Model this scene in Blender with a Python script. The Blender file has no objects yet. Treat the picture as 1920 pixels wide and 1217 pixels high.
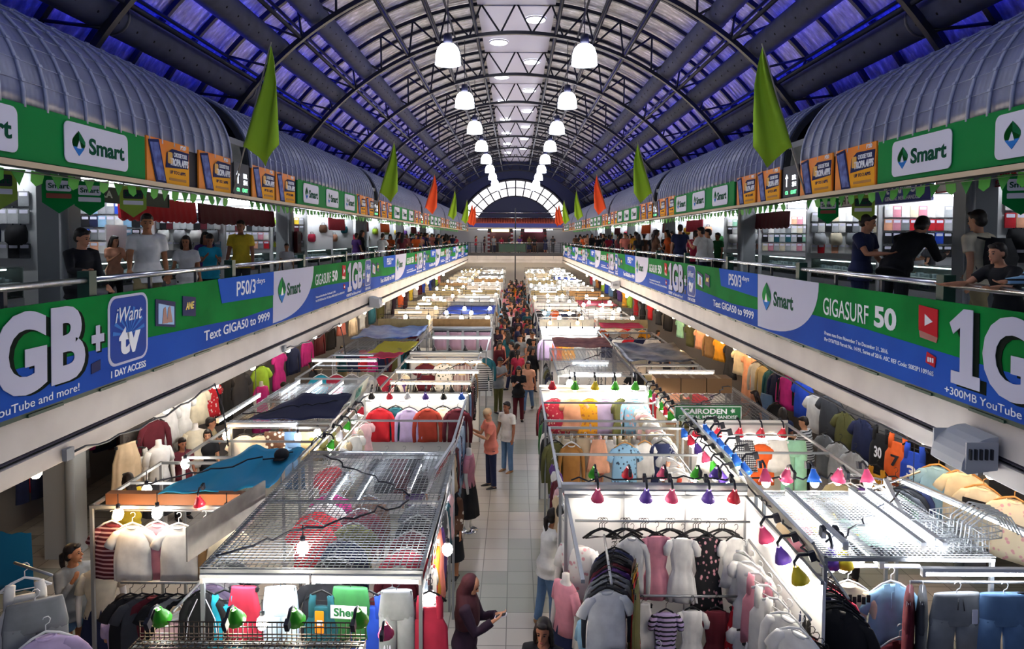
import bpy, math, random
from math import sin, cos, pi, sqrt, atan2, radians as R
from mathutils import Vector as V, Matrix as MX

# ------------------------------------------------------------------ camera, world, exposure
sc = bpy.context.scene
col = sc.collection
EYE = 5.35            # eye height over the market floor
cam_d = bpy.data.cameras.new('camera'); cam = bpy.data.objects.new('camera', cam_d); col.objects.link(cam)
cam_d.sensor_width = 36.0
cam_d.lens = 1280 / 1920 * 36.0
cam_d.shift_y = -108.5 / 1920
cam_d.clip_end = 300
cam.location = (0, 0, EYE)
cam.rotation_euler = (MX.Rotation(R(0.27), 4, 'Z') @ MX.Rotation(R(90 - 2.37), 4, 'X') @ MX.Rotation(R(0.25), 4, 'Z')).to_euler()
sc.camera = cam
w = bpy.data.worlds.new('world'); sc.world = w; w.use_nodes = True
w.node_tree.nodes['Background'].inputs[0].default_value = (0.55, 0.65, 1.0, 1)
w.node_tree.nodes['Background'].inputs[1].default_value = 0.35
sc.view_settings.view_transform = 'Standard'
sc.view_settings.look = 'None'
sc.view_settings.gamma = 1
sc.view_settings.use_curve_mapping = False
sc.view_settings.exposure = 0.45
cy = sc.cycles
cy.max_bounces = 4; cy.diffuse_bounces = 2; cy.glossy_bounces = 2; cy.transmission_bounces = 3; cy.transparent_max_bounces = 8
cy.caustics_reflective = False; cy.caustics_refractive = False
cy.sample_clamp_indirect = 3.0; cy.sample_clamp_direct = 0
cy.use_light_tree = True

# ------------------------------------------------------------------ helpers
rnd = random.Random(7)

def lin(h):
    h = h.lstrip('#')
    c = [int(h[i:i + 2], 16) / 255 for i in (0, 2, 4)]
    return tuple(x / 12.92 if x <= .04045 else ((x + .055) / 1.055) ** 2.4 for x in c) + (1,)

_mats = {}
def mat(name, h, rough=.6, metal=0, emit=0, pattern=None, h2=None, scale=8, bump=0, alpha=1, trans=0, spec=.3, h3=None):
    """A procedural material: a base colour, slight mottling, optional cloth pattern."""
    key = (name, h, pattern, h2, scale)
    if key in _mats: return _mats[key]
    m = bpy.data.materials.new(name); m.use_nodes = True
    nt = m.node_tree; p = nt.nodes['Principled BSDF']; N = nt.nodes.new; L = nt.links.new
    c = lin(h)
    p.inputs['Base Color'].default_value = c
    p.inputs['Roughness'].default_value = rough
    p.inputs['Metallic'].default_value = metal
    p.inputs['Specular IOR Level'].default_value = spec
    if trans: p.inputs['Transmission Weight'].default_value = trans; p.inputs['IOR'].default_value = 1.1
    if alpha < 1: p.inputs['Alpha'].default_value = alpha
    if emit:
        p.inputs['Emission Color'].default_value = lin(h2) if h2 and not pattern else c
        p.inputs['Emission Strength'].default_value = emit
    co = N('ShaderNodeTexCoord')
    def ramp(fac, a, b, lo=.45, hi=.55, const=False):
        r = N('ShaderNodeValToRGB'); r.color_ramp.elements[0].position = lo; r.color_ramp.elements[1].position = hi
        r.color_ramp.elements[0].color = a; r.color_ramp.elements[1].color = b
        if const: r.color_ramp.interpolation = 'CONSTANT'
        L(fac, r.inputs[0]); return r.outputs[0]
    def noise(s, det=3):
        n = N('ShaderNodeTexNoise'); n.inputs['Scale'].default_value = s; n.inputs['Detail'].default_value = det
        L(co.outputs['Object'], n.inputs['Vector']); return n.outputs[0]
    c2 = lin(h2) if h2 else c
    if pattern == 'mottle':
        L(ramp(noise(scale), c, c2, .35, .65), p.inputs['Base Color'])
    elif pattern in ('stripe', 'pinstripe'):
        wv = N('ShaderNodeTexWave'); wv.bands_direction = 'Z' if pattern == 'stripe' else 'X'
        wv.inputs['Scale'].default_value = scale; wv.inputs['Distortion'].default_value = .3
        L(co.outputs['Object'], wv.inputs['Vector'])
        L(ramp(wv.outputs['Fac'], c, c2, .6, .72), p.inputs['Base Color'])
    elif pattern == 'floral':
        vo = N('ShaderNodeTexVoronoi'); vo.inputs['Scale'].default_value = scale
        L(co.outputs['Object'], vo.inputs['Vector'])
        L(ramp(vo.outputs['Distance'], c2, c, .22, .34), p.inputs['Base Color'])
    elif pattern == 'plaid':
        s = None
        for ax in 'XZ':
            wv = N('ShaderNodeTexWave'); wv.bands_direction = ax; wv.inputs['Scale'].default_value = scale
            L(co.outputs['Object'], wv.inputs['Vector'])
            if s is None: s = wv.outputs['Fac']
            else:
                ad = N('ShaderNodeMath'); ad.operation = 'ADD'; L(s, ad.inputs[0]); L(wv.outputs['Fac'], ad.inputs[1]); s = ad.outputs[0]
        L(ramp(s, c, c2, .6, 1.0), p.inputs['Base Color'])
    if bump:
        b = N('ShaderNodeBump'); b.inputs['Strength'].default_value = bump; b.inputs['Distance'].default_value = .05
        if name.startswith('cloth_'):
            mp = N('ShaderNodeMapping'); mp.inputs['Scale'].default_value = (9, 9, 2.6); L(co.outputs['Object'], mp.inputs[0])
            nz = N('ShaderNodeTexNoise'); nz.inputs['Scale'].default_value = 1; nz.inputs['Detail'].default_value = 3; nz.inputs['Distortion'].default_value = .6
            L(mp.outputs[0], nz.inputs['Vector']); L(nz.outputs[0], b.inputs['Height'])
        else: L(noise(scale, 2), b.inputs['Height']); L(b.outputs[0], p.inputs['Normal'])
    _mats[key] = m
    return m

class MB:
    """Collects shapes for ONE mesh object."""
    def __init__(s): s.v = []; s.f = []; s.mi = []; s.sm = []; s.cur = 0
    def add(s, vs, fs, smooth=False):
        b = len(s.v); s.v += [tuple(x) for x in vs]
        for f in fs: s.f.append([b + i for i in f]); s.mi.append(s.cur); s.sm.append(smooth)
        return s
    def use(s, i): s.cur = i; return s
    def box(s, c, d, rz=0, rx=0, ry=0):
        m = MX.Rotation(rz, 3, 'Z') @ MX.Rotation(ry, 3, 'Y') @ MX.Rotation(rx, 3, 'X')
        vs = [V(c) + m @ V((x * d[0] / 2, y * d[1] / 2, z * d[2] / 2)) for x in (-1, 1) for y in (-1, 1) for z in (-1, 1)]
        return s.add(vs, [(0, 1, 3, 2), (4, 6, 7, 5), (0, 4, 5, 1), (2, 3, 7, 6), (0, 2, 6, 4), (1, 5, 7, 3)])
    def tube(s, pts, r, n=8, smooth=True, caps=True, up=None, ph=0):
        """A swept tube; r is one radius, or one per point, each a number or (side, up) pair."""
        pts = [V(p) for p in pts]; k = len(pts); vs = []; prev = None
        for i, p in enumerate(pts):
            t = (pts[min(i + 1, k - 1)] - pts[max(i - 1, 0)])
            t = t.normalized() if t.length > 1e-9 else V((0, 0, 1))
            if prev is None:
                a = V(up) if up else (V((0, 0, 1)) if abs(t.z) < .9 else V((0, 1, 0)))
                x = t.cross(a); x.normalize()
            else:
                x = prev - t * prev.dot(t); x.normalize()
            y = x.cross(t); y.normalize(); prev = x
            q = r[i] if isinstance(r, (list, tuple)) else r
            q = q if isinstance(q, (list, tuple)) else (q, q)
            for j in range(n):
                a = 2 * pi * j / n + ph; vs.append(p + x * (q[0] * cos(a)) + y * (q[1] * sin(a)))
        fs = [(i * n + j, i * n + (j + 1) % n, (i + 1) * n + (j + 1) % n, (i + 1) * n + j) for i in range(k - 1) for j in range(n)]
        if caps: fs += [tuple(range(n))[::-1], tuple(range((k - 1) * n, k * n))]
        return s.add(vs, fs, smooth)
    def rings(s, rings, smooth=True, caps=(True, True), closed=True):
        n = len(rings[0]); k = len(rings); vs = [p for r in rings for p in r]; m = n if closed else n - 1
        fs = [(i * n + j, i * n + (j + 1) % n, (i + 1) * n + (j + 1) % n, (i + 1) * n + j) for i in range(k - 1) for j in range(m)]
        if caps[0]: fs.append(tuple(range(n))[::-1])
        if caps[1]: fs.append(tuple(range((k - 1) * n, k * n)))
        return s.add(vs, fs, smooth)
    def ball(s, c, r, n=10, k=6, rot=None):
        r = r if isinstance(r, (list, tuple)) else (r, r, r); c = V(c); vs = []
        for i in range(k + 1):
            a = pi * i / k - pi / 2
            for j in range(n):
                b = 2 * pi * j / n
                q = V((r[0] * cos(a) * cos(b) if 0 < i < k else r[0] * .02 * cos(b), r[1] * cos(a) * sin(b) if 0 < i < k else r[1] * .02 * sin(b), r[2] * sin(a)))
                vs.append(c + (rot @ q if rot is not None else q))
        fs = [(i * n + j, i * n + (j + 1) % n, (i + 1) * n + (j + 1) % n, (i + 1) * n + j) for i in range(k) for j in range(n)]
        fs += [tuple(range(n))[::-1], tuple(range(k * n, k * n + n))]
        return s.add(vs, fs, True)
    def lathe(s, prof, n=16, c=(0, 0, 0), smooth=True, caps=(False, False)):
        return s.rings([[(c[0] + r * cos(2 * pi * j / n), c[1] + r * sin(2 * pi * j / n), c[2] + z) for j in range(n)] for r, z in prof], smooth, caps)
    def poly(s, pts, y=0, th=.006):
        """A flat shape in x,z facing -y, th thick."""
        n = len(pts); a = sum(pts[i][0] * pts[(i + 1) % n][1] - pts[(i + 1) % n][0] * pts[i][1] for i in range(n))
        if a < 0: pts = pts[::-1]
        vs = [(x, y - th, z) for x, z in pts] + [(x, y, z) for x, z in pts]
        return s.add(vs, [tuple(range(n)), tuple(range(2 * n - 1, n - 1, -1))] + [(i, i + n, (i + 1) % n + n, (i + 1) % n) for i in range(n)])
    def rrect(s, x0, z0, x1, z1, r, y=0, th=.006, k=5):
        pts = []
        for cx, cz, a0 in ((x1 - r, z0 + r, -pi / 2), (x1 - r, z1 - r, 0), (x0 + r, z1 - r, pi / 2), (x0 + r, z0 + r, pi)):
            pts += [(cx + r * cos(a0 + pi / 2 * i / k), cz + r * sin(a0 + pi / 2 * i / k)) for i in range(k + 1)]
        return s.poly(pts, y, th)
    def mesh(s, name, mats):
        me = bpy.data.meshes.new(name); me.from_pydata(s.v, [], s.f)
        for m in (mats if isinstance(mats, (list, tuple)) else [mats]): me.materials.append(m)
        me.polygons.foreach_set('material_index', s.mi); me.polygons.foreach_set('use_smooth', s.sm)
        me.update(); return me
    def build(s, name, mats, parent=None, loc=(0, 0, 0), rz=0):
        return put(name, s.mesh(name, mats), parent, loc, rz)

def put(name, me, parent=None, loc=(0, 0, 0), rz=0, scale=None, m=None, rot=None):
    o = bpy.data.objects.new(name, me); col.objects.link(o); o.parent = parent
    o.location = loc; o.rotation_euler = rot if rot else (0, 0, rz)
    if scale: o.scale = scale if isinstance(scale, (list, tuple)) else (scale,) * 3
    if m is not None:
        for i, x in enumerate(m if isinstance(m, (list, tuple)) else [m]):
            o.material_slots[i].link = 'OBJECT'; o.material_slots[i].material = x
    return o

def tag(o, label, cat, group=None, kind=None):
    o['label'] = label; o['category'] = cat
    if group: o['group'] = group
    if kind: o['kind'] = kind
    return o
def struct(o, label=None, cat=None):
    o['kind'] = 'structure'
    if label: o['label'] = label
    if cat: o['category'] = cat
    return o
def empty(name, loc, rz=0, rot=None):
    o = bpy.data.objects.new(name, None); col.objects.link(o); o.location = loc; o.rotation_euler = rot if rot else (0, 0, rz)
    o.empty_display_size = .1
    return o
def copy_tree(o, parent=None):
    c = o.copy(); col.objects.link(c); c.parent = parent
    for ch in o.children: copy_tree(ch, c)
    return c
_on = 'zeroth first second third fourth fifth sixth seventh eighth ninth tenth eleventh twelfth thirteenth fourteenth fifteenth sixteenth seventeenth eighteenth nineteenth'.split()
_te = ' twenty thirty forty fifty sixty seventy eighty ninety'.split()
def nth(n):
    if n < 20: return _on[n]
    t = 'twenty thirty forty fifty sixty seventy eighty ninety'.split()[n // 10 - 2]
    return t[:-1] + 'ieth' if n % 10 == 0 else t + '-' + _on[n % 10]

def baked(o):
    """The finished mesh of a curve, or of a mesh with modifiers, worked out in a scratch scene."""
    t = bpy.data.scenes.new('scratch'); t.collection.objects.link(o); vl = t.view_layers[0]; vl.update()
    me = bpy.data.meshes.new_from_object(o.evaluated_get(vl.depsgraph))
    bpy.data.objects.remove(o); bpy.data.scenes.remove(t); return me
_txt = {}
def text_mesh(body, bold=.0, italic=0.0, sp=1.0):
    key = (body, bold, italic, sp)
    if key not in _txt:
        cu = bpy.data.curves.new('lettering', 'FONT'); cu.body = body; cu.offset = bold; cu.shear = italic; cu.space_character = sp
        cu.resolution_u = 4; cu.extrude = .004; cu.align_x = 'LEFT'
        me = baked(bpy.data.objects.new('lettering', cu))
        xs = [v.co.x for v in me.vertices]; ys = [v.co.y for v in me.vertices]
        _txt[key] = (me, min(xs), max(xs), min(ys), max(ys))
    return _txt[key]
def text(body, x0, z0, x1, z1, y, m, parent, bold=.015, italic=0, rot=0, name='lettering', sp=1.0):
    """Lettering fitted in the box x0..x1, z0..z1 of a sign that faces -y."""
    me, ax, bx, ay, by = text_mesh(body, bold, italic, sp)
    me = me.copy(); sx = (x1 - x0) / (bx - ax); sz = (z1 - z0) / (by - ay)
    c, q = cos(rot), sin(rot); mx, mz = (x0 + x1) / 2, (z0 + z1) / 2
    for v in me.vertices:
        X, Z = x0 + (v.co.x - ax) * sx - mx, z0 + (v.co.y - ay) * sz - mz
        v.co = (mx + X * c - Z * q, y - v.co.z * .5, mz + X * q + Z * c)
    me.materials.clear(); me.materials.append(m)
    return put(name, me, parent)
# ------------------------------------------------------------------ the hall
W = 4.6; PER = 11.08; BAY = PER / 2; FAR = 66.5; FL2 = 3.92; NEAR = -1.0
ZC = 3.65; RB = 8.23; RT = 9.2; RS = 9.38
M_white = mat('painted_white', '#d8d3cc', .5)
M_black = mat('dark_steel', '#1d1f2a', .45)
M_dark = mat('charcoal_metal', '#2a2c33', .5)
M_steel = mat('stainless_steel', '#c8ccd2', .22, 1)
M_zinc = mat('galvanised_wire', '#8b8f92', .4, .7)
M_green = mat('green_paint', '#12382c', .45)
M_smart = mat('bright_green_vinyl', '#0a7a38', .6, spec=.08)
M_vwhite = mat('white_vinyl', '#dcdcec', .4)
M_grey = mat('grey_paint', '#85888c', .5)
M_tube = mat('lit_tube', '#f4f8ff', .3, emit=44)
M_tubewarm = mat('lit_warm_tube', '#ffe6c4', .3, emit=38)
M_bulb = mat('lit_bulb', '#fff3e2', .3, emit=85)
M_bulbw = mat('lit_warm_bulb', '#ffcf94', .3, emit=72)

# floor of square tiles, blocks of grey-green among beige
def floor_mat():
    m = bpy.data.materials.new('floor_tiles'); m.use_nodes = True; nt = m.node_tree; N = nt.nodes.new; L = nt.links.new
    p = nt.nodes['Principled BSDF']; g = N('ShaderNodeNewGeometry')
    mp = N('ShaderNodeMapping'); mp.inputs['Scale'].default_value = (2.5, 2.5, 2.5); mp.inputs['Location'].default_value = (.25, .1, 0); L(g.outputs['Position'], mp.inputs[0])
    br = N('ShaderNodeTexBrick'); br.offset = 0; br.inputs['Scale'].default_value = 1; br.inputs['Brick Width'].default_value = 1; br.inputs['Row Height'].default_value = 1
    br.inputs['Mortar Size'].default_value = .016; br.inputs['Mortar Smooth'].default_value = .1
    br.inputs['Color1'].default_value = lin('#a39d94'); br.inputs['Color2'].default_value = lin('#96928b'); br.inputs['Mortar'].default_value = lin('#57544f')
    L(mp.outputs[0], br.inputs['Vector'])
    ck = N('ShaderNodeTexWhiteNoise'); ck.noise_dimensions = '2D'
    sn = N('ShaderNodeVectorMath'); sn.operation = 'SNAP'; sn.inputs[1].default_value = (3, 3, 3); L(mp.outputs[0], sn.inputs[0]); L(sn.outputs[0], ck.inputs['Vector'])
    gt = N('ShaderNodeMath'); gt.operation = 'GREATER_THAN'; gt.inputs[1].default_value = .58; L(ck.outputs['Value'], gt.inputs[0])
    mx = N('ShaderNodeMix'); mx.data_type = 'RGBA'; mx.blend_type = 'MULTIPLY'; mx.inputs['B'].default_value = (.62, .70, .66, 1)
    L(gt.outputs[0], mx.inputs['Factor']); L(br.outputs['Color'], mx.inputs['A']); L(mx.outputs['Result'], p.inputs['Base Color'])
    p.inputs['Roughness'].default_value = .28; p.inputs['Specular IOR Level'].default_value = .35
    return m
b = MB(); b.box((0, 34, -.05), (24, 74, .1)); struct(b.build('floor', floor_mat()))

# roof sheets on the vault
def roof_mat():
    m = bpy.data.materials.new('foil_insulation'); m.use_nodes = True; nt = m.node_tree; N = nt.nodes.new; L = nt.links.new
    p = nt.nodes['Principled BSDF']; g = N('ShaderNodeTexCoord')
    mp = N('ShaderNodeMapping'); mp.inputs['Scale'].default_value = (2.2, 5.5, 2.2); L(g.outputs['Object'], mp.inputs[0])
    n = N('ShaderNodeTexNoise'); n.inputs['Scale'].default_value = 1.6; n.inputs['Detail'].default_value = 5; n.inputs['Roughness'].default_value = .65; L(mp.outputs[0], n.inputs['Vector'])
    r = N('ShaderNodeValToRGB'); e = r.color_ramp.elements; e[0].position = .34; e[0].color = lin('#8f8c8a'); e[1].position = .7; e[1].color = lin('#f0eef2')
    x = e.new(.56); x.color = lin('#bab8ba'); L(n.outputs[0], r.inputs[0]); L(r.outputs[0], p.inputs['Base Color'])
    wv = N('ShaderNodeTexWave'); wv.bands_direction = 'Y'; wv.inputs['Scale'].default_value = 1.25; L(g.outputs['Object'], wv.inputs['Vector'])
    b = N('ShaderNodeBump'); b.inputs['Strength'].default_value = .5; b.inputs['Distance'].default_value = .06; L(wv.outputs['Fac'], b.inputs['Height']); L(b.outputs[0], p.inputs['Normal'])
    p.inputs['Roughness'].default_value = .42; p.inputs['Metallic'].default_value = .35
    return m
def arc_pt(r, a, y): return (r * sin(a), y, ZC + r * cos(a))
A1 = R(67)
b = MB()
K = 40
angs = [-A1 + 2 * A1 * i / K for i in range(K + 1)]
b.rings([[arc_pt(RS, a, NEAR) for a in angs] + [arc_pt(RS + .1, a, NEAR) for a in angs[::-1]], [arc_pt(RS, a, FAR) for a in angs] + [arc_pt(RS + .1, a, FAR) for a in angs[::-1]]], smooth=False)
roof = struct(b.build('roof', roof_mat()))
b = MB()                                             # rafters under the sheets, four a bay
y = 0.0
while y < FAR - .3:
    if abs(y / BAY - round(y / BAY)) > .05:
        ii = [[arc_pt(RS - .1, a, y - .05), arc_pt(RS - .1, a, y + .05), arc_pt(RS - .005, a, y + .05), arc_pt(RS - .005, a, y - .05)] for a in angs]
        b.rings(ii, smooth=False)
    y += BAY / 4
o = b.build('rafter', M_black, roof); o['kind'] = 'structure'
b = MB()                                             # long tubes at the chord nodes
for a in (R(8.8), R(17.2), R(24.8), R(38.6), R(49)):
    for s in (-1, 1):
        b.tube([arc_pt(RB + .1, s * a, NEAR), arc_pt(RB + .1, s * a, FAR)], .05, 6)
        b.tube([arc_pt(RT, s * a, NEAR), arc_pt(RT, s * a, FAR)], .045, 6)
for s in (-1, 1):                                    # cross lacing of the two ridge girders
    y = 0
    while y < FAR - 2:
        b.tube([arc_pt(RB + .1, s * R(8.8), y), arc_pt(RT, s * R(8.8), y + BAY / 4)], .025, 4)
        b.tube([arc_pt(RT, s * R(8.8), y + BAY / 4), arc_pt(RB + .1, s * R(8.8), y + BAY / 2)], .025, 4)
        y += BAY / 2
o = b.build('purlin', M_black, roof); o['kind'] = 'structure'
b = MB()                                             # smooth white strip along the ridge
for i in range(12):
    b.box((0, BAY * (i + .5), ZC + RT - .03), (2.5, BAY - .14, .05))
struct(b.build('ceiling', mat('white_ridge_panel', '#c9c8d8', .5)))

# arched trusses
def truss_mesh():
    t = MB(); n = 36; amax = R(63)
    for r, h in ((RB, .11), (RT, .11)):
        t.rings([[arc_pt(r, a, -.06), arc_pt(r, a, .06), arc_pt(r + h, a, .06), arc_pt(r + h, a, -.06)] for a in [-amax + 2 * amax * i / 60 for i in range(61)]], smooth=False)
    chords = t.mesh('chord', M_black)
    t = MB(); da = 2 * amax / n
    for i in range(n):
        a0 = -amax + i * da; a1 = a0 + da
        r0, r1 = (RB + .05, RT + .05) if i % 2 else (RT + .05, RB + .05)
        t.tube([arc_pt(r0, a0, 0), arc_pt(r1, a1, 0)], .032, 5)
    return chords, t.mesh('web', M_black)
tc, tw = truss_mesh()
for k in range(1, 13):
    e = empty('roof_truss', (0, k * BAY - (.25 if k == 12 else 0), 0))
    put('chord', tc, e); put('web', tw, e)
    tag(e, f'{nth(k)} black arched lattice truss from the near end, under the roof', 'roof truss', 'arched roof trusses')

# perforated fabric air ducts, three a side, with blue light lines above the outer two
M_duct = mat('duct_cloth', '#41465c', .8, pattern='mottle', h2='#363a4e', scale=3)
M_blue = mat('blue_led', '#1426ff', .4, emit=38)
def pts_holes(bm, x, z, r):
    for i in range(120):
        for a in (R(215), R(325)):
            y = .3 + i * .55
            bm.ball((x + r * cos(a), y, z + r * sin(a)), .028, 6, 4)
for s, side in ((-1, 'over the tarp side'), (1, 'over the green sign side')):
    for (x, z, r, nm) in ((6.76, 9.03, .31, 'lowest'), (5.88, 10.0, .28, 'middle'), (4.9, 10.78, .28, 'highest')):
        b = MB(); b.tube([(0, NEAR + .5 + i * (FAR - 2) / 12, 0) for i in range(13)], r, 20)
        b.use(1)
        for i in range(13): b.tube([(0, BAY * i + .4, 0), (0, BAY * i + .46, 0)], r + .012, 20)
        b.use(2); pts_holes(b, 0, 0, r - .012)
        e = b.build('air_duct', [M_duct, mat('duct_band', '#3a3b44', .6), mat('duct_hole', '#0c0c10', .9)], None, (s * x, 0, z))
        tag(e, f'{nm} of three long grey air ducts under the roof {side}', 'air duct', 'round air ducts under the roof')
    for (a, r, nm) in ((R(52.2), 9.2, 'outer'), (R(43.8), 9.2, 'middle'), (R(35.8), 9.2, 'inner')):
        e = empty('led_strip', (0, 0, 0))
        x, _, z = arc_pt(r, s * (a + R(.1)), 0)
        b = MB(); b.box((x, 33, z), (.05, 64, .03)); b.build('light_line', mat('blue_led_soft', '#1126ff', .4, emit=18) if nm == 'inner' else M_blue, e)
        x, _, z = arc_pt(r - .04, s * (a + R(.1)), 0)
        b = MB(); b.box((x, 33, z), (.09, 64.2, .03)); b.build('channel', M_dark, e)
        tag(e, f'{nm} blue light strip running above the ducts {side}', 'strip light', 'blue roof light strips')

# high bay lamps in pairs, and round lamps in the ridge strip
M_bell = mat('lit_prismatic_bell', '#f2f4ff', .3, emit=14)
M_rim = mat('clear_bell_rim', '#dfe6f4', .15, emit=1.6, trans=.3)
def bell():
    b = MB(); b.lathe([(.09, .5), (.18, .48), (.25, .4), (.295, .26), (.31, .12)], 20, caps=(True, False)); up = b.mesh('bell', M_bell)
    b = MB(); b.lathe([(.31, .12), (.325, 0), (.315, 0), (.30, .12)], 20); rim = b.mesh('bell_rim', M_rim)
    b = MB(); b.lathe([(.0, .74), (.1, .74), (.11, .56), (.07, .5), (.0, .5)], 12); bal = b.mesh('ballast_box', mat('ballast', '#24253a', .5))
    b = MB(); b.tube([(0, 0, .72), (0, 0, 2.25)], .012, 5); rod = b.mesh('hanger_rod', M_black)
    b = MB(); b.ball((0, 0, .24), (.07, .07, .13)); la = b.mesh('lamp', mat('high_bay_lamp', '#f6f8ff', .3, emit=230))
    return up, rim, bal, rod, la
bell_m = bell()
for k in range(11):
    for s, side in ((-1, 'tarp side'), (1, 'green sign side')):
        e = empty('high_bay_lamp', (s * 1.68, 17.0 + BAY * (k - 2), 9.62))
        for m_, n_ in zip(bell_m, ('bell', 'bell_rim', 'ballast_box', 'hanger_rod', 'lamp')): put(n_, m_, e)
        tag(e, f'{nth(k + 1)} glowing bell lamp from the near end, hanging on the {side}', 'pendant lamp', 'high bay lamps under the roof')
b = MB()
for s in (-1, 1): b.tube([(s * 2.0, NEAR, 11.9), (s * 2.0, FAR - 1, 11.9)], .035, 6)
o = b.build('conduit', M_black, roof); o['kind'] = 'structure'
b = MB(); b.lathe([(0, -.07), (.3, -.07), (.33, -.05)], 20); lens_m = b.mesh('lens', mat('lit_disc', '#f4f6ff', .3, emit=11))
b = MB(); b.lathe([(.33, -.05), (.36, -.03), (.36, 0)], 20); ring_m = b.mesh('trim_ring', M_white)
n = 0
for i in range(3, 11):
    for s in (-1, 1):
        e = empty('ceiling_lamp', (s * .66, BAY * i + (4.0 if s < 0 else 1.3), ZC + RT - .06)); n += 1
        put('lens', lens_m, e); put('trim_ring', ring_m, e)
        tag(e, f'{nth(n)} round flush lamp along the white ridge strip', 'ceiling lamp', 'round lamps in the ridge strip')

# galleries either side: slab, beam face, columns, ceiling, back walls
M_slab = mat('slab_white', '#cfc8c2', .55, pattern='mottle', h2='#c2bbb6', scale=1.5)
M_conc = mat('painted_column', '#9a9fa2', .5)
for s, side in ((-1, 'left'), (1, 'right')):
    b = MB()
    prof = [(4.6, 3.66), (4.6, 3.31), (4.66, 3.31), (4.66, 3.25), (4.57, 3.25), (4.6, 3.06), (4.75, 2.98), (13.5, 2.98), (13.5, 3.92), (4.7, 3.92), (4.7, 3.66)]
    b.rings([[(s * x, NEAR, z) for x, z in prof], [(s * x, FAR + 4, z) for x, z in prof]], smooth=False)
    struct(b.build('balcony_slab', M_slab))
    b = MB(); b.rings([[(s * x, NEAR, z) for x, z in ((4.659, 3.31), (4.59, 3.285), (4.659, 3.25))], [(s * x, FAR, z) for x, z in ((4.659, 3.31), (4.59, 3.285), (4.659, 3.25))]], smooth=False)
    struct(b.build('trim_' + ('1' if s < 0 else '2'), mat('grey_groove', '#4c4956', .5)))
    b = MB(); b.box((s * 4.62, 32.5, 3.69), (.12, 68, .07))
    for i in range(60): b.box((s * 4.56, 1 + i * 1.11, 3.665), (.03, .5, .03))
    struct(b.build('trim_' + ('3' if s < 0 else '4'), M_green))
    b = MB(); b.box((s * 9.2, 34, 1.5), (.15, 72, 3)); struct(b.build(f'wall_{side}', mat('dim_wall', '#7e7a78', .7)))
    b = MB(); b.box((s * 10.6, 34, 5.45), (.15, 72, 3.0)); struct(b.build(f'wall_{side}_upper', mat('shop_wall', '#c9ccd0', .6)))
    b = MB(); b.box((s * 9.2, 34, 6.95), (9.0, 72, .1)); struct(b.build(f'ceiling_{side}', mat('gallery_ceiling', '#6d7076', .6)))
    for k in range(1, 7):
        b = MB(); b.box((s * 7.55, k * PER + .2, 3.45), (.44, .44, 6.9))
        b.tube([(s * 7.30, k * PER - .06, .0), (s * 7.30, k * PER - .06, 6.4)], .07, 8)
        b.box((s * 7.325, k * PER + .2, 5.25), (.012, .445, .06)); 
        struct(b.build('column', M_conc), f'{nth(k)} grey column with a drain pipe along the {"tarp" if s < 0 else "green sign"} side', 'column')
# far end: bridge, wall, lunette window
b = MB()
prof = [(FAR - .1, 3.66), (FAR - .1, 3.31), (FAR - .04, 3.31), (FAR - .04, 3.25), (FAR - .13, 3.25), (FAR - .1, 2.98), (FAR + 8, 2.98), (FAR + 8, 3.92), (FAR, 3.92), (FAR, 3.66)]
b.rings([[(-4.6, y, z) for y, z in prof], [(4.6, y, z) for y, z in prof]], smooth=False)
struct(b.build('balcony_slab', M_slab))
b = MB(); b.box((0, FAR - .06, 3.79), (9.2, .14, .28)); struct(b.build('trim_5', M_dark))
b = MB(); b.box((0, FAR + .6, 1.5), (18, .15, 3)); struct(b.build('wall_far', mat('far_wall_white', '#c4beb6', .7)))
b = MB()
for k in (-2, -1, 0, 1, 2): b.box((k * 1.85, FAR - .115, 3.5), (.03, .02, .34))
struct(b.build('trim_6', M_grey))
# ------------------------------------------------------------------ vaulted canopies, fascia signs, railings, banners, flags
SIDE = {-1: 'tarp side', 1: 'green sign side'}
def canopy_mat():
    m = bpy.data.materials.new('canopy_sheet'); m.use_nodes = True; nt = m.node_tree; N = nt.nodes.new; L = nt.links.new
    p = nt.nodes['Principled BSDF']; g = N('ShaderNodeTexCoord')
    n = N('ShaderNodeTexNoise'); n.inputs['Scale'].default_value = 2.2; L(g.outputs['Object'], n.inputs['Vector'])
    r = N('ShaderNodeValToRGB'); r.color_ramp.elements[0].color = lin('#545b7c'); r.color_ramp.elements[1].color = lin('#6c7396')
    r.color_ramp.elements[0].position = .35; r.color_ramp.elements[1].position = .65
    L(n.outputs[0], r.inputs[0]); L(r.outputs[0], p.inputs['Base Color'])
    wv = N('ShaderNodeTexWave'); wv.bands_direction = 'Y'; wv.inputs['Scale'].default_value = 4.5; L(g.outputs['Object'], wv.inputs['Vector'])
    b = N('ShaderNodeBump'); b.inputs['Strength'].default_value = .1; b.inputs['Distance'].default_value = .015; L(wv.outputs['Fac'], b.inputs['Height']); L(b.outputs[0], p.inputs['Normal'])
    p.inputs['Roughness'].default_value = .4
    return m
M_canopy = canopy_mat(); M_rib = mat('canopy_rib', '#9299b4', .4)
CX, CZ, CR = 5.84, 6.6, 1.24
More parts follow.
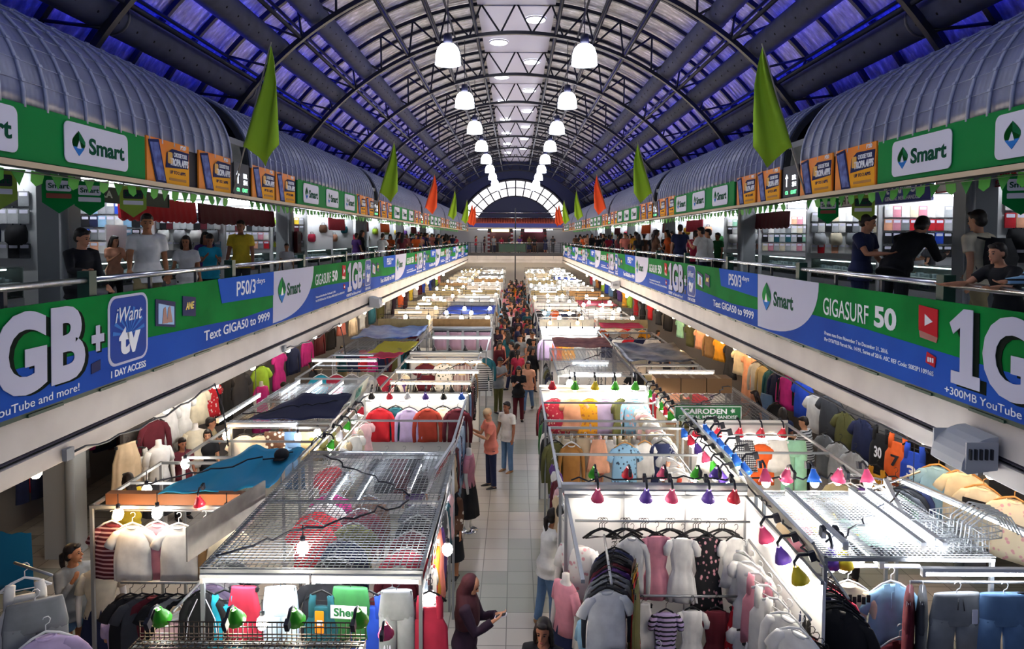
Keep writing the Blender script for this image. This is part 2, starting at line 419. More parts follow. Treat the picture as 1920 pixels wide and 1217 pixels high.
def canopy(s, y0, y1):
    b = MB(); K = 22; an = [R(-2 + 150 * i / K) for i in range(K + 1)]
    P = lambda r, a, y: (s * (CX - r * cos(a)), y, CZ + r * sin(a))
    b.rings([[P(CR, a, y0) for a in an] + [P(CR - .03, a, y0) for a in an[::-1]], [P(CR, a, y1) for a in an] + [P(CR - .03, a, y1) for a in an[::-1]]])
    b.use(1); n = round((y1 - y0) / .31)
    for i in range(n + 1):
        y = y0 + .02 + (y1 - y0 - .04) * i / n
        b.rings([[P(CR, a, y - .022), P(CR + .022, a, y - .015), P(CR + .022, a, y + .015), P(CR, a, y + .022)] for a in an])
    for j in range(1, 15):
        a = R(9.5 * j); b.tube([P(CR + .002, a, y0), P(CR + .002, a, y1)], .005, 4)
        for i in range(n):
            y = y0 + .02 + (y1 - y0 - .04) * i / n
            b.box(P(CR + .022, a, y), (.014, .05, .03), ry=s * a)
    o = b.build('vaulted_canopy', [M_canopy, M_rib])
    e = MB()
    for y in (y0 + .01, y1 - .01):
        e.rings([[P(CR - .035, a, y - .05), P(CR - .035, a, y + .05), P(CR - .13, a, y + .05), P(CR - .13, a, y - .05)] for a in an], smooth=False)
    e.build('end_arch', M_dark, o)
    return o
SEGS = [(max(.8, k * PER + .8), min((k + 1) * PER, FAR)) for k in range(6)]
M_text = mat('logo_green_ink', '#0f4a35', .7, spec=.04); M_leaf = mat('leaf_green', '#1f8a3e', .7, spec=.04); M_blueink = mat('logo_blue', '#2f73c0', .7, spec=.04)
M_orange = mat('poster_orange', '#e8912a', .45, pattern='mottle', h2='#e0741f', scale=1.2); M_yel = mat('poster_yellow', '#e9a52e', .7, spec=.04); M_navy = mat('navy_ink', '#17204f', .6, spec=.08)
M_wink = mat('white_ink', '#eceff6', .7, spec=.04); M_phone = mat('phone_screen_print', '#5a6fb4', .4, pattern='mottle', h2='#2b3576', scale=9)

def leaf(parent, cx, cz, h):
    """The drop-shaped mark: green halves, blue base, white notch."""
    w_ = h * .42
    def drop(k, sx=1): return [(cx + sx * k * w_ * sin(pi * t / 12) ** .8 * (1 if t < 12 else 1) * (0.55 + .45 * sin(pi * min(t, 12) / 12)), cz + h * .5 - h * (t / 12) ** 1.05) for t in range(13)]
    left = drop(-1); right = drop(1)
    b = MB(); b.poly(left + right[-2:0:-1], -.012, .004)
    b.use(1); lo = [p for p in left if p[1] < cz - h * .12]; hi = [p for p in right if p[1] < cz - h * .12]
    b.poly(lo + hi[-2::-1], -.016, .003)
    b.use(2); b.poly([(cx - .0 * h, cz + .12 * h), (cx + .13 * h, cz - .2 * h), (cx - .15 * h, cz - .2 * h)], -.019, .003)
    b.use(3); b.poly([(cx, cz + h * .5), right[5], right[7], (cx + .02 * h, cz + .12 * h)], -.0155, .003)
    return b.build('leaf_drop', [M_leaf, M_blueink, M_vwhite, mat('deep_leaf_green', '#12603a', .7, spec=.04)], parent)

def logo_panel(parent, x0, z0, x1, z1):
    b = MB(); b.rrect(x0, z0, x1, z1, .07, -.008, .008)
    p = b.build('logo_panel', M_vwhite, parent); wd = x1 - x0; h = z1 - z0
    leaf(p, x0 + wd * .2, (z0 + z1) / 2, h * .62)
    text('Smart', x0 + wd * .35, z0 + h * .28, x1 - wd * .07, z0 + h * .7, -.018, M_text, p, .03)
    return p

def sign_board(n):
    L_ = 1.78 * n + .1
    b = MB(); b.box((L_ / 2, .015, .26), (L_, .03, .52)); o = b.build('sign_board', M_smart)
    for i in range(n): logo_panel(o, .35 + 1.78 * i, .05, 1.48 + 1.78 * i, .47)
    return o
def poster():
    b = MB(); b.box((.55, .012, .27), (1.1, .024, .58)); o = b.build('poster', M_orange)
    b = MB(); b.poly([(.42, -.01), (1.08, -.01), (1.08, .26), (.42, .2)], 0, .004); b.build('lower_panel', M_yel, o)
    b = MB(); b.poly([(.03, .52), (.28, .55), (.47, -.01), (.21, -.01)], -.003, .006); b.use(1).poly([(.06, .49), (.26, .51), (.43, .03), (.24, .03)], -.009, .003); b.build('phone_picture', [M_navy, M_phone], o)
    b = MB(); b.poly([(.45, .21), (1.06, .24), (1.08, .46), (.62, .47), (.48, .4)], -.004, .004)
    p = b.build('headline_plate', M_navy, o)
    text('CHOOSE YOUR', .66, .37, 1.02, .43, -.01, M_wink, p, .02)
    text('TROPA APPS', .56, .25, 1.06, .35, -.01, M_wink, p, .04, .15)
    b = MB(); b.rrect(.5, .27, .62, .42, .02, -.008, .004); b.build('seal', mat('poster_gold', '#d9a441', .4), o)
    text('P20', .86, .49, 1.0, .545, -.002, M_wink, o, .03, name='price')
    text('UP TO 2 APPS', .56, .14, .98, .185, -.006, M_navy, o, .01, name='small_print')
    MB().rrect(.54, .05, 1.0, .085, .008, -.005, .003).build('small_print_bar', mat('poster_brown', '#a8742a', .6), o)
    return o
proto_sign = {}; proto_post = None
def place(o, s, y, z, used, x=4.58, name=None):
    o = copy_tree(o) if used else o
    o.location = (s * x, y, z); o.rotation_euler = (0, 0, R(90) * -s); return o
cnt = {}
def nxt(k): cnt[k] = cnt.get(k, 0) + 1; return cnt[k]
for s in (-1, 1):
    for k, (y0, y1) in enumerate(SEGS):
        tag(canopy(s, y0, y1), f'{nth(k + 1)} grey ribbed barrel canopy from the near end, {SIDE[s]}', 'canopy', 'barrel canopies over the galleries')
        if k == 0: boards = [(.85 + .0, 4)]; posts = [8.5, 9.9] if s < 0 else [8.75, 9.95]
        else:
            boards = [(y0 + 2.5, 3)]; posts = [y0 + .02, y0 + 1.22, y0 + 7.9, y0 + 9.1]
        for yb, n in boards:
            L_ = 1.78 * n + .1; key = n
            yy = yb if s < 0 else yb + L_
            if k == 0: yy = (1.24 if s < 0 else 8.7)
            o = place(proto_sign.get(key) or sign_board(n), s, yy, 6.06, key in proto_sign); proto_sign.setdefault(key, o)
            tag(o, f'{nth(k + 1)} green board of white logo panels from the near end, {SIDE[s]} fascia', 'sign', 'green logo boards on the fascias')
        for yp in posts:
            yy = yp if s < 0 else yp + 1.1
            o = place(proto_post or poster(), s, yy, 6.05, proto_post is not None); proto_post = proto_post or o
            tag(o, f'{nth(nxt(("po", s)))} orange phone poster from the near end on the {SIDE[s]} fascia', 'poster', 'orange posters on the fascias')
    b = MB(); b.box((s * 4.72, 32.5, 6.3), (.2, 67, .58)); b.box((s * 4.6, 32.5, 6.02), (.1, 67, .05))
    struct(b.build('trim_' + ('7' if s < 0 else '8'), mat('fascia_dark', '#24262b', .6)))
    b = MB(); b.box((s * 4.545, 32.5, 6.02), (.012, 67, .055)); struct(b.build('trim_' + ('9' if s < 0 else '10'), mat('fascia_tape', '#c9b79a', .6)))
    # lit direction boards in the first gaps
    for k in (1, 2, 3):
        e = empty('direction_sign', (s * 4.6, k * PER + (.1 if s < 0 else .72), 5.98), R(90) * -s)
        b = MB(); b.box((.31, .03, .3), (.62, .06, .6)); b.build('panel', M_dark, e)
        lit = mat('lit_sign_white', '#eef4ff', .4, emit=2); litg = mat('lit_sign_green', '#5fe08a', .4, emit=2)
        text('\u2191' if False else 'BR', .38, .36, .54, .44, -.004, lit, e, .02); text('SH', .38, .25, .54, .33, -.004, lit, e, .02)
        b = MB(); b.poly([(.09, .4), (.15, .47), (.21, .4), (.165, .4), (.165, .26), (.135, .26), (.135, .4)], -.002, .004); b.build('arrow', lit, e)
        text('EXIT', .34, .13, .56, .19, -.004, litg, e, .01); text('CR', .1, .13, .22, .19, -.004, litg, e, .01)
        tag(e, f'{nth(k)} dark lit direction sign from the near end in the {SIDE[s]} fascia gap', 'sign', 'direction signs in the fascia gaps')
    # bunting under the fascia
    for k, (y0, y1) in enumerate(SEGS[:5]):
        o = MB().tube([(0, 0, 0), ((y1 - y0) / 2, 0, -.03), (y1 - y0, 0, 0)], .008, 4).build('bunting', M_green)
        o.location = (s * 4.66, y0 if s < 0 else y1, 5.985); o.rotation_euler = (0, 0, -s * R(90))
        if 'pn' not in cnt:
            cnt['pn'] = [MB().poly([(-.1, 0), (.1, 0), (.0, -.15)], .002, .004).mesh('pennant', mat('pennant_green', '#2f8f2f', .6)),
                         MB().poly([(-.09, 0), (.09, 0), (.08, -.1), (0, -.14), (-.08, -.1)], .002, .004).mesh('pennant', mat('pennant_lime', '#4fae3a', .6))]
        m_ = int((y1 - y0) / .27)
        for i in range(m_):
            put('pennant', cnt['pn'][i % 2], o, (.2 + i * .27, .0, -.01), rot=(R(rnd.uniform(-12, 12)), R(rnd.uniform(-10, 10)), 0))
        tag(o, f'{nth(k + 1)} string of green pennants from the near end under the {SIDE[s]} fascia', 'bunting', 'green bunting under the fascias')
# arrow shaped cards over the near corridors
for s, ys in ((-1, (6.2, 6.95, 7.7, 8.45, 9.2)), (1, (7.0, 10.4, 11.3))):
    for i, y in enumerate(ys):
        dark = i in (1, 4)
        b = MB(); b.poly([(-.16, 0), (.16, 0), (.16, -.3), (0, -.42), (-.16, -.3)], .004, .008)
        o = b.build('hanging_card', M_smart if not dark else mat('card_lime', '#8aa63c', .5), None, (s * (5.15 + .12 * (i % 2)), y, 6.03), rz=-s * R(40))
        b = MB(); b.rrect(-.12, -.17, .12, -.05, .02, -.004, .005); p = b.build('label_plate', M_vwhite if not dark else M_dark, o)
        text('Smart', -.1, -.14, .1, -.08, -.011, M_text, p, .02)
        MB().tube([(0, 0, 0), (0, 0, .87)], .004, 4).build('string', M_wink, o)
        MB().rrect(-.12, -.25, .12, -.195, .008, -.004, .003).build('caption_strip', M_vwhite if i != 2 else mat('caption_red', '#8a4a3c', .6), o)
        tag(o, f'{nth(i + 1)} arrow-shaped green hanging card from the near end, {SIDE[s]} corridor', 'hanging card', 'green cards above the corridors')

# railings
def railing(s):
    e = empty('railing', (s * W, 0, FL2))
    pm = MB().box((0, 0, .53), (.13, .13, 1.06)).mesh('post', M_green); bm_ = MB().box((0, 0, .48), (.035, .045, .96)).mesh('baluster', M_dark)
    ys = [7.33 + 3.693 * k for k in range(-2, 17)]
    for y in ys: put('post', pm, e, (.02 * s, y, 0))
    for a, c in zip(ys[:-1], ys[1:]):
        b = MB(); b.tube([(0, a + .065, .96), (0, c - .065, .96)], .038, 10); b.build('handrail', M_steel, e)
        for j in (1, 2): put('baluster', bm_, e, (0, a + 3.693 * j / 3, 0))
    tag(e, f'steel handrail on dark green posts along the {SIDE[s]} gallery', 'railing', 'gallery railings'); return e
railing(-1); railing(1)
e = empty('railing', (0, FAR, FL2))
for i in range(9): MB().box((-4.4 + 1.1 * i, 0, .5), (.06, .06, 1.0)).build('post', M_dark, e)
MB().tube([(-4.55, 0, 1.0), (4.55, 0, 1.0)], .035, 8).build('handrail', M_steel, e)
b = MB()
for j in range(4): b.box((0, 0, .2 + .18 * j), (9, .02, .02))
b.build('lower_bars', M_dark, e)
for x0, x1 in ((-1.6, 1.0),): MB().box(((x0 + x1) / 2, .03, .5), (x1 - x0, .02, .8)).build('infill_panel', M_green, e)
tag(e, 'dark railing with a steel handrail across the far bridge', 'railing')

# banners
M_banner = mat('banner_green', '#087a34', .75, spec=.04, pattern='mottle', h2='#056a2c', scale=1.3, bump=.25)
M_bblue = mat('banner_blue', '#2450ac', .75, spec=.04, pattern='mottle', h2='#2448a0', scale=1.1, bump=.25)
M_bwhite = mat('banner_white', '#c6c7dc', .75, spec=.04, bump=.2, scale=1.3); M_black_ink = mat('black_ink', '#06140e', .7, spec=.04); M_red = mat('red_ink', '#b3222c', .7, spec=.04)
def banner():
    o = MB().box((6.5, .006, .5), (13.0, .012, 1.0)).build('hanging_banner', M_banner)
    pts = [(0, 0), (13, 0), (13, .33), (11.5, .30), (10.2, .35), (8.6, .4), (6.0, .44), (3.6, .5), (2.0, .5), (0, .5)]
    MB().poly(pts, 0, .003).build('blue_band', M_bblue, o)
    MB().poly([(0, 1)] + [(2.55 * cos(R(a)) ** .75 if a < 90 else 0, 1 - .97 * sin(R(a)) ** .9) for a in range(0, 91, 6)], -.003, .003).build('white_corner', M_bwhite, o)
    lf = leaf(o, .46, .62, .5)
    text('Smart', .78, .48, 1.62, .74, -.008, M_text, o, .03)
    text('GIGASURF', 2.7, .55, 3.98, .80, -.004, M_wink, o, .0); text('50', 4.12, .55, 4.62, .82, -.004, M_wink, o, .035)
    text('Promo runs from November 7 to December 31, 2016.', 2.75, .25, 4.45, .31, -.005, M_wink, o, 0)
    text('Per DTI-FTEB Permit No. 14191, Series of 2016. ASC REF Code: S082P110916S', 2.75, .16, 5.35, .22, -.005, M_wink, o, 0)
    b = MB(); b.poly([(5.08, .64), (5.42, .6), (5.42, .9), (5.08, .92)], -.002, .01); b.use(1).poly([(5.2, .7), (5.34, .76), (5.2, .83)], -.013, .003); b.use(2).poly([(5.08, .64), (5.42, .6), (5.4, .54), (5.1, .56)], -.002, .006)
    b.build('play_icon', [M_red, M_wink, mat('dark_red_ink', '#7a1a22', .4)], o)
    b = MB(); b.poly([(5.22, .3), (5.38, .27), (5.4, .38), (5.24, .42)], -.005, .008); b.use(1)
    for q in range(3): b.box((5.27 + .04 * q, -.014, .34), (.025, .004, .05))
    b.build('red_gift_icon', [M_red, M_wink], o)
    one = [(5.66, .17), (6.1, .17), (6.1, .3), (5.99, .3), (5.99, .95), (5.85, .95), (5.63, .79), (5.69, .68), (5.8, .76), (5.8, .3), (5.66, .3)]
    MB().poly([(x + .08, z - .02) for x, z in one], -.002, .004).build('letter_shadow', M_black_ink, o); MB().poly(one, -.01, .006).build('lettering', M_bwhite, o)
    text('GB', 6.2, .15, 7.46, .92, -.004, M_black_ink, o, .04, name='letter_shadow'); text('GB', 6.13, .17, 7.39, .95, -.012, M_bwhite, o, .04)
    text('+', 7.54, .38, 7.76, .66, -.004, M_black_ink, o, .06, name='letter_shadow'); text('+', 7.5, .4, 7.72, .68, -.012, M_bwhite, o, .05)
    b = MB(); b.rrect(7.8, .17, 8.62, .97, .14, -.003, .005); b.use(1).rrect(7.84, .2, 8.58, .94, .12, -.008, .004)
    b.use(2)
    for q in range(9):
        a = R(20 * q + 8); b.poly([(8.21, .5), (8.21 + .33 * cos(a), .5 + .33 * sin(a)), (8.21 + .33 * cos(a + .14), .5 + .33 * sin(a + .14))], -.012, .002)
    t = b.build('app_icon', [M_bwhite, mat('icon_blue', '#123c94', .6, spec=.08), mat('icon_ray', '#2f70c0', .6, spec=.08)], o)
    text('iWant', 7.93, .66, 8.48, .83, -.015, M_wink, t, 0, .3); text('tv', 8.0, .28, 8.44, .6, -.015, M_wink, t, .05)
    text('1 DAY ACCESS', 7.86, .05, 8.58, .13, -.006, M_wink, o, .02)
    text('+300MB YouTube and more!', 5.55, .04, 7.3, .12, -.006, M_wink, o, 0)
    b = MB(); b.poly([(7.5, .17), (7.66, .19), (7.66, .3), (7.5, .28)], -.004, .006); b.build('blue_box_icon', M_navy, o)
    for x0, z0, x1, z1, sk in ((8.8, .44, 9.3, .86, .08), (9.5, .52, 9.88, .84, .05)):
        b = MB(); b.poly([(x0, z0 + sk), (x1, z0), (x1, z1 - sk), (x0, z1)], -.003, .008); b.use(1)
        if x0 < 9: 
            b.poly([(x0 + .06, z0 + .1), (x1 - .04, z0 + .04), (x1 - .04, z1 - .14), (x0 + .06, z1 - .06)], -.012, .003); b.use(2)
            for q in (.15, .27): b.poly([(x0 + q, z0 + .09), (x0 + q + .14, z0 + .08), (x0 + q + .1, z0 + .22), (x0 + q + .08, z0 + .3), (x0 + q + .03, z0 + .28)], -.016, .003)
        else: text('ANE', x0 + .08, z0 + .12, x1 - .06, z0 + .22, -.014, mat('yellow_ink', '#e0c23a', .4), o, .02, .2)
        b.build('picture_card', [M_navy, mat('card_sky', '#6fa6dd', .4), mat('card_figures', '#8a5f58', .5)], o)
    MB().poly([(10.75, .62), (13, .56), (13, 1), (10.6, 1)], -.003, .004).build('price_block', mat('block_blue', '#2456b8', .75, spec=.04, bump=.3, scale=1.3), o)
    text('P50/3', 11.3, .68, 12.1, .92, -.009, M_wink, o, .01); text('days', 12.15, .8, 12.55, .92, -.009, M_wink, o, 0)
    text('Text GIGA50 to 9999', 10.15, .12, 12.8, .27, -.007, M_wink, o, .01)
    return o
pb = None
for s in (-1, 1):
    for k in range(-1, 5):
        y = 12.7 + 13 * k if s < 0 else 12.7 + 13 * (k + 0)
        if s > 0: y = 12.7 + 13 * k + 13 - 13
        if s > 0 and y < 5 or s < 0 and y > 60: continue
        o = copy_tree(pb) if pb else banner()
        pb = pb or o
        o.location = (s * 4.535, y + (.02 if k % 2 else 0), 3.71); o.rotation_euler = (R(1.0), 0, -s * R(90))
        tag(o, f'{nth(nxt(("bn", s)))} green and blue advertising banner from the near end, {SIDE[s]} railing', 'banner', 'advertising banners on the railings')

# flags on leaning poles
M_lime = mat('lime_cloth', '#93bd2c', .75); M_orf = mat('orange_cloth', '#ef5a2c', .75)
def flag_meshes():
    b = MB(); rows = []
    left = [(0, 0), (-.07, -.25), (-.17, -.6), (-.29, -1.0), (-.46, -1.61)]
    right = [(.012, -.02), (.07, -.27), (.125, -.6), (.13, -1.05), (.12, -1.45)]
    for sgn in (1, -1):
        rr = []
        for i in range(17):
            t = i / 16 * 4; a = min(int(t), 3); f = t - a
            l = [left[a][q] + (left[a + 1][q] - left[a][q]) * f for q in (0, 1)]; r_ = [right[a][q] + (right[a + 1][q] - right[a][q]) * f for q in (0, 1)]
            row = []
            for j in range(9):
                u = j / 8; x = l[0] + (r_[0] - l[0]) * u; z = l[1] + (r_[1] - l[1]) * u
                if i > 12: z -= .42 * (i - 12) / 4 * (max(0, 1 - abs(u - .62) / .6)) ** 1.2
                row.append((x, .06 * sin(u * 9 + i * .25) * min(1, i / 6) + sgn * .004, z))
            rr.append(row)
        rows.append(rr)
    ring = [rows[0][i] + rows[1][i][::-1] for i in range(17)]
    b.rings(ring); cl = b.mesh('cloth', [M_lime])
    b = MB(); b.tube([(.015, 0, .05), (-.46, 0, -1.61), (-.68, 0, -2.35)], .014, 6); return cl, b.mesh('pole', mat('bamboo', '#8f8a80', .5))
cl, pl = flag_meshes()
for s in (-1, 1):
    for k, c in ((1, 'lime'), (2, 'lime'), (3, 'orange'), (4, 'lime'), (5, 'lime'), (5.6, 'orange'), (5.93, 'orange')):
        sx = -s
        o = put('flag', cl, None, (s * 3.93, k * PER - .05, 8.42), m=M_lime if c == 'lime' else M_orf, scale=(sx, 1, 1))
        o.rotation_euler = (0, 0, R(rnd.uniform(-14, 14)))
        put('pole', pl, o)
        tag(o, f'{c} cloth flag drooping from a leaning pole, {nth(nxt(("fl", s)))} from the near end, {SIDE[s]}', 'flag', 'cloth flags over the galleries')

# far end wall with lunette window
YF = FAR + .45
e = empty('window_1', (0, YF, 0)); struct(e, 'arched daylight window with radial glazing bars in the far wall', 'window')
zc, ro, ri = 5.35, 5.75, 4.15
def far_arc(r, a): return (r * sin(a), zc + r * cos(a))
b = MB(); am = R(69); n = 24
b.poly([far_arc(ro, -am + 2 * am * i / n) for i in range(n + 1)] + [far_arc(ri, am - 2 * am * i / n) for i in range(n + 1)], .1, .05)
o = b.build('window_pane', mat('daylit_frosted_glass', '#f6f4f8', .5, emit=1.3), e)
b = MB()
for i in range(15):
    a = -am + 2 * am * i / 14; p, q = far_arc(ri, a), far_arc(ro, a); b.tube([(p[0], .03, p[1]), (q[0], .03, q[1])], .06, 4)
for r in (ri, 4.95, ro): b.tube([(far_arc(r, -am + 2 * am * i / n)[0], .03, far_arc(r, -am + 2 * am * i / n)[1]) for i in range(n + 1)], .05 if r != ro else .12, 4)
b.build('window_frame', M_black, e)
M_nw = mat('dark_blue_wall', '#242c4c', .6)
b = MB(); b.poly([far_arc(ri, -am + 2 * am * i / n) for i in range(n + 1)] + [(4.2, 6.9), (-4.2, 6.9)], YF + .3, .2)
b.poly([far_arc(ro, -am + 2 * am * i / n) for i in range(n + 1)] + [(9.6, 7.4), (9.6, 13.2), (-9.6, 13.2), (-9.6, 7.4)], YF + .3, .2)
b.box((-5.4, YF + .2, 7.1), (2.4, .2, .7)); b.box((5.4, YF + .2, 7.1), (2.4, .2, .7))
struct(b.build('wall_far_upper', M_nw))
b = MB()
for z in (7.85, 7.35): b.tube([(-3.9, YF - .05, z), (3.9, YF - .05, z)], .05, 6)
struct(b.build('trim_11', M_steel))
b = MB(); 
b.rings([[(-4.4, YF + .05, 7.3), (-4.4, YF - .75, 6.88), (-4.4, YF - .75, 6.8), (-4.4, YF + .05, 7.1)], [(4.4, YF + .05, 7.3), (4.4, YF - .75, 6.88), (4.4, YF - .75, 6.8), (4.4, YF + .05, 7.1)]], smooth=False)
for i in range(36): b.tube([(-4.3 + i * .2457, YF, 7.33), (-4.3 + i * .2457, YF - .8, 6.9)], .06, 6)
tag(b.build('tiled_awning', mat('red_clay_tile', '#a34a3a', .6)), 'red clay tiled awning across the far wall above the bridge', 'awning')
b = MB(); b.box((0, FAR + 7, 5.3), (22, .2, 3.2)); struct(b.build('wall_far_bridge', mat('bridge_wall', '#d6d3d2', .6)))
b = MB(); b.box((0, YF + .2, 6.72), (9.6, .2, .7)); struct(b.build('trim_12', mat('blue_band_wall', '#4a58b4', .6)))
b = MB(); b.box((0, FAR + 4, 6.36), (22, 7, .1)); struct(b.build('ceiling_bridge', M_white)); BRIDGE_FILL_TUBES = True
for x0, x1, cm, cs, lb in ((-2.75, -.35, '#5a3434', '#ffd98a', 'warm lit kiosk with red striped posts on the far bridge'), (.65, 3.1, '#4a1520', '#ffb6dd', 'maroon kiosk with a pink lit sign on the far bridge')):
    e = empty('kiosk', ((x0 + x1) / 2, FAR + 4.2, FL2)); wd = x1 - x0
    b = MB(); b.box((0, .9, 1.1), (wd, .08, 2.2)); b.box((-wd / 2, .45, 1.1), (.08, .9, 2.2)); b.box((wd / 2, .45, 1.1), (.08, .9, 2.2)); b.build('shell', mat('kiosk_' + cm[1:], cm, .5), e)
    MB().box((0, .1, .5), (wd, .5, 1.0)).build('counter', mat('kiosk_counter', '#2a2024', .4), e)
    b = MB(); b.box((0, -.1, 2.25), (wd + .2, .3, .35)); b.build('header', M_dark, e)
    b = MB(); b.rrect(-wd * .38, 2.1, wd * .38, 2.4, .08, -.26, .03); b.build('lit_sign', mat('kiosk_sign_' + cs[1:], cs, .4, emit=3), e)
    for q in (-1, 1):
        b = MB(); b.box((q * wd / 2, -.12, 1.1), (.22, .22, 2.2)); b.use(1)
        for j in range(5): b.box((q * wd / 2, -.12, .3 + .4 * j), (.24, .24, .16))
        b.build('post', [mat('kiosk_red', '#8c2030', .5), M_vwhite if x0 < 0 else M_dark], e)
    tag(e, lb, 'kiosk')
b = MB(); b.tube([(0, 0, 0), (0, 0, 8.1)], .055, 8); b.lathe([(.22, 0), (.2, .06), (.06, .1)], 12)
tag(b.build('standing_pole', M_dark, None, (0, FAR - 4.5, 0)), 'slim dark pole standing in the aisle before the far bridge', 'pole')
# floodlights on the beam faces and slack cables under the galleries
for s, y in ((1, 6.62), (-1, 21.5), (1, 30.0)):
    e = empty('floodlight', (s * 4.58, y, 3.36), R(90) * -s)
    b = MB(); D = [(-.02 - .34 * (1 - cos(pi / 2 * t / 7)), -.16 + .3 * cos(pi / 2 * t / 7)) if False else (-.02 - .34 * sin(pi / 2 * t / 7), -.18 + .32 * cos(pi / 2 * t / 7)) for t in range(8)] + [(-.3, -.22), (-.02, -.18)]
    b.rings([[(q, y_, z_) for y_, z_ in D] for q in (-.24, .24)], smooth=False)
    for q in (-1, 1): b.box((q * .25, -.18, -.04), (.02, .3, .26))
    b.build('housing', mat('floodlight_grey', '#b4b7bc', .5), e)
    MB().box((0, -.01, -.05), (.3, .05, .06)).build('bracket', M_grey, e)
    b = MB()
    for q in range(5): b.box((.27, -.1 - .05 * q, -.02), (.03, .02, .1))
    b.build('cooling_fins', M_dark, e)
    tag(e, {(1, 6.62): 'grey floodlight bracketed to the beam nearest the pocket shirts', (-1, 21.5): 'grey floodlight on the beam across from the tarp', (1, 30.0): 'small grey floodlight far along the green sign side beam'}[(s, y)], 'floodlight')
for s, y0, y1, zz, lb in ((-1, 6.9, 10.2, 3.14, 'slack black cable along the beam beside the near column'), (-1, 13.4, 17.5, 3.16, 'slack black cable further along the tarp side beam'), (1, 6.7, 13.3, 3.12, 'long sagging black cable under the green sign side beam')):
    n = 16; b = MB(); b.tube([(s * (4.53), y0 + (y1 - y0) * i / n, zz - .10 * sin(pi * i / n) + .02 * sin(i * 1.9)) for i in range(n + 1)], .014, 5)
    b.use(1).box((s * 4.54, y0 - .06, zz), (.05, .12, .12)); b.use(0)
    if s < 0: b.tube([(s * 4.53, y1, zz), (s * 4.45, y1 + .1, zz - .4), (s * 4.4, y1 + .15, zz - 1.0)], .012, 5)
    tag(b.build('cable', [M_black, M_grey]), lb, 'cable', 'cables on the beams')
# ------------------------------------------------------------------ garments, hangers, mannequins, lamps
def ringpts(hw, d, z, n=20, fold=0, ph=0, k=5, cx=0, sq=.8):
    out = []
    for j in range(n):
        a = 2 * pi * j / n; c_, s_ = cos(a), sin(a)
        x = hw * (abs(c_) ** sq) * (1 if c_ > 0 else -1); y = d * (abs(s_) ** sq) * (1 if s_ > 0 else -1)
        y += fold * sin(k * x / max(hw, .05) * 2 + ph) * (1 if s_ > 0 else -.6) + fold * .5 * sin(z * 14 + x * 9 + ph)
        out.append((cx + x, y, z))
    return out
def interp(rows, m):
    out = []
    for a, b_ in zip(rows[:-1], rows[1:]):
        for i in range(m): t = i / m; out.append([a[q] + (b_[q] - a[q]) * t for q in range(len(a))])
    return out + [list(rows[-1])]
def torso(b, rows, fold=.016, ph=0, k=5, n=20, sq=.8):
    """rows: z, half width, depth, fold factor."""
    b.rings([ringpts(hw, d, z, n, fold * f, ph, k, sq=sq) for z, hw, d, f in interp(rows, 3)], True, (True, True))
NK = -.15      # neck below the rail
def sleeves(b, kind, ph):
    for s in (-1, 1):
        if kind == 'short':
            b.tube([(s * .13, 0, NK - .068), (s * .2, 0, NK - .1), (s * .262, .0, NK - .18), (s * .295, 0, NK - .245)], [(.045, .045), (.045, .058), (.045, .062), (.05, .066)], 10)
        elif kind == 'long':
            b.tube([(s * .13, 0, NK - .065), (s * .2, -.005, NK - .1), (s * .245, -.015, NK - .18), (s * .268, -.02, NK - .34), (s * .272, -.03, NK - .48), (s * .262, -.025, NK - .62)], [(.045, .04), (.045, .05), (.045, .05), (.04, .044), (.036, .04), (.032, .034)], 10)
        elif kind == 'puff':
            b.tube([(s * .15, 0, NK - .05), (s * .2, 0, NK - .07), (s * .245, 0, NK - .13), (s * .25, 0, NK - .19)], [(.04, .045), (.06, .06), (.075, .066), (.05, .05)], 10)
def g_top(kind, L_=.66, wd=.235, flare=1.0, waist=1.0, ph=0, fold=.018):
    b = MB()
    torso(b, [(NK + .004, .075, .045, 0), (NK - .02, .14, .045, 0), (NK - .05, .2, .045, .2), (NK - .1, .2, .06, .4), (NK - .22, .2 if kind == 'long' else .212, .07, .5), (NK - L_ * .55, wd * waist, .07, 1), (NK - L_, wd * flare, .07, 1.5), (NK - L_ + .01, wd * flare * .93, .055, 1.5)], fold, ph)
    sleeves(b, kind, ph); return b
def g_dress(kind, L_, ph, fold=.026):
    b = MB()
    torso(b, [(NK + .0, .16, .05, 0), (NK - .04, .19, .06, .4), (NK - .2, .19, .07, .6), (NK - .33, .165, .06, 1.0), (NK - .36, .16, .06, .8), (NK - .45, .21, .08, 1.2), (NK - L_, .26, .09, 1.7), (NK - L_ + .01, .24, .07, 1.7)], fold, ph, 9, 28)
    sleeves(b, kind, ph); return b
def g_jersey(ph):
    b = MB()
    torso(b, [(NK - .1, .1, .04, 0), (NK - .15, .13, .045, 0), (NK - .22, .17, .055, .2), (NK - .29, .215, .065, .5), (NK - .72, .235, .07, 1.3), (NK - .71, .22, .05, 1.3)], .016, ph)
    for s in (-1, 1): b.tube([(s * .105, 0, NK + .0), (s * .118, 0, NK - .07), (s * .115, 0, NK - .2)], [(.04, .042), (.045, .05), (.05, .056)], 8)
    return b
def g_pants(L_, ph, wd=.2):
    b = MB(); z0 = -.07
    torso(b, [(z0, wd * .9, .05, .3), (z0 - .05, wd * .95, .06, .6), (z0 - .22, wd * 1.08, .08, .6), (z0 - .26, wd * 1.05, .07, .5)], .012, ph)
    for s in (-1, 1):
        b.tube([(s * wd * .5, 0, z0 - .2), (s * wd * .55, .01, z0 - .26 - (L_ - .26) * .5), (s * wd * .6, 0, z0 - L_)], [(wd * .55, .075), (wd * .52, .07), (wd * .55, .07)], 12)
    return b
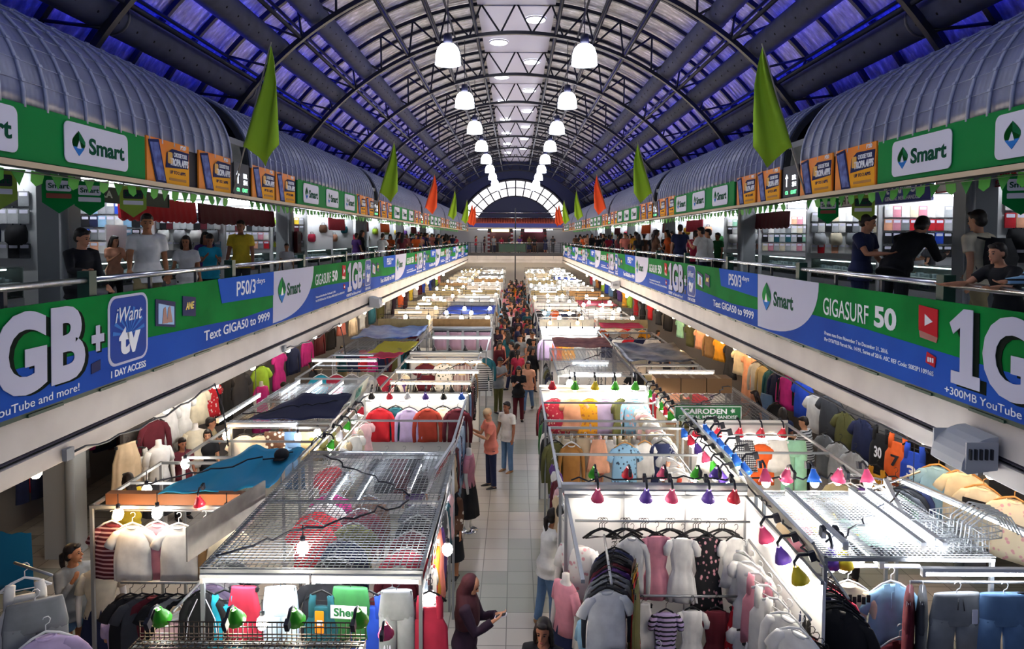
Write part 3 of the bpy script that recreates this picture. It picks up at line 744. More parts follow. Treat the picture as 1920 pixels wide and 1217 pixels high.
def g_skirt(L_, ph):
    b = MB(); torso(b, [(-.07, .15, .05, .2), (-.11, .155, .055, .5), (-.3, .21, .08, 1.2), (-.07 - L_, .27, .1, 2), (-.06 - L_, .25, .08, 2)], .024, ph, 9, 28); return b
def hanger_mesh(kind):
    b = MB(); b.tube([(.0, 0, -.1), (0, 0, -.045), (.028, 0, -.03), (.036, 0, .0), (.02, 0, .022), (-.01, 0, .02), (-.02, 0, .004)], .0045, 5)
    if kind == 'clip': b.tube([(-.19, 0, -.085), (.19, 0, -.085)], .006, 5); b.box((-.16, 0, -.095), (.03, .05, .04)); b.box((.16, 0, -.095), (.03, .05, .04)); b.tube([(0, 0, -.1), (0, 0, -.085)], .006, 5)
    else: b.tube([(-.2, 0, NK - .05), (-.1, 0, NK + .015), (0, 0, -.1), (.1, 0, NK + .015), (.2, 0, NK - .05)], [(.006, .012)] * 5, 5); b.tube([(-.195, 0, NK - .05), (.195, 0, NK - .05)], .005, 5)
    return b
WH0 = mat('garment_base', '#ffffff', .85)
HANG = {}
for nm_, h_ in (('white', '#e6e8ea'), ('black', '#16171a'), ('wood', '#b9874e'), ('wire', '#9aa0a4'), ('pink', '#e58aa8')):
    for kd in ('bar', 'clip'): HANG[nm_, kd] = hanger_mesh(kd).mesh('hanger', mat('hanger_' + nm_, h_, .4))
def collar_mesh(kind):
    b = MB()
    if kind == 'ring': b.tube([(.075 * cos(2 * pi * j / 14), .05 * sin(2 * pi * j / 14), NK + .006 - .018 * (1 if sin(2 * pi * j / 14) < 0 else .2) * abs(sin(2 * pi * j / 14))) for j in range(15)], .011, 5)
    else:
        for s in (-1, 1): b.rings([[(s * .015, -.058, NK - .055), (s * .085, -.04, NK - .045), (s * .085, -.03, NK + .02), (s * .03, -.045, NK + .035)], [(s * .015, -.066, NK - .055), (s * .085, -.05, NK - .045), (s * .085, -.038, NK + .02), (s * .03, -.055, NK + .035)]], False)
        b.box((0, -.066, NK - .12), (.03, .012, .16))
    return b.mesh('collar', WH0)
COLLAR = {k: collar_mesh(k) for k in ('ring', 'polo')}
# garment kind: (object name, plain word, meshes, hanger kind, collar)
GK = {
    'tee': ('hanging_tee_shirt', 'T-shirt', [g_top('short', .64, .23, 1.02, 1, p).mesh('tee', WH0) for p in (0, 2, 4)], 'bar', 'ring'),
    'polo': ('hanging_polo_shirt', 'polo shirt', [g_top('short', .7, .24, 1.02, 1, p).mesh('polo', WH0) for p in (1, 3)], 'bar', 'polo'),
    'long': ('hanging_long_sleeve_top', 'long-sleeved top', [g_top('long', .62, .2, 1.03, .95, p).mesh('long', WH0) for p in (0, 2, 5)], 'bar', 'ring'),
    'blouse': ('hanging_blouse', 'blouse', [g_top('puff', .55, .22, 1.2, .9, p, .024).mesh('blouse', WH0) for p in (1, 4)], 'bar', None),
    'dress': ('hanging_dress', 'dress', [g_dress('puff', l, p).mesh('dress', WH0) for l, p in ((.78, 0), (.84, 3), (1.1, 1))], 'bar', None),
    'romper': ('hanging_romper', 'romper', [g_dress('puff', .72, p, .026).mesh('romper', WH0) for p in (2, 5)], 'bar', None),
    'jersey': ('hanging_jersey', 'sleeveless jersey', [g_jersey(p).mesh('jersey', WH0) for p in (0, 2)], 'bar', None),
    'jeans': ('hanging_trousers', 'trousers', [g_pants(.98, p).mesh('jeans', WH0) for p in (0, 2)], 'clip', None),
    'shorts': ('hanging_shorts', 'shorts', [g_pants(.48, p, .23).mesh('shorts', WH0) for p in (1, 3)], 'clip', None),
    'skirt': ('hanging_skirt', 'skirt', [g_skirt(l, p).mesh('skirt', WH0) for l, p in ((.5, 0), (.75, 2))], 'clip', None),
    'jacket': ('hanging_jacket', 'jacket', [g_top('long', .66, .24, 1.0, 1, p, .012).mesh('jacket', WH0) for p in (1, 3)], 'bar', 'polo'),
    'tank': ('hanging_tank_top', 'tank top', [g_jersey(p).mesh('tank', WH0) for p in (1, 4)], 'bar', None),
}
COL = {
    'plum': '#2e2033', 'wine': '#3a1a24',     'white': '#e9e8e4', 'cream': '#e3d8bd', 'black': '#17181c', 'charcoal': '#3b3e44', 'grey': '#84888c', 'pale grey': '#b7babd', 'navy': '#1d2547', 'royal blue': '#2147b8',
    'sky blue': '#8fbcdc', 'denim blue': '#5d7ea6', 'pale denim': '#9fb6cc', 'turquoise': '#22a0c0', 'teal': '#17505c', 'green': '#2f6f3c', 'olive': '#5b5a33', 'khaki': '#9b8c68', 'mustard': '#c48a22',
    'yellow': '#e8c83a', 'amber': '#eaa52c', 'orange': '#e2622a', 'rust': '#a23a2a', 'red': '#c4222e', 'crimson': '#b02a44', 'maroon': '#571824', 'pink': '#dd93a3', 'pale pink': '#e8bfc4',
    'magenta': '#d8328c', 'lavender': '#c3b1da', 'purple': '#5b3a80', 'peach': '#eeae8c', 'salmon': '#e58878', 'beige': '#cbb494', 'tan': '#b08a5c', 'camel': '#a8743a', 'brown': '#5d4030', 'mint': '#9bd3b6', 'lime': '#a8d03a'}
PAT = {'plain': (None, None, 8), 'striped': ('stripe', '#1e2026', 6), 'floral': ('floral', '#d9a0a8', 16), 'plaid': ('plaid', '#22242c', 9), 'printed': ('floral', '#e8e0d0', 11), 'pinstriped': ('pinstripe', '#e8e8e8', 9), 'faded': ('mottle', '#b9cde0', 5)}
def cloth(c, pat='plain', h2=None):
    p, d, sca = PAT[pat]
    h = COL[c]
    if p is None: return mat('cloth_' + c.replace(' ', '_'), h, .85, pattern='mottle', h2='#%02x%02x%02x' % tuple(int(int(h[i:i + 2], 16) * .9) for i in (1, 3, 5)), scale=6, bump=.75)
    return mat(f'cloth_{c}_{pat}'.replace(' ', '_'), h, .85, pattern=p, h2=h2 or d, scale=sca, bump=.75)
used_g = {}
def garment(kind, color, loc, rz=0, where='', pat='plain', hanger='white', group=None, h2=None, var=None, sy=1.0, sc_=1.0, sx=1.0, parts=True, label=None, rot=None):
    """Hang one garment; loc is where its hook meets the rail."""
    nm, word, ms, hk, cl_ = GK[kind]
    me = ms[(rnd.randrange(len(ms)) if var is None else var) % len(ms)]
    o = put(nm, me, None, loc, rz + (0 if rot else R(rnd.uniform(-5, 5))), (sc_ * sx * .94, sc_ * sy * .58, sc_), m=cloth(color, pat, h2), rot=rot)
    if parts:
        put('hanger', HANG[hanger, hk], o)
        if cl_: put('collar', COLLAR[cl_], o, m=cloth(color, pat, h2) if cl_ == 'polo' else cloth({'white': 'pale grey'}.get(color, color)))
    d = (pat + ' ' if pat != 'plain' else '') + color
    tag(o, label or f'{d} {word} {where}', {'T-shirt': 'shirt', 'polo shirt': 'shirt', 'long-sleeved top': 'shirt', 'sleeveless jersey': 'jersey'}.get(word, word), group)
    return o
def put_on(o, b, name, m):   # a printed mark on a garment
    return b.build(name, m, o)

def rail_of(p0, p1, specs, where, group, hanger='white', facing=0, sy=1.0, parts=True, end='near'):
    """Garments spread along a rail from p0 to p1; specs = [(kind, colour[, pattern])], each face turned to `facing`."""
    n = len(specs); p0, p1 = V(p0), V(p1)
    for i, sp in enumerate(specs):
        t = (i + .5) / n; p = p0.lerp(p1, t)
        garment(sp[0], sp[1], p, facing, f'hanging {nth(i + 1)} {where}', sp[2] if len(sp) > 2 else 'plain', hanger, group, sy=sy, parts=parts)

# mannequins
def mannequin_meshes():
    b = MB(); T = lambda hw, d, z: ringpts(hw, d, z, 18, sq=1)
    b.rings([T(.045, .045, 1.52), T(.048, .05, 1.44), T(.09, .06, 1.41), T(.17, .075, 1.37), T(.185, .09, 1.3), T(.17, .105, 1.18), T(.135, .085, 1.04), T(.155, .095, .95), T(.18, .11, .83), T(.165, .1, .74)])
    for s in (-1, 1): b.tube([(s * .16, 0, 1.35), (s * .21, .01, 1.22), (s * .235, .0, 1.05), (s * .235, -.03, .86), (s * .23, -.04, .76)], [.045, .042, .036, .028, .022], 8)
    for s in (-1, 1): b.tube([(s * .085, 0, .8), (s * .09, 0, .5), (s * .09, .01, .1), (s * .09, -.03, .04)], [.085, .06, .04, .035], 10)
    body = b.mesh('mannequin', mat('mannequin_white', '#dcd8d2', .35))
    b = MB(); b.lathe([(.0, .0), (.17, 0), (.17, .012), (.03, .02), (.014, .04), (.014, .8)], 16); st = b.mesh('stand', M_steel)
    b = MB(); b.rings([T(.1, .07, 1.41), T(.18, .085, 1.375), T(.197, .1, 1.3), T(.182, .116, 1.18), T(.148, .098, 1.04), T(.168, .106, .95), T(.195, .122, .84)])
    for s in (-1, 1): b.tube([(s * .155, 0, 1.355), (s * .21, .01, 1.23), (s * .225, .01, 1.14)], [(.055, .055), (.056, .056), (.058, .058)], 10)
    top = b.mesh('top', WH0)
    b = MB(); b.rings([ringpts(.15, .095, 1.0, 28, sq=1), ringpts(.19, .12, .85, 28, .006, 1, 9, sq=1), ringpts(.23, .15, .6, 28, .015, 1, 9, sq=1), ringpts(.27, .19, .3, 28, .02, 1, 9, sq=1)]); sk = b.mesh('skirt', WH0)
    return body, st, top, sk
MQ = mannequin_meshes()
def mannequin(loc, rz, top, bottom, label, z=1.0, group=None, pat='plain', bpat='plain'):
    o = put('mannequin', MQ[0], None, loc, rz, z)
    put('stand', MQ[1], o)
    if top: put('top', MQ[2], o, m=cloth(top, pat))
    if bottom: put('skirt', MQ[3], o, m=cloth(bottom, bpat))
    return tag(o, label, 'mannequin', group)

# lamps
def clip_lamp_meshes():
    b = MB(); b.lathe([(.02, .0), (.03, -.03), (.05, -.07), (.068, -.12), (.062, -.12), (.045, -.07), (.02, -.03)], 12); sh = b.mesh('shade', WH0)
    b = MB(); b.ball((0, 0, -.115), (.045, .045, .06), 8, 6); bu = b.mesh('bulb', M_bulb)
    b = MB(); b.tube([(0, 0, -.01), (0, 0, .03), (0, .05, .07), (0, .12, .05)], .012, 6); b.box((0, .14, .03), (.03, .05, .07)); cp = b.mesh('clip', M_black)
    return sh, bu, cp
CLM = clip_lamp_meshes()
LC = {'pink': '#e0507c', 'red': '#c02038', 'purple': '#5a3fa0', 'blue': '#2d6fd8', 'green': '#3fae2c', 'yellow': '#d8c22c', 'white': '#e8e8ea', 'black': '#1c1c20'}
def clip_lamp(loc, rz, color, where, tilt=20, warm=False, group='clip-on lamps over the stalls', label=None, sc_=1.0):
    e = put('clip_lamp', CLM[0], None, loc, scale=sc_, m=mat('lamp_' + color, LC[color], .35), rot=(R(tilt), 0, rz))
    put('bulb', CLM[1], e, m=M_bulbw if warm else M_bulb); put('clip', CLM[2], e)
    return tag(e, label or f'{color} clip-on lamp {where}', 'lamp', group)
def bare_meshes():
    b = MB(); b.ball((0, 0, -.1), (.05, .05, .062), 8, 6); bu = b.mesh('bulb', M_bulb)
    b = MB(); b.tube([(0, 0, 0), (0, 0, -.055)], .02, 7); b.tube([(0, 0, 0), (0, 0, .1)], .005, 4); return bu, b.mesh('socket', M_black)
BBM = bare_meshes()
def bare_bulb(loc, where, warm=False, group='bare bulbs over the stalls', label=None, sc_=1.0, cord=0):
    e = put('light_bulb', BBM[0], None, loc, scale=sc_, m=M_bulbw if warm else M_bulb); put('socket', BBM[1], e)
    if cord: MB().tube([(0, 0, .08), (0, 0, cord / sc_)], .005, 4).build('cord', M_black, e)
    return tag(e, label or f'{"warm" if warm else "white"} bulb {where}', 'bulb', group)
def tube_meshes(L_):
    b = MB(); b.tube([(-L_ / 2 + .03, 0, 0), (L_ / 2 - .03, 0, 0)], .018, 8); tu = b.mesh('tube', M_tube)
    b = MB(); b.box((0, 0, .045), (L_, .05, .035)); ho = b.mesh('housing', mat('tube_housing', '#d5d8da', .5))
    b = MB(); b.box((L_ / 2 - .015, 0, .01), (.03, .045, .06)); b2 = MB(); b2.box((-L_ / 2 + .015, 0, .01), (.03, .045, .06))
    return tu, ho, b.mesh('end_cap', M_white), b2.mesh('end_cap', M_white)
TBM = {}
def tube_light(loc, rz, L_, label, group='fluorescent tubes', rot=None, warm=False, up=0):
    k = round(L_, 2)
    if k not in TBM: TBM[k] = tube_meshes(k)
    e = put('fluorescent_light', TBM[k][1], None, loc, rz, rot=rot)
    put('tube', TBM[k][0], e, m=M_tubewarm if warm else None); put('end_cap', TBM[k][2], e); put('end_cap', TBM[k][3], e)
    if up:
        for q in (-1, 1): MB().tube([(q * L_ * .4, 0, .05), (q * L_ * .4, 0, up)], .006, 4).build('suspension_wire', M_dark, e)
    return tag(e, label, 'fluorescent light', group)
# ------------------------------------------------------------------ people
def remesh(b, vox, smooth=4):
    me = b.mesh('skin', [WH0]); o = bpy.data.objects.new('tmp', me)
    m = o.modifiers.new('r', 'REMESH'); m.mode = 'VOXEL'; m.voxel_size = vox; m.use_smooth_shade = True
    if smooth: q = o.modifiers.new('s', 'SMOOTH'); q.iterations = smooth; q.factor = .5
    out = baked(o); bpy.data.meshes.remove(me)
    out.materials.clear(); out.materials.append(WH0)
    for p in out.polygons: p.use_smooth = True
    return out
def rotm(ax, d): return MX.Rotation(R(d), 3, ax)
# a pose: lean (torso forward), twist, head (pitch, yaw), arms [(forward, out, elbow)] and legs [(forward, out, knee)], right then left
POSES = {
    'stand': dict(lean=2, head=(5, 0), arms=[(5, 8, 12), (3, 8, 15)], legs=[(0, 4, 0), (2, 4, 4)]),
    'walk': dict(lean=4, head=(8, 0), arms=[(22, 8, 25), (-16, 8, 15)], legs=[(20, 2, 10), (-16, 2, 18)]),
    'phone': dict(lean=5, head=(25, 0), arms=[(28, 4, 95), (25, 4, 90)], legs=[(3, 4, 4), (-2, 4, 0)]),
    'hip': dict(lean=3, head=(0, 20), arms=[(5, 30, 70), (15, 5, 60)], legs=[(4, 6, 6), (-2, 4, 0)]),
    'look': dict(lean=6, head=(18, 25), arms=[(35, 10, 60), (12, 8, 30)], legs=[(6, 4, 8), (-4, 4, 0)]),
    'rail': dict(lean=16, head=(2, 0), arms=[(52, 18, 35), (50, 16, 40)], legs=[(-6, 4, 0), (-2, 5, 6)]),
    'bend': dict(lean=48, head=(15, 0), arms=[(70, 12, 60), (62, 10, 70)], legs=[(-8, 6, 2), (-4, 6, 4)]),
    'bow': dict(lean=44, head=(20, 10), arms=[(28, 10, 75), (22, 10, 70)], legs=[(-6, 6, 2), (-3, 6, 4)]),
    'hunch': dict(lean=24, head=(22, -15), arms=[(30, 14, 85), (25, 14, 80)], legs=[(-4, 6, 2), (-2, 4, 4)]),
    'armscross': dict(lean=2, head=(8, 10), arms=[(22, 8, 105), (24, 8, 110)], legs=[(0, 6, 0), (4, 6, 8)]),
    'sit': dict(lean=6, head=(15, 0), arms=[(35, 8, 70), (30, 8, 80)], legs=[(86, 8, 86), (86, 8, 86)]),
    'shade': dict(lean=2, head=(-6, 35), arms=[(30, 10, 125), (10, 8, 20)], legs=[(6, 4, 6), (-5, 4, 4)]),
    'reach': dict(lean=8, head=(-4, 0), arms=[(75, 10, 25), (40, 8, 50)], legs=[(8, 4, 8), (-6, 4, 2)]),
}
def figure(pose, fem=False, vox=.02, hair='short', top='tee', bottom='trousers', fine=False):
    """Meshes of a 1.65 m figure facing -y, feet on z=0 (or hip joint for the seated): body, top, bottom, hair, shoes, eyes, mouth."""
    P = POSES[pose]; B = MB(); T = MB(); Q = MB(); S = MB()
    hip = V((0, 0, .86)); tor = rotm('X', P['lean'])       # +X rotation tips the torso towards -y
    up = lambda x, y, z: hip + tor @ V((x, y, z))
    sw = .165 if fem else .185; inf = .016
    ch, wa, hp = (.15, .118, .165) if fem else (.165, .142, .155)
    spine = [(-.06, hp * .8, .1), (.03, hp, .115), (.16, wa, .095), (.28, (wa + ch) / 2, .105), (.4, ch, .112 + (.012 if fem else 0)), (.48, sw * .82, .09), (.535, sw * .45, .065), (.56, .06, .055)]
    ax = lambda z: up(0, .012 * sin(z * 6), z)
    B.tube([ax(z) for z, _, _ in spine], [(a, c) for _, a, c in spine], 16, up=tor @ V((0, 1, 0)))
    if top != 'none':
        lo = -.12 if top != 'crop' else .02
        sp = [(lo, (hp if lo < 0 else wa) + inf + .034, .158)] + [(z, a + inf + (.034 if z < .1 else 0), c + inf + (.024 if z < .1 else 0)) for z, a, c in spine if lo + .03 < z < .545] + [(.55, .075, .068)]
        T.tube([ax(z) for z, _, _ in sp], [(a, c) for _, a, c in sp], 16, up=tor @ V((0, 1, 0)))
    # neck and head
    nk = up(0, .0, .55); hd = tor @ rotm('X', P['head'][0] - P['lean'] * .7) @ rotm('Z', P['head'][1])
    hc = up(0, -.012, .7) + V((0, -.02 * sin(R(P['lean'])), 0))
    B.tube([nk, hc + hd @ V((0, .01, -.06))], [.056, .05], 10)
    hs = lambda x, y, z: hc + hd @ V((x, y, z))
    B.ball(hc + hd @ V((0, .005, .03)), (.075, .094, .095), 14, 10, hd)
    B.ball(hc + hd @ V((0, -.028, -.035)), (.057, .062, .075), 12, 8, hd)
    B.tube([hs(0, -.085, .025), hs(0, -.1, .0), hs(0, -.112, -.018), hs(0, -.09, -.03)], [.008, .011, .015, .008], 6)
    B.ball(hs(0, -.086, -.058), (.024, .012, .011), 8, 4, hd); B.ball(hs(0, -.078, -.098), (.022, .018, .016), 8, 4, hd)
    for s in (-1, 1): B.ball(hs(s * .076, .01, -.005), (.012, .022, .032), 6, 5, hd)
    E = MB(); 
    for s in (-1, 1): E.ball(hs(s * .03, -.083, .012), (.013, .008, .007), 8, 4, hd)
    for s in (-1, 1): E.tube([hs(s * .015, -.09, .034), hs(s * .032, -.09, .039), hs(s * .05, -.078, .034)], .004, 4)
    Mo = MB(); Mo.ball(hs(0, -.095, -.058), (.021, .007, .006), 8, 4, hd)
    Hh = MB()
    if hair == 'cap': Hh.ball(hc + hd @ V((0, .012, .058)), (.082, .1, .078), 14, 8, hd)
    elif hair == 'veil':
        Hh.ball(hc + hd @ V((0, .03, .02)), (.098, .1, .115), 14, 9, hd)
        Hh.tube([hs(0, .03, .0), hs(0, .03, -.1), up(0, .01, .5), up(0, .0, .38), up(0, -.02, .24)], [(.09, .09), (.095, .1), (.2, .13), (.22, .15), (.19, .14)], 14)
    else:
        Hh.ball(hc + hd @ V((0, .022, .05)), (.083, .098, .09), 14, 9, hd)
        Hh.ball(hc + hd @ V((0, .05, -.01)), (.076, .066, .075), 12, 7, hd)
        Hh.ball(hs(0, -.06, .098), (.06, .035, .026), 10, 5, hd)
        if hair == 'long':
            Hh.tube([hs(0, .05, .06), hs(0, .085, -.06), hs(0, .1, -.18), up(0, .13, .46), up(0, .14, .34)], [(.075, .05), (.09, .045), (.095, .04), (.09, .035), (.06, .02)], 12)
            for s in (-1, 1): Hh.tube([hs(s * .06, .0, .07), hs(s * .084, -.005, -.01), hs(s * .088, .0, -.1), hs(s * .085, .02, -.2)], [.025, .025, .024, .012], 8)
        if hair == 'tail': Hh.tube([hs(0, .1, .03), hs(0, .14, .0), hs(0, .14, -.1), hs(0, .12, -.25)], [.02, .035, .035, .012], 8)
    # arms with hands
    grips = []
    for s, (fw, out, el) in zip((-1, 1), P['arms']):
        sh = up(s * sw, .0, .485); m1 = rotm('Y', -s * out) @ rotm('X', -fw) if False else rotm('X', -fw) @ rotm('Y', -s * out)
        ud = m1 @ V((0, 0, -1)); elb = sh + ud * .275
        m2 = m1 @ rotm('Z', -s * (18 if el > 50 else 4)) @ rotm('X', -el); fd = m2 @ V((0, 0, -1)); wr = elb + fd * .235
        r_ = .88 if fem else 1
        B.tube([up(s * sw * .55, 0, .5), sh, sh.lerp(elb, .5), elb, elb.lerp(wr, .35), wr, wr + fd * .03], [.06 * r_, .054 * r_, .046 * r_, .037 * r_, .038 * r_, .026 * r_, .026 * r_], 10)
        hx = m2 @ V((1, 0, 0)); hy = m2 @ V((0, 1, 0)); pa = wr + fd * .05
        B.tube([wr, wr + fd * .03, wr + fd * .085], [(.026, .02), (.038, .017), (.036, .014)], 8, up=hy)
        if vox < .016:
            for q, (ox, ln) in enumerate(((-.028, .06), (-.01, .072), (.009, .068), (.027, .054))):
                f0 = wr + fd * .08 + hx * ox; B.tube([f0, f0 + fd * ln * .55 - hy * .006 + hx * ox * .15, f0 + fd * ln - hy * .026 + hx * ox * .2], [.0095, .0088, .0072], 6)
            t0 = wr + fd * .03 - hx * s * .03; B.tube([t0, t0 + fd * .03 - hx * s * .022 - hy * .012, t0 + fd * .062 - hx * s * .024 - hy * .022], [.012, .0105, .008], 6)
        else: B.tube([wr + fd * .07, wr + fd * .12, wr + fd * .16 - hy * .02], [(.036, .016), (.034, .014), (.022, .011)], 8, up=hy); B.tube([wr + fd * .03, wr + fd * .07 - hx * s * .045], [.014, .011], 6)
        grips.append(wr + fd * .1)
        if top in ('tee', 'crop'): T.tube([up(s * sw * .5, 0, .5), sh, sh + ud * .09, sh + ud * .17], [.075, .074, .068, .07], 10)
        elif top in ('long', 'dress'): T.tube([up(s * sw * .5, 0, .5), sh, sh.lerp(elb, .5), elb, elb.lerp(wr, .5), wr - fd * .01], [.072, .072, .06, .052, .047, .038], 10)
        elif top == 'veiled': T.tube([up(s * sw * .5, 0, .5), sh, sh.lerp(elb, .5), elb, elb.lerp(wr, .5), wr - fd * .01], [.075, .076, .066, .06, .055, .05], 10)
    for s, (fw, out, kn) in zip((-1, 1), P['legs']):
        hj = hip + V((s * .085, 0, -.02)); m1 = rotm('X', -fw) @ rotm('Y', -s * out * .5); td = m1 @ V((0, 0, -1)); kj = hj + td * .405
        m2 = m1 @ rotm('X', kn); sd = m2 @ V((0, 0, -1)); an = kj + sd * .39; th = .088 if fem else .084
        B.tube([hj + V((0, 0, .06)), hj, hj.lerp(kj, .5), kj, kj.lerp(an, .3), kj.lerp(an, .7), an], [th, th, .07, .054, .056, .042, .036], 10)
        fo = rotm('X', 0) if abs(fw) < 40 else rotm('X', 0); B.tube([an + V((0, .035, -.02)), an + V((0, -.05, -.035)), an + V((0, -.15, -.048))], [(.034, .03), (.038, .03), (.03, .018)], 8)
        S.tube([an + V((0, .05, -.032)), an + V((0, -.04, -.034)), an + V((0, -.12, -.044)), an + V((0, -.175, -.052))], [(.036, .026), (.044, .034), (.044, .026), (.028, .014)], 10)
        i2 = .013
        if bottom == 'trousers': Q.tube([hj + V((0, 0, .07)), hj, hj.lerp(kj, .5), kj, kj.lerp(an, .5), an + sd * .0], [th + .004, th + i2 - .002, .07 + i2, .056 + i2, .05 + i2, .046 + i2], 12)
        elif bottom == 'shorts': Q.tube([hj + V((0, 0, .07)), hj, hj + td * .16, hj + td * .22], [th + .02, th + i2, th + i2, th + .018], 12)
    if bottom in ('trousers', 'shorts'): Q.tube([up(0, .0, z) for z in (-.1, 0.0, .06)], [(hp * .8, .112), (hp + .008, .122), (hp * .9, .105)], 16, up=tor @ V((0, 1, 0)))
    elif bottom == 'skirt': Q.tube([up(0, 0, .1), up(0, 0, 0)] + [hip + V((0, .0, z)) for z in (-.2, -.55)], [(wa + .03, .11), (hp + .02, .13), (hp + .05, .17), (hp + .09, .21)], 18, up=V((0, 1, 0)))
    f = dict(body=remesh(B, vox), eyes=E.mesh('eyes', WH0), mouth=Mo.mesh('mouth', WH0), hair=remesh(Hh, vox, 3), shoes=S.mesh('shoes', WH0))
    if T.v: f['top'] = remesh(T, vox + .004, 4)
    if Q.v: f['bottom'] = remesh(Q, vox + .004, 4)
    f['grips'] = grips
    return f
SKIN = [mat('skin_' + str(i), h, .55) for i, h in enumerate(('#b98263', '#a8714f', '#c79272', '#96624a'))]
HAIRM = mat('black_hair', '#14100f', .5, pattern='mottle', h2='#241b18', scale=30); M_eye = mat('eye_brow', '#140d0b', .4); M_lip = mat('lips', '#8f4a44', .5)
SHOE = {'black': mat('shoe_black', '#17171a', .5), 'white': mat('shoe_white', '#d8d8d6', .5), 'tan': mat('shoe_tan', '#8f6a48', .6)}
_fig = {}
def person(loc, rz, pose, fem, hair, top, bottom, topc, botc, label, h=1.65, skin=None, shoe='black', near=False, group=None, tpat='plain', hairm=None, face=True, phone=None):
    key = (pose, fem, hair, top, bottom, near)
    if key not in _fig: _fig[key] = figure(pose, fem, .0105 if near else .021, hair, top, bottom)
    f = _fig[key]; k = h / 1.65
    if pose == 'sit': loc = (loc[0], loc[1], loc[2])
    o = put('person', f['body'], None, loc, rz, k, m=skin or SKIN[rnd.randrange(4)])
    if 'top' in f: put('shirt', f['top'], o, m=cloth(topc, tpat))
    if 'bottom' in f: put('skirt' if bottom == 'skirt' else bottom, f['bottom'], o, m=cloth(botc))
    put('veil' if hair == 'veil' else 'cap' if hair == 'cap' else 'hair', f['hair'], o, m=hairm or HAIRM)
    put('shoes', f['shoes'], o, m=SHOE[shoe])
    if face: put('eyes', f['eyes'], o, m=M_eye); put('mouth', f['mouth'], o, m=M_lip)
    if phone:
        b = MB(); b.rrect(-.036, -.07, .036, .07, .01, .004, .009); b.use(1).rrect(-.031, -.06, .031, .06, .006, -.0055, .001)
        g = (f['grips'][0] + f['grips'][1]) / 2; q = MX.Rotation(rz, 3, 'Z') @ (V((f['grips'][0].x * .8, g.y, g.z + .025)) * k)
        p = b.build('phone', [M_vwhite, mat('phone_glass', '#20242c', .15)], None, V(loc) + q); p.rotation_euler = (R(-70), 0, rz + pi); tag(p, phone, 'phone')
    return tag(o, label, 'person', group)
# ------------------------------------------------------------------ market stalls on the ground floor
M_wirew = mat('white_wire', '#c9cdd0', .4, .2); M_wired = mat('dark_wire', '#4a4d50', .45, .5); M_wirebr = mat('brown_wire', '#4d4036', .5, .3)
M_board = mat('white_board', '#e2e3e2', .5); M_pipe = mat('grey_pipe', '#9b9fa2', .35, .6); M_plank = mat('worn_plank', '#b7b0a4', .7, pattern='mottle', h2='#9d968b', scale=4)
def wires(b, x0, x1, y0, y1, z, st, r=.0035, sty=None):
    nx = max(2, round((x1 - x0) / st)); ny = max(2, round((y1 - y0) / (sty or st)))
    for i in range(nx + 1): x = x0 + (x1 - x0) * i / nx; b.box((x, (y0 + y1) / 2, z), (2 * r, y1 - y0, 2 * r))
    for i in range(ny + 1): y = y0 + (y1 - y0) * i / ny; b.box(((x0 + x1) / 2, y, z + 2 * r), (x1 - x0, 2 * r, 2 * r))
def stall(x0, x1, y0, y1, zt, label, roof='mesh', step=.06, wire=None, walls='', counter=False, front=True, bars=()):
    e = empty('market_stall', ((x0 + x1) / 2, (y0 + y1) / 2, 0)); hx, hy = (x1 - x0) / 2, (y1 - y0) / 2
    pm = MB().box((0, 0, zt / 2), (.035, .035, zt)).mesh('post', M_pipe)
    for a in (-1, 1):
        for c in ((-1, 1) if front else (1,)): put('post', pm, e, (a * (hx - .02), c * (hy - .02), 0))
    b = MB()
    for c in ((-1, 1) if front else (1,)): b.box((0, c * (hy - .02), zt), (2 * hx, .035, .035))
    for c in (-1, 1): b.box((c * (hx - .02), 0, zt), (.035, 2 * hy, .035))
    if front: b.box((0, 0, zt), (2 * hx, .03, .03))
    b.build('top_frame', M_pipe, e)
    for y in bars:
        b = MB(); b.tube([(-hx + .02, y - (y0 + y1) / 2, zt), (-hx + .02, y - (y0 + y1) / 2, zt + .42), (hx - .02, y - (y0 + y1) / 2, zt + .42), (hx - .02, y - (y0 + y1) / 2, zt)], .01, 5); b.build('lamp_bar', M_dark, e)
    if roof == 'mesh':
        b = MB(); wires(b, -hx, hx, -hy, hy * -.02, zt + .03, step); wires(b, -hx, hx, 0, hy, zt + .035, step); b.build('wire_roof', wire or M_zinc, e)
    if 'b' in walls: MB().box((0, hy + .0, zt / 2 + .03), (2 * hx, .03, zt + .06)).build('back_board', M_board, e)
    if 'l' in walls: MB().box((-hx, 0, zt / 2), (.03, 2 * hy, zt)).build('side_board', M_board, e)
    if 'r' in walls: MB().box((hx, 0, zt / 2), (.03, 2 * hy, zt)).build('side_board', M_board, e)
    if counter: 
        MB().box((0, 0, .42), (2 * hx - .3, 2 * hy * .5, .84)).build('counter', mat('counter_wood', '#6a584a', .6), e)
    tag(e, label, 'market stall', 'stalls on the market floor'); return e
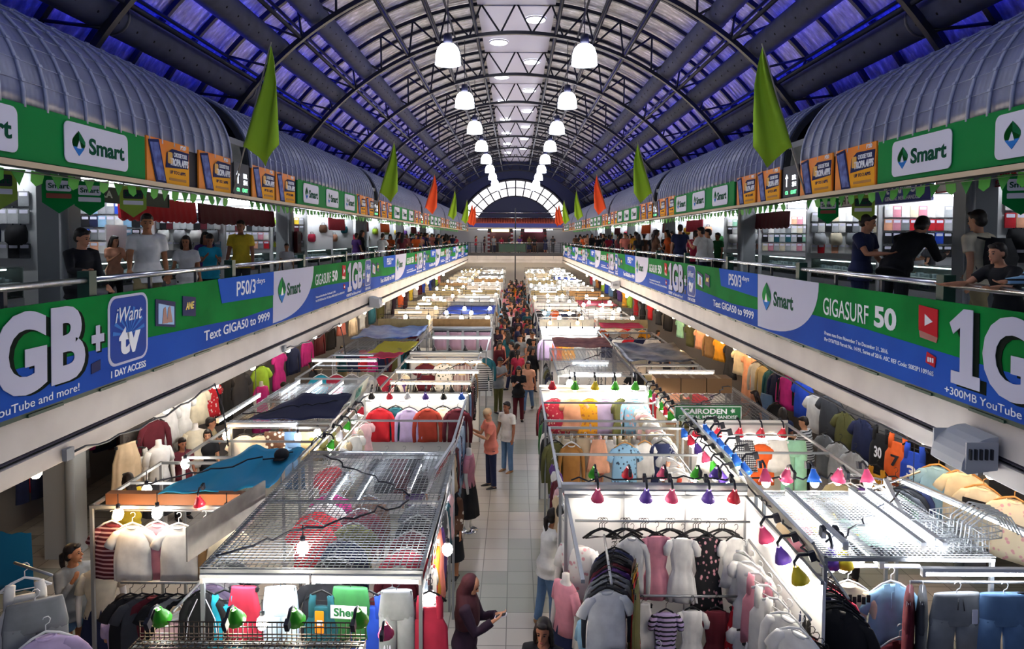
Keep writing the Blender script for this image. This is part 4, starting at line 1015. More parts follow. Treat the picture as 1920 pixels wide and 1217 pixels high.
def cloth_sheet(name, pts, m, label, cat, sag=.06, n=10, wr=.012, thick=.01):
    """A draped sheet over four corner points."""
    a, b_, c, d = [V(p) for p in pts]; g = []; rr = random.Random(len(label))
    ph = rr.uniform(0, 6)
    for sgn in (0, 1):
        for i in range(n + 1):
            for j in range(n + 1):
                u, v = i / n, j / n; p = a.lerp(b_, u).lerp(d.lerp(c, u), v)
                p = p + V((0, 0, -sag * sin(pi * u) * sin(pi * v) + wr * sin(u * 17 + ph + v * 5) + wr * sin(v * 13 + u * 8) - sgn * thick)); g.append(p)
    N = (n + 1) ** 2; k = n + 1; f = []
    for i in range(n):
        for j in range(n):
            q = (i * k + j, (i + 1) * k + j, (i + 1) * k + j + 1, i * k + j + 1); f += [q, tuple(N + x for x in q[::-1])]
    for i in range(n):
        for (p, q) in ((i, i + 1), (n * k + i + 1, n * k + i), ((i + 1) * k, i * k), (i * k + n, (i + 1) * k + n)): f.append((p, q, q + N, p + N))
    b = MB(); b.add(g, f, True); return tag(b.build(name, m), label, cat)
def rail(p0, p1, label, r=.014, m=None):
    p0, p1 = V(p0), V(p1); b = MB(); b.tube([p0 - p0, p1 - p0], r, 6)
    o = b.build('clothes_rail', m or M_pipe, None, p0)
    return tag(o, label, 'rail', 'clothes rails in the stalls')
T_, G_ = 'tarp side', 'green sign side'

# ---- nearest wire-topped stall at the bottom edge with green lamps
e = stall(-3.05, -1.2, 4.3, 5.42, 2.05, 'nearest stall, brown wire top edge with green lamps', 'mesh', .05, M_wirebr)
b = MB()
for i in range(47): b.box((-.92 + i * .04, .56, 2.14), (.006, .006, .16))
for z in (2.06, 2.12, 2.18, 2.22): b.box((0, .56, z), (1.85, .008, .008))
for i in range(31): b.tube([(-.92 + i * .06, .56, 2.06), (-.92 + i * .06, .50, 2.05), (-.92 + i * .06, .49, 2.09)], .006, 4)
b.build('grid_edge', M_wirebr, e)
for i, x in enumerate((-2.88, -2.27, -1.78, -1.26)):
    clip_lamp((x, 5.4, 2.34), R(180), 'green', '', -25, label=f'lime green clip-on lamp, {nth(4 - i)} from the aisle, on the nearest brown wire edge', sc_=1.15)
clip_lamp((-1.05, 5.45, 2.2), R(180), 'pink', '', -20, label='pink clip-on lamp just aisle-ward of the four lime green lamps')
bare_bulb((-2.12, 5.62, 2.2), '', label='bare bulb shining between the lime green lamps', group=None)

# ---- first tarp-side stall under its long wire roof
stall(-2.87, -.83, 6.1, 9.4, 2.3, 'wire-roofed stall behind the lime green lamps, long tube along its front', 'mesh', .055)
for i, x in enumerate((-2.36, -1.34)): tube_light((x, 6.1, 2.216), 0, 1.0, f'{"inner" if i == 0 else "aisle-end"} bright tube along the front of the nearest wire roof')
for i, (x, y) in enumerate(((-2.2, 8.3), (-1.88, 8.35), (-1.3, 8.8))): tube_light((x, y, 2.22), R(90), 1.0, f'{nth(i + 1)} lengthwise tube under the nearest wire roof, counting towards the aisle', up=.1)
for i, x in enumerate((-2.15, -1.55)): tube_light((x, 9.42, 2.28), 0, .58, f'{"inner" if i == 0 else "aisle-end"} short tube at the back edge of the nearest wire roof')
rail((-2.85, 6.16, 2.2), (-.86, 6.16, 2.2), 'front rail under the long tube of the nearest wire-roofed stall')
gp = 'clothes on the front rail behind the lime lamps'; fr = 'on the front rail behind the lime lamps'
X = lambda px: (px - 966) * 6.2 / 1280 * 1.0
for kind, c, px, pat, lab in (('jacket', 'black', 375, 'plain', 'black track jacket with white piping'), ('tank', 'turquoise', 415, 'plain', 'turquoise top half hidden'), ('skirt', 'crimson', 452, 'plain', 'crimson red skirt'), ('jeans', 'pale denim', 522, 'faded', 'pale washed jeans'),
                              ('jersey', 'teal', 600, 'plain', 'dark teal top with an orange tag'), ('shorts', 'green', 655, 'plain', 'green and white shorts with a word across'), ('tank', 'royal blue', 690, 'plain', 'royal blue and white top'), ('jeans', 'grey', 745, 'plain', 'grey track pants with digits'), ('tank', 'crimson', 806, 'plain', 'crimson top at the aisle end')):
    o = garment(kind, c, (X(px), 6.16 - (.05 if px == 745 else 0), 2.2), 0, '', pat, 'black', gp, label=f'{lab} {fr}', sc_=1.0, sx=.82)
    if px == 600: b = MB(); b.rrect(-.06, -.48, .05, -.27, .012, -.085, .004); b.use(1).box((0, -.092, -.38), (.07, .002, .05)); put_on(o, b, 'tag', [mat('tag_orange', '#f08a1c', .5), M_vwhite])
    if px == 655: b = MB(); b.box((0, -.09, -.28), (.44, .01, .12)); put_on(o, b, 'white_band', M_vwhite); text('Sherir', -.18, -.32, .18, -.24, -.098, mat('print_green', '#1f6a3c', .6), o, .03)
    if px == 375:
        b = MB()
        for s in (-1, 1): b.tube([(s * .05, -.075, -.17), (s * .16, -.08, -.35), (s * .2, -.08, -.6)], .006, 4)
        put_on(o, b, 'piping', M_vwhite)
    if px == 745: text('9', .05, -.8, .13, -.66, -.085, M_black, o, .03); text('210', -.15, -.8, -.06, -.55, -.085, M_vwhite, o, .02)
rail((-.86, 6.3, 2.05), (-.86, 9.2, 2.05), 'aisle-side rail of the nearest wire-roofed stall')
for i, (k, c, pat) in enumerate((('jeans', 'denim blue', 'faded'), ('long', 'maroon', 'plain'), ('tee', 'white', 'plain'), ('tank', 'red', 'plain'), ('dress', 'mustard', 'plain'), ('skirt', 'salmon', 'plain'), ('long', 'purple', 'plain'), ('jeans', 'charcoal', 'plain'), ('blouse', 'white', 'floral'), ('long', 'teal', 'plain'), ('blouse', 'pale pink', 'plain'))):
    garment(k, c, (-.86, 6.42 + .25 * i, 2.05), R(90), f'{nth(i + 1)} from the near end, aisle side of the nearest wire roof', pat, 'white', 'clothes on the first aisle-side rail')
for i, c in enumerate(('maroon', 'charcoal', 'maroon', 'black', 'crimson', 'navy', 'maroon', 'olive', 'black', 'maroon', 'charcoal', 'brown')):
    garment(('long', 'tee', 'jacket')[i % 3], c, (-1.2 - (i % 2) * .75, 6.6 + .22 * i, 2.0), 0, f'{nth(i + 1)} from the front under the nearest wire roof', 'plain', 'wire', 'dark clothes under the nearest wire roof')
for i, c in enumerate(('red', 'red', 'white', 'magenta')): garment('tee', c, (-2.45, 8.1 + .3 * i, 2.05), 0, f'{nth(i + 1)} from the front, inner side under the nearest wire roof', 'plain', 'wire', 'clothes on the inner side under the nearest wire roof')
for i, (x, y, z) in enumerate(((-.72, 7.25, 2.1), (-.78, 6.25, 2.1), (-2.05, 6.5, 2.45))): bare_bulb((x, y, z), '', label=('bare bulb over the aisle beside the mustard dress', 'bare bulb at the aisle corner of the nearest wire roof', 'bare bulb lying over the nearest wire roof')[i], group=None, sc_=1.15)
b = MB(); b.box((0, 0, 0), (.03, 1.3, .34)); b.use(1).box((.017, 0, 0), (.004, 1.22, .27)); o = b.build('sign_board', [M_pipe, M_vwhite], None, (-.98, 9.1, 2.3)); o.rotation_euler = (0, R(20), R(-6))
b = MB()
for i in range(7): b.box((.021, -.45 + .14 * i, .01 * (i % 2)), (.004, .05 + .02 * (i % 3), .15), rx=R(18))
b.build('red_strokes', M_red, o)
tag(o, 'narrow white name board with red strokes at the aisle edge of the nearest wire roof', 'sign')
b = MB()
b.box((0, 0, 0), (.02, 1.36, .34)); o = b.build('leaning_board', M_plank, None, (-3.08, 7.25, 2.32), R(-12)); tag(o, 'worn whitish board standing between the pastel shirts and the wire roof', 'board')

# ---- second tarp-side stall, row of plain knit tops
stall(-2.9, -.9, 9.55, 13.0, 2.3, 'stall behind the nearest wire roof, knit tops along its white back board', 'none', walls='b')
rail((-2.85, 12.85, 2.25), (-.9, 12.85, 2.25), 'back rail carrying the row of plain knit tops')
for i, (k, c) in enumerate((('long', 'red'), ('long', 'teal'), ('long', 'lavender'), ('long', 'rust'), ('long', 'cream'), ('long', 'maroon'))):
    garment(k, c, ((-2.55, -2.27, -2.0, -1.65, -1.37, -1.08)[i], 12.85 + (.06 if i in (1, 4) else -.03), 2.25), 0, 'in the row of plain knit tops before the white back board', 'plain', 'black', 'row of plain knit tops', var=i)
for i, c in enumerate(('black', 'red', 'white', 'purple', 'black', 'blue')): clip_lamp((-2.7 + i * .34, 12.72, 2.44), 0, c, f'{nth(6 - i)} from the aisle above the row of knit tops', 25)
rail((-2.75, 9.7, 2.1), (-2.75, 12.6, 2.1), 'inner side rail beside the row of knit tops')
for i, (k, c) in enumerate((('dress', 'red'), ('blouse', 'white'), ('long', 'white'), ('dress', 'beige'), ('blouse', 'white'), ('long', 'cream'), ('blouse', 'pale pink'))):
    garment(k, c, (-2.75, 9.9 + .4 * i, 2.1), R(90) if i % 2 else R(60), f'{nth(i + 1)} from the front on the inner rail beside the knit tops', 'plain', 'white', 'clothes beside the row of knit tops')
for i in range(5): clip_lamp((-2.72, 10.1 + .5 * i, 2.32), R(90), ('green', 'white', 'green', 'white', 'red')[i], f'{nth(i + 1)} from the front along the inner rail beside the knit tops', 20)
rail((-.95, 9.7, 2.0), (-.95, 12.7, 2.0), 'aisle-side rail beside the row of knit tops')
for i, (k, c, pat) in enumerate((('blouse', 'white', 'plain'), ('tank', 'black', 'plain'), ('skirt', 'beige', 'plain'), ('blouse', 'black', 'plain'), ('long', 'maroon', 'plain'), ('jeans', 'denim blue', 'faded'), ('long', 'navy', 'floral'), ('jeans', 'denim blue', 'faded'), ('jeans', 'navy', 'plain'))):
    garment(k, c, (-.95, 9.85 + .33 * i, 2.0), R(90), f'{nth(i + 1)} from the near end, aisle rail beside the knit tops', pat, 'black', 'clothes on the second aisle-side rail')
mannequin((-.83, 12.3, 0), R(80), 'pink', 'black', 'mannequin in a pink top and black skirt beside the person in a cap')
for i, (x, c) in enumerate(((-2.2, 'charcoal'), (-1.9, 'maroon'), (-1.6, 'black'), (-1.3, 'grey'))): garment('tee', c, (x, 11.6, 1.75), 0, 'low behind the counter before the row of knit tops', 'plain', 'wire', 'dark tees behind the second counter')

# ---- third tarp-side stall, patterned shirts
stall(-2.75, -.9, 13.3, 17.75, 2.3, 'stall with three warm tubes and patterned shirts behind the knit tops', 'none', walls='b')
rail((-2.65, 17.6, 2.25), (-.7, 17.6, 2.25), 'back rail carrying the patterned shirts')
for i, (k, c, pat, w_) in enumerate((('tee', 'maroon', 'plain', 'a pale chest print'), ('tee', 'white', 'floral', 'dark flowers'), ('tee', 'maroon', 'pinstriped', 'a square print'), ('long', 'pale grey', 'striped', 'dark stripes'))):
    o = garment(k, c, (-2.3 + .47 * i, 17.55, 2.25), 0, '', pat, 'wood', 'row of patterned shirts', h2='#1d3a2c' if i == 1 else None, label=f'{c} {GK[k][1]} with {w_} in the row of patterned shirts', sc_=1.1)
    if i in (0, 2): b = MB(); b.rrect(-.09, -.4, .09, -.3, .01, -.075, .004); put_on(o, b, 'chest_print', mat('print_cream', '#d8cbb0', .7))
for i, y in enumerate((16.6, 15.3, 14.1)): tube_light((-1.75, y, 2.32), 0, 1.9 if i < 2 else 1.7, f'{nth(3 - i)} warm white tube crosswise from the front, before the patterned shirts', warm=True)
for i in range(6): clip_lamp((-2.7 + .36 * i, 13.4, 2.42), R(180), 'black', f'{nth(6 - i)} from the aisle along the edge before the warm tubes', -20, True)
rail((-.98, 13.5, 2.05), (-.98, 17.3, 2.05), 'aisle-side rail beside the patterned shirts')
for i, (k, c, pat) in enumerate((('jeans', 'denim blue', 'faded'), ('jeans', 'navy', 'plain'), ('jeans', 'denim blue', 'plain'), ('tee', 'maroon', 'plain'), ('long', 'maroon', 'plaid'), ('dress', 'black', 'floral'), ('long', 'grey', 'striped'), ('long', 'tan', 'plain'))):
    garment(k, c, (-.98, 13.75 + .48 * i, 2.05), R(90), f'{nth(i + 1)} from the near end, aisle rail beside the patterned shirts', pat, 'black', 'clothes on the third aisle-side rail')
for i in range(7): garment(('tee', 'blouse')[i % 2], ('white', 'lavender', 'white', 'pale pink', 'white', 'purple', 'cream')[i], (-2.72, 13.7 + .5 * i, 2.1), R(70), f'{nth(i + 1)} from the front on the inner rail beside the patterned shirts', 'plain', 'white', 'clothes beside the patterned shirts')
for i in range(4): garment(('tee', 'tank')[i % 2], ('white', 'maroon', 'white', 'charcoal')[i], (-2.35 + .42 * i, 13.5, 2.0), 0, f'{nth(i + 1)} along under the black lamps before the warm tubes', 'plain', 'white', 'front row before the warm tubes')

# ---- fourth tarp-side stall: towels
stall(-2.8, -.75, 18.2, 23.0, 2.3, 'stall with a row of four pink towels at its back', 'none', walls='b')
b = MB(); b.rings([[(-.2, -.012 + .006 * sin(i), z), (-.07, -.02, z), (.07, -.012, z), (.2, -.018, z), (.2, .01, z), (-.2, .01, z)] for i, z in enumerate((0, -.1, -.2, -.32, -.46, -.6))])
tw_ = b.mesh('towel', mat('towel_pink', '#c7a0b0', .9))
b = MB(); b.box((0, 0, .015), (.42, .025, .05)); twb = b.mesh('hanger', M_black)
for i in range(4):
    o = put('hanging_towel', tw_, None, (-2.5 + .5 * i, 22.8, 2.2)); put('hanger', twb, o)
    tag(o, f'{nth(4 - i)} dusty pink towel from the aisle in the row of four', 'towel', 'row of pink towels')
rail((-2.75, 22.85, 2.26), (-.8, 22.85, 2.26), 'rail carrying the four pink towels')
for i in range(5): clip_lamp((-2.6 + .42 * i, 18.3, 2.42), R(180), 'black', f'{nth(5 - i)} from the aisle on the edge before the pink towels', -20)
for i in range(6): garment(('tee', 'blouse', 'long')[i % 3], ('white', 'white', 'lime', 'cream', 'white', 'teal')[i], (-2.6 + .36 * i, 18.9, 2.15), 0, f'under the black lamps before the pink towels, {nth(i + 1)} along', 'plain', 'white', 'pale clothes before the towels')
tube_light((-1.6, 20.5, 2.35), 0, 1.8, 'tube crosswise above the stall before the pink towels')

# ---- tarp side, inner column of stalls next to the gallery
rail((-4.95, 7.92, 2.12), (-3.3, 7.92, 2.12), 'rail carrying the pastel shirts below the blue tarp')
stall(-4.95, -3.2, 7.8, 9.4, 2.2, 'stall under the blue tarp with pastel shirts on its front', 'none')
for i, (k, c, pat) in enumerate((('tee', 'maroon', 'striped'), ('tee', 'white', 'plain'), ('tee', 'pink', 'plain'), ('tee', 'white', 'plain'), ('tee', 'tan', 'plain'), ('tee', 'cream', 'plain'))):
    o = garment(k, c, (-4.72 + .27 * i, 7.86 - .05 * (i % 2), 2.12), 0, '', pat, 'white', 'pastel shirts below the tarp', h2='#c9a0a4', label=f'{c}{" striped" if pat != "plain" else ""} T-shirt hanging {nth(i + 1)} from the column side below the blue tarp')
for i, (x, y, z, wm) in enumerate(((-4.55, 7.7, 2.28, 1), (-4.1, 7.7, 2.3, 0), (-3.3, 7.7, 2.3, 0), (-4.6, 8.4, 2.3, 0), (-4.6, 9.4, 2.3, 0))): bare_bulb((x, y, z), f'{nth(i + 1)} of the five around the pastel shirts below the tarp', bool(wm), sc_=1.2)
clip_lamp((-3.65, 7.75, 2.36), 0, 'red', '', 15, label='red clip-on lamp over the pastel shirts below the tarp', warm=True)
MB()
b = MB(); b.box((0, 0, 0), (1.7, .12, .14)); tag(b.build('timber_beam', mat('orange_timber', '#8a5a3c', .6), None, (-4.05, 8.1, 2.2)), 'reddish timber beam under the front edge of the blue tarp', 'beam')
cloth_sheet('tarpaulin', [(-4.25, 8.0, 2.28), (-3.0, 8.2, 2.3), (-2.95, 9.5, 2.36), (-3.75, 9.5, 2.4)], mat('tarp_blue', '#1b84ad', .6), 'rumpled bright blue tarpaulin spread over a stall', 'tarp', .08, 14, .02)
b = MB(); b.ball((0, 0, .045), (.1, .11, .085), 14, 8); b.tube([(0, -.08, .02), (0, -.17, .012)], [(.075, .012), (.06, .008)], 10); tag(b.build('cap', mat('cap_black', '#16181c', .7), None, (-3.18, 9.2, 2.34)), 'black cap lying on the blue tarpaulin', 'cap')
for i in range(8):
    garment(('long', 'tee', 'dress', 'tee')[i % 4], ('pale pink', 'white', 'beige', 'charcoal', 'lavender', 'white', 'black', 'grey')[i], (-3.12, 6.2 + .17 * i, 1.9), R(0), f'{nth(i + 1)} from the near end on the rack before the leaning board', 'plain', 'white', 'rack before the leaning board')
rail((-3.12, 6.1, 1.92), (-3.12, 7.6, 1.92), 'short rack rail before the leaning worn board')
for i in range(7): garment('tee', ('black', 'charcoal', 'maroon', 'black', 'grey', 'black', 'purple')[i], (-4.2 + .13 * i, 7.3, 1.55), R(15), f'on black hangers below the pastel shirts, {nth(i + 1)} along', 'plain', 'black', 'dark tees below the pastel shirts')
rail((-4.3, 7.3, 1.57), (-3.35, 7.3, 1.57), 'low rail with black hangers below the pastel shirts')
# navy canopy stall
stall(-4.75, -3.05, 9.6, 11.2, 2.2, 'dim stall between the blue tarp and the navy cloth', 'none')
stall(-4.75, -3.05, 11.25, 14.2, 2.25, 'stall with the navy cloth over its wire roof', 'mesh', .08)
tube_light((-4.2, 11.18, 2.22), 0, 1.15, 'tube along the front edge below the navy cloth')
tube_light((-5.0, 12.3, 2.24), R(90), 1.9, 'long tube running lengthwise beside the navy cloth stall', up=.74)
cloth_sheet('canopy_cloth', [(-4.45, 11.3, 2.3), (-3.0, 11.3, 2.33), (-3.05, 12.7, 2.42), (-4.0, 12.7, 2.42)], mat('cloth_canopy_navy', '#171d3c', .8), 'dark navy cloth thrown over a wire roof', 'cloth', .05)
rail((-4.7, 11.35, 2.15), (-3.1, 11.35, 2.15), 'rail below the navy cloth')
for i, (k, c, pat) in enumerate((('tee', 'white', 'plain'), ('tee', 'cream', 'plain'), ('shorts', 'brown', 'printed'), ('jeans', 'denim blue', 'plain'), ('shorts', 'khaki', 'plain'), ('shorts', 'olive', 'plain'))): 
    o = garment(k, c, (-4.55 + .27 * i, 11.35, 2.15), 0, f'hanging {nth(i + 1)} from the gallery side below the navy cloth', pat, 'black', 'clothes below the navy cloth')
    if i == 4: b = MB(); b.poly([(.08 + .05 * cos(a * pi / 6), -.2 + .05 * sin(a * pi / 6)) for a in range(12)], -.09, .003); put_on(o, b, 'round_sticker', mat('sticker_yellow', '#e8c030', .5))
for i, (x, y) in enumerate(((-4.75, 11.1), (-3.55, 11.05), (-3.3, 11.3))): bare_bulb((x, y, 2.2), f'{nth(i + 1)} from the gallery side below the navy cloth', i == 0, sc_=1.2)
for i, x in enumerate((-4.45, -4.0, -3.55)): tube_light((x, 13.4, 2.36), R(90), 1.15, f'{nth(i + 1)} lengthwise tube from the gallery side behind the navy cloth')
b = MB(); b.box((0, 0, 0), (.02, 1.3, .3)); o = b.build('sign_board', mat('pale_grey_sign', '#aab4b2', .5), None, (-2.98, 13.0, 2.42)); o.rotation_euler = (0, R(15), 0)
t = text('N2H', -.2, -.09, .25, .1, 0, mat('sign_teal_ink', '#1f6a62', .5), o, .03); t.rotation_euler = (0, 0, R(90)); t.location = (.018, -.2, 0)
tag(o, 'pale grey board lettered N2H at the corner beside the knit tops', 'sign')
stall(-4.75, -3.0, 14.6, 17.6, 2.3, 'stall with grey shirts and a white tube behind the navy cloth', 'none')
tube_light((-4.15, 16.5, 2.35), 0, 1.6, 'bright tube over the grey shirts behind the navy cloth')
rail((-4.7, 15.9, 2.25), (-3.0, 15.9, 2.25), 'rail carrying the grey shirts behind the navy cloth')
for i, (k, c) in enumerate((('tee', 'turquoise'), ('tee', 'crimson'), ('polo', 'grey'), ('polo', 'pale grey'), ('tee', 'crimson'))): garment(k, c, (-4.55 + .36 * i, 15.9, 2.25), 0, f'{nth(i + 1)} from the gallery side, rail behind the navy cloth', 'plain', 'white', 'shirts behind the navy cloth')
cloth_sheet('canopy_cloth', [(-3.85, 17.7, 2.35), (-2.85, 17.7, 2.35), (-2.75, 19.5, 2.38), (-3.75, 19.5, 2.38)], mat('cloth_canopy_mustard', '#a79a1f', .8), 'mustard yellow cloth roof behind the grey shirts', 'cloth', .04)
cloth_sheet('canopy_cloth', [(-3.6, 16.7, 2.4), (-2.95, 16.7, 2.4), (-2.85, 17.5, 2.4), (-3.5, 17.5, 2.4)], mat('cloth_canopy_crimson', '#b02a44', .8), 'crimson cloth roof scrap before the mustard one', 'cloth', .03)
stall(-4.75, -3.0, 17.8, 20.4, 2.28, 'stall under the mustard cloth roof', 'mesh', .1)
stall(-4.8, -3.0, 20.6, 23.2, 2.25, 'stall under the shiny blue sheet', 'none')
cloth_sheet('canopy_sheet', [(-5.0, 20.6, 2.3), (-3.0, 20.6, 2.32), (-2.95, 23.1, 2.36), (-4.9, 23.1, 2.36)], mat('foil_blue', '#8fb2e0', .3, .4, pattern='mottle', h2='#4a6fc0', scale=3), 'shiny pale blue foil sheet roof of a stall', 'sheet', .03, 12, .03)
for i in range(8): garment(('tee', 'long')[i % 2], ('navy', 'red', 'magenta', 'navy', 'maroon', 'olive', 'teal', 'black')[i], (-4.7 + .24 * i, 19.9, 2.2), 0, f'{nth(i + 1)} from the gallery side between the mustard and blue roofs', 'plain', 'black', 'clothes between the mustard and blue roofs')

# ---- green sign side: first stall, white boards and black hangers
e = stall(.6, 2.78, 6.0, 8.05, 2.28, 'open-topped white boarded stall with black hangers at the aisle', 'none', walls='br', front=False)
for i, x in enumerate((-.38, .35)): MB().box((x, 1.0, 1.2), (.012, .01, 2.3)).build('board_joint', M_grey, e)
b = MB(); b.box((0, 0, 0), (2.22, .09, .1)); tag(b.build('trunking', M_pipe, None, (1.68, 8.1, 2.36)), 'grey pipe along the top of the white board behind the black hangers', 'pipe')
rail((.7, 7.7, 2.12), (2.7, 7.7, 2.12), 'front rail of the white boarded stall with black hangers')
gp = 'tops on the black hangers'; tl = 'on black hangers before the white board'
for k, c, x, pat, lab, h2 in (('long', 'white', 1.33, 'plain', 'white long-sleeved top', None), ('romper', 'pink', 1.62, 'plain', 'pink off-shoulder romper', None), ('romper', 'white', 1.9, 'plain', 'white off-shoulder romper', None), ('dress', 'black', 2.2, 'floral', 'black dress with small pink flowers', '#d9a0a8'), ('blouse', 'white', 2.5, 'plain', 'white frilled blouse at the board corner', None)):
    garment(k, c, (x, 7.64 - .06 * (round(x * 10) % 2), 2.12), 0, '', pat, 'black', gp, label=f'{lab} {tl}', sc_=1.0 if k != 'dress' else 1.08, h2=h2, sx=.74)
for i, x in enumerate((.98, 1.24, 1.45, 1.75, 2.05, 2.35)):
    for j in range(3):
        o = put('clothes_hanger', HANG['black', 'bar'], None, (x + .03 * j, 7.7, 2.134), R(rnd.uniform(-20, 20)))
        o.rotation_euler = (R(rnd.uniform(-3, 3)), 0, o.rotation_euler.z)
        tag(o, f'{nth(j + 1)} from the back of the {nth(i + 1)} black hanger cluster from the aisle', 'hanger', 'empty black hangers by the white board')
for i, (x, c) in enumerate(((.98, 'pink'), (1.55, 'purple'), (1.85, 'pink'), (2.28, 'purple'), (2.58, 'red'))): clip_lamp((x, 7.88, 2.42), R(180) * 0, c, f'{nth(i + 1)} from the aisle, over the black hangers', 18, sc_=1.2)
rail((.95, 7.45, 1.38), (2.6, 7.45, 1.38), 'low rail below the tops on black hangers')
for k, c, x, pat, lab in (('skirt', 'white', 1.42, 'plain', 'white long skirt'), ('dress', 'lavender', 1.68, 'striped', 'lavender dress with dark stripes'), ('dress', 'white', 1.98, 'plain', 'white sleeveless dress'), ('dress', 'maroon', 2.25, 'plain', 'maroon buttoned dress'), ('skirt', 'red', 2.5, 'floral', 'red lace skirt')):
    garment(k, c, (x, 7.42 - .05 * (round(x * 10) % 2), 1.38), 0, '', pat, 'black', 'dresses on the low rail', sx=.7, label=f'{lab} on the low rail below the black hangers', var=0 if k == 'skirt' else 2)
rail((.95, 6.5, 2.0), (1.02, 7.6, 2.0), 'lengthwise rail of dark long sleeves at the aisle')
for i, (k, c) in enumerate((('tee', 'white'), ('long', 'charcoal'), ('long', 'grey'), ('long', 'grey'), ('long', 'purple'), ('long', 'maroon'), ('long', 'black'), ('long', 'charcoal'), ('long', 'navy'))): 
    garment(k, c, (.92 + .025 * i, 6.62 + .11 * i, 2.0), R(10), f'{nth(i + 1)} from the front, aisle rack beside the black hangers', 'plain', 'black', 'rack of dark long sleeves', sc_=.95)
for i, c in enumerate(('olive', 'red', 'mustard', 'olive', 'brown')): garment('skirt', c, (1.24 + .01 * i, 6.75 + .1 * i, 1.95), R(75), f'long and narrow, {nth(i + 1)} from the near end beside the dark long sleeves', 'plain', 'black', 'long skirts beside the dark rack', var=1, sy=.45, sc_=1.2)
for i in range(5): garment('jeans', ('white', 'grey', 'navy', 'charcoal', 'black')[i], (.93 + .03 * i, 6.15 + .1 * i, 1.25), R(8), f'on wooden hangers, {nth(i + 1)} from the near end under the aisle rack', 'plain', 'wood', 'trousers on wooden hangers')
rail((.92, 6.1, 1.27), (1.08, 6.75, 1.27), 'low rail with wooden hangers under the aisle rack')
for i, (x, z, rz) in enumerate(((1.22, 1.42, 20), (1.38, 1.5, -15))): garment('long', 'mustard', (x, 6.25 + .12 * i, z), R(rz), '', 'plain', 'white', 'mustard tops', label=f'{"nearer" if i == 0 else "further"} mustard long-sleeved top below the olive skirts', parts=True)
garment('long', 'pale grey', (1.45, 5.95, 1.15), R(-25), '', 'plain', 'white', None, label='pale grey top on a white hanger before the mustard tops')
rail((2.62, 5.9, 2.0), (2.62, 7.5, 2.0), 'lengthwise rail of white tops under the sloping sign strip')
for i, (k, c) in enumerate((('tee', 'white'), ('long', 'white'), ('tank', 'white'), ('tank', 'white'), ('tank', 'pink'), ('dress', 'white'), ('blouse', 'white'))): garment(k, c, (2.55, 5.95 + .25 * i, 2.0), R(-60), f'{nth(i + 1)} from the near end under the sign strip', 'plain', 'white', 'white tops under the sign strip', sc_=1.08)
for i, (k, c) in enumerate((('tee', 'denim blue'), ('tee', 'rust'), ('tee', 'brown'), ('tee', 'black'), ('tee', 'rust'))): garment(k, c, (2.68, 5.75 + .09 * i, 1.85), R(-20), f'{nth(i + 1)} from the near end beside the black jackets', 'plain', 'black', 'side-on tees beside the black jackets')
for i, (k, c) in enumerate((('tee', 'pink'), ('tank', 'white'), ('blouse', 'white'), ('tank', 'black'), ('tank', 'white'), ('blouse', 'white'))): garment(k, c, (2.5, 5.85 + .25 * i, 1.3), R(-55), f'low row, {nth(i + 1)} from the near end under the sign strip', 'plain', 'black', 'low row under the sign strip')
for i, (y, c) in enumerate(((6.15, 'yellow'), (6.55, 'purple'), (7.0, 'pink'))): clip_lamp((2.58, y, 2.36), R(-90), c, f'{nth(i + 1)} from the near end under the sloping sign strip', 20, sc_=1.25)
for (y0, y1, lb, hh) in ((6.25, 8.3, 'silvery sign strip sloping along the side of the white boarded stall', '#a9a79c'), (8.7, 11.3, 'greenish glass sign strip along the blouse stall', '#8fa89a')):
    b = MB(); b.box((0, 0, 0), (.02, y1 - y0, .24)); b.use(1).box((0, 0, .125), (.03, y1 - y0, .02)); b.box((0, 0, -.125), (.03, y1 - y0, .02))
    o = b.build('sign_strip', [mat('strip_' + hh[1:], hh, .3, .2, pattern='mottle', h2='#c9c6bc', scale=2), M_pipe], None, (2.84, (y0 + y1) / 2, 2.42)); o.rotation_euler = (0, R(-28), 0); tag(o, lb, 'sign')
mannequin((.6, 7.72, 0), R(-60), 'pink', 'navy', 'mannequin in a pink top and long navy skirt at the aisle', .98)
mannequin((.8, 7.0, 0), R(-60), 'sky blue', 'sky blue', 'mannequin in a sky blue outfit before the dark rack', .92)
mannequin((.78, 8.1, 0), R(-30), 'white', 'white', 'mannequin in a white top with red flowers beside the black hangers', 1.18, pat='floral')
# second
stall(.55, 2.78, 8.3, 11.1, 2.25, 'stall with a camel sweater and blue flowered blouse behind the white board', 'none')
rail((.55, 11.0, 2.16), (2.6, 11.0, 2.16), 'rail carrying the camel sweater')
for k, c, x, pat, lab, h2, hg in (('long', 'olive', .66, 'plain', 'olive long-sleeved top', None, 'black'), ('long', 'camel', .92, 'plain', 'camel sweater with a white neckline', None, 'white'), ('jeans', 'beige', 1.15, 'plain', 'beige trousers', None, 'white'), ('skirt', 'peach', 1.36, 'plain', 'peach skirt', None, 'white'), ('tee', 'sky blue', 1.78, 'floral', 'blue flowered blouse', '#3a4a60', 'wood'), ('blouse', 'white', 2.12, 'plain', 'white lace blouse', None, 'wood'), ('dress', 'navy', 2.4, 'plain', 'navy dress', None, 'black')):
    o = garment(k, c, (x, 10.9 + (.09 if c in ('olive', 'beige', 'white', 'navy') else 0), 2.18), 0, '', pat, hg, 'clothes around the camel sweater', label=f'{lab} on the rail behind the white board', sc_=1.05, h2=h2, sx=.74 if k != 'tee' else .9)
    if c == 'camel': put('neckband', COLLAR['ring'], o, scale=(1.1, 1.15, 1.05), m=cloth('white'))
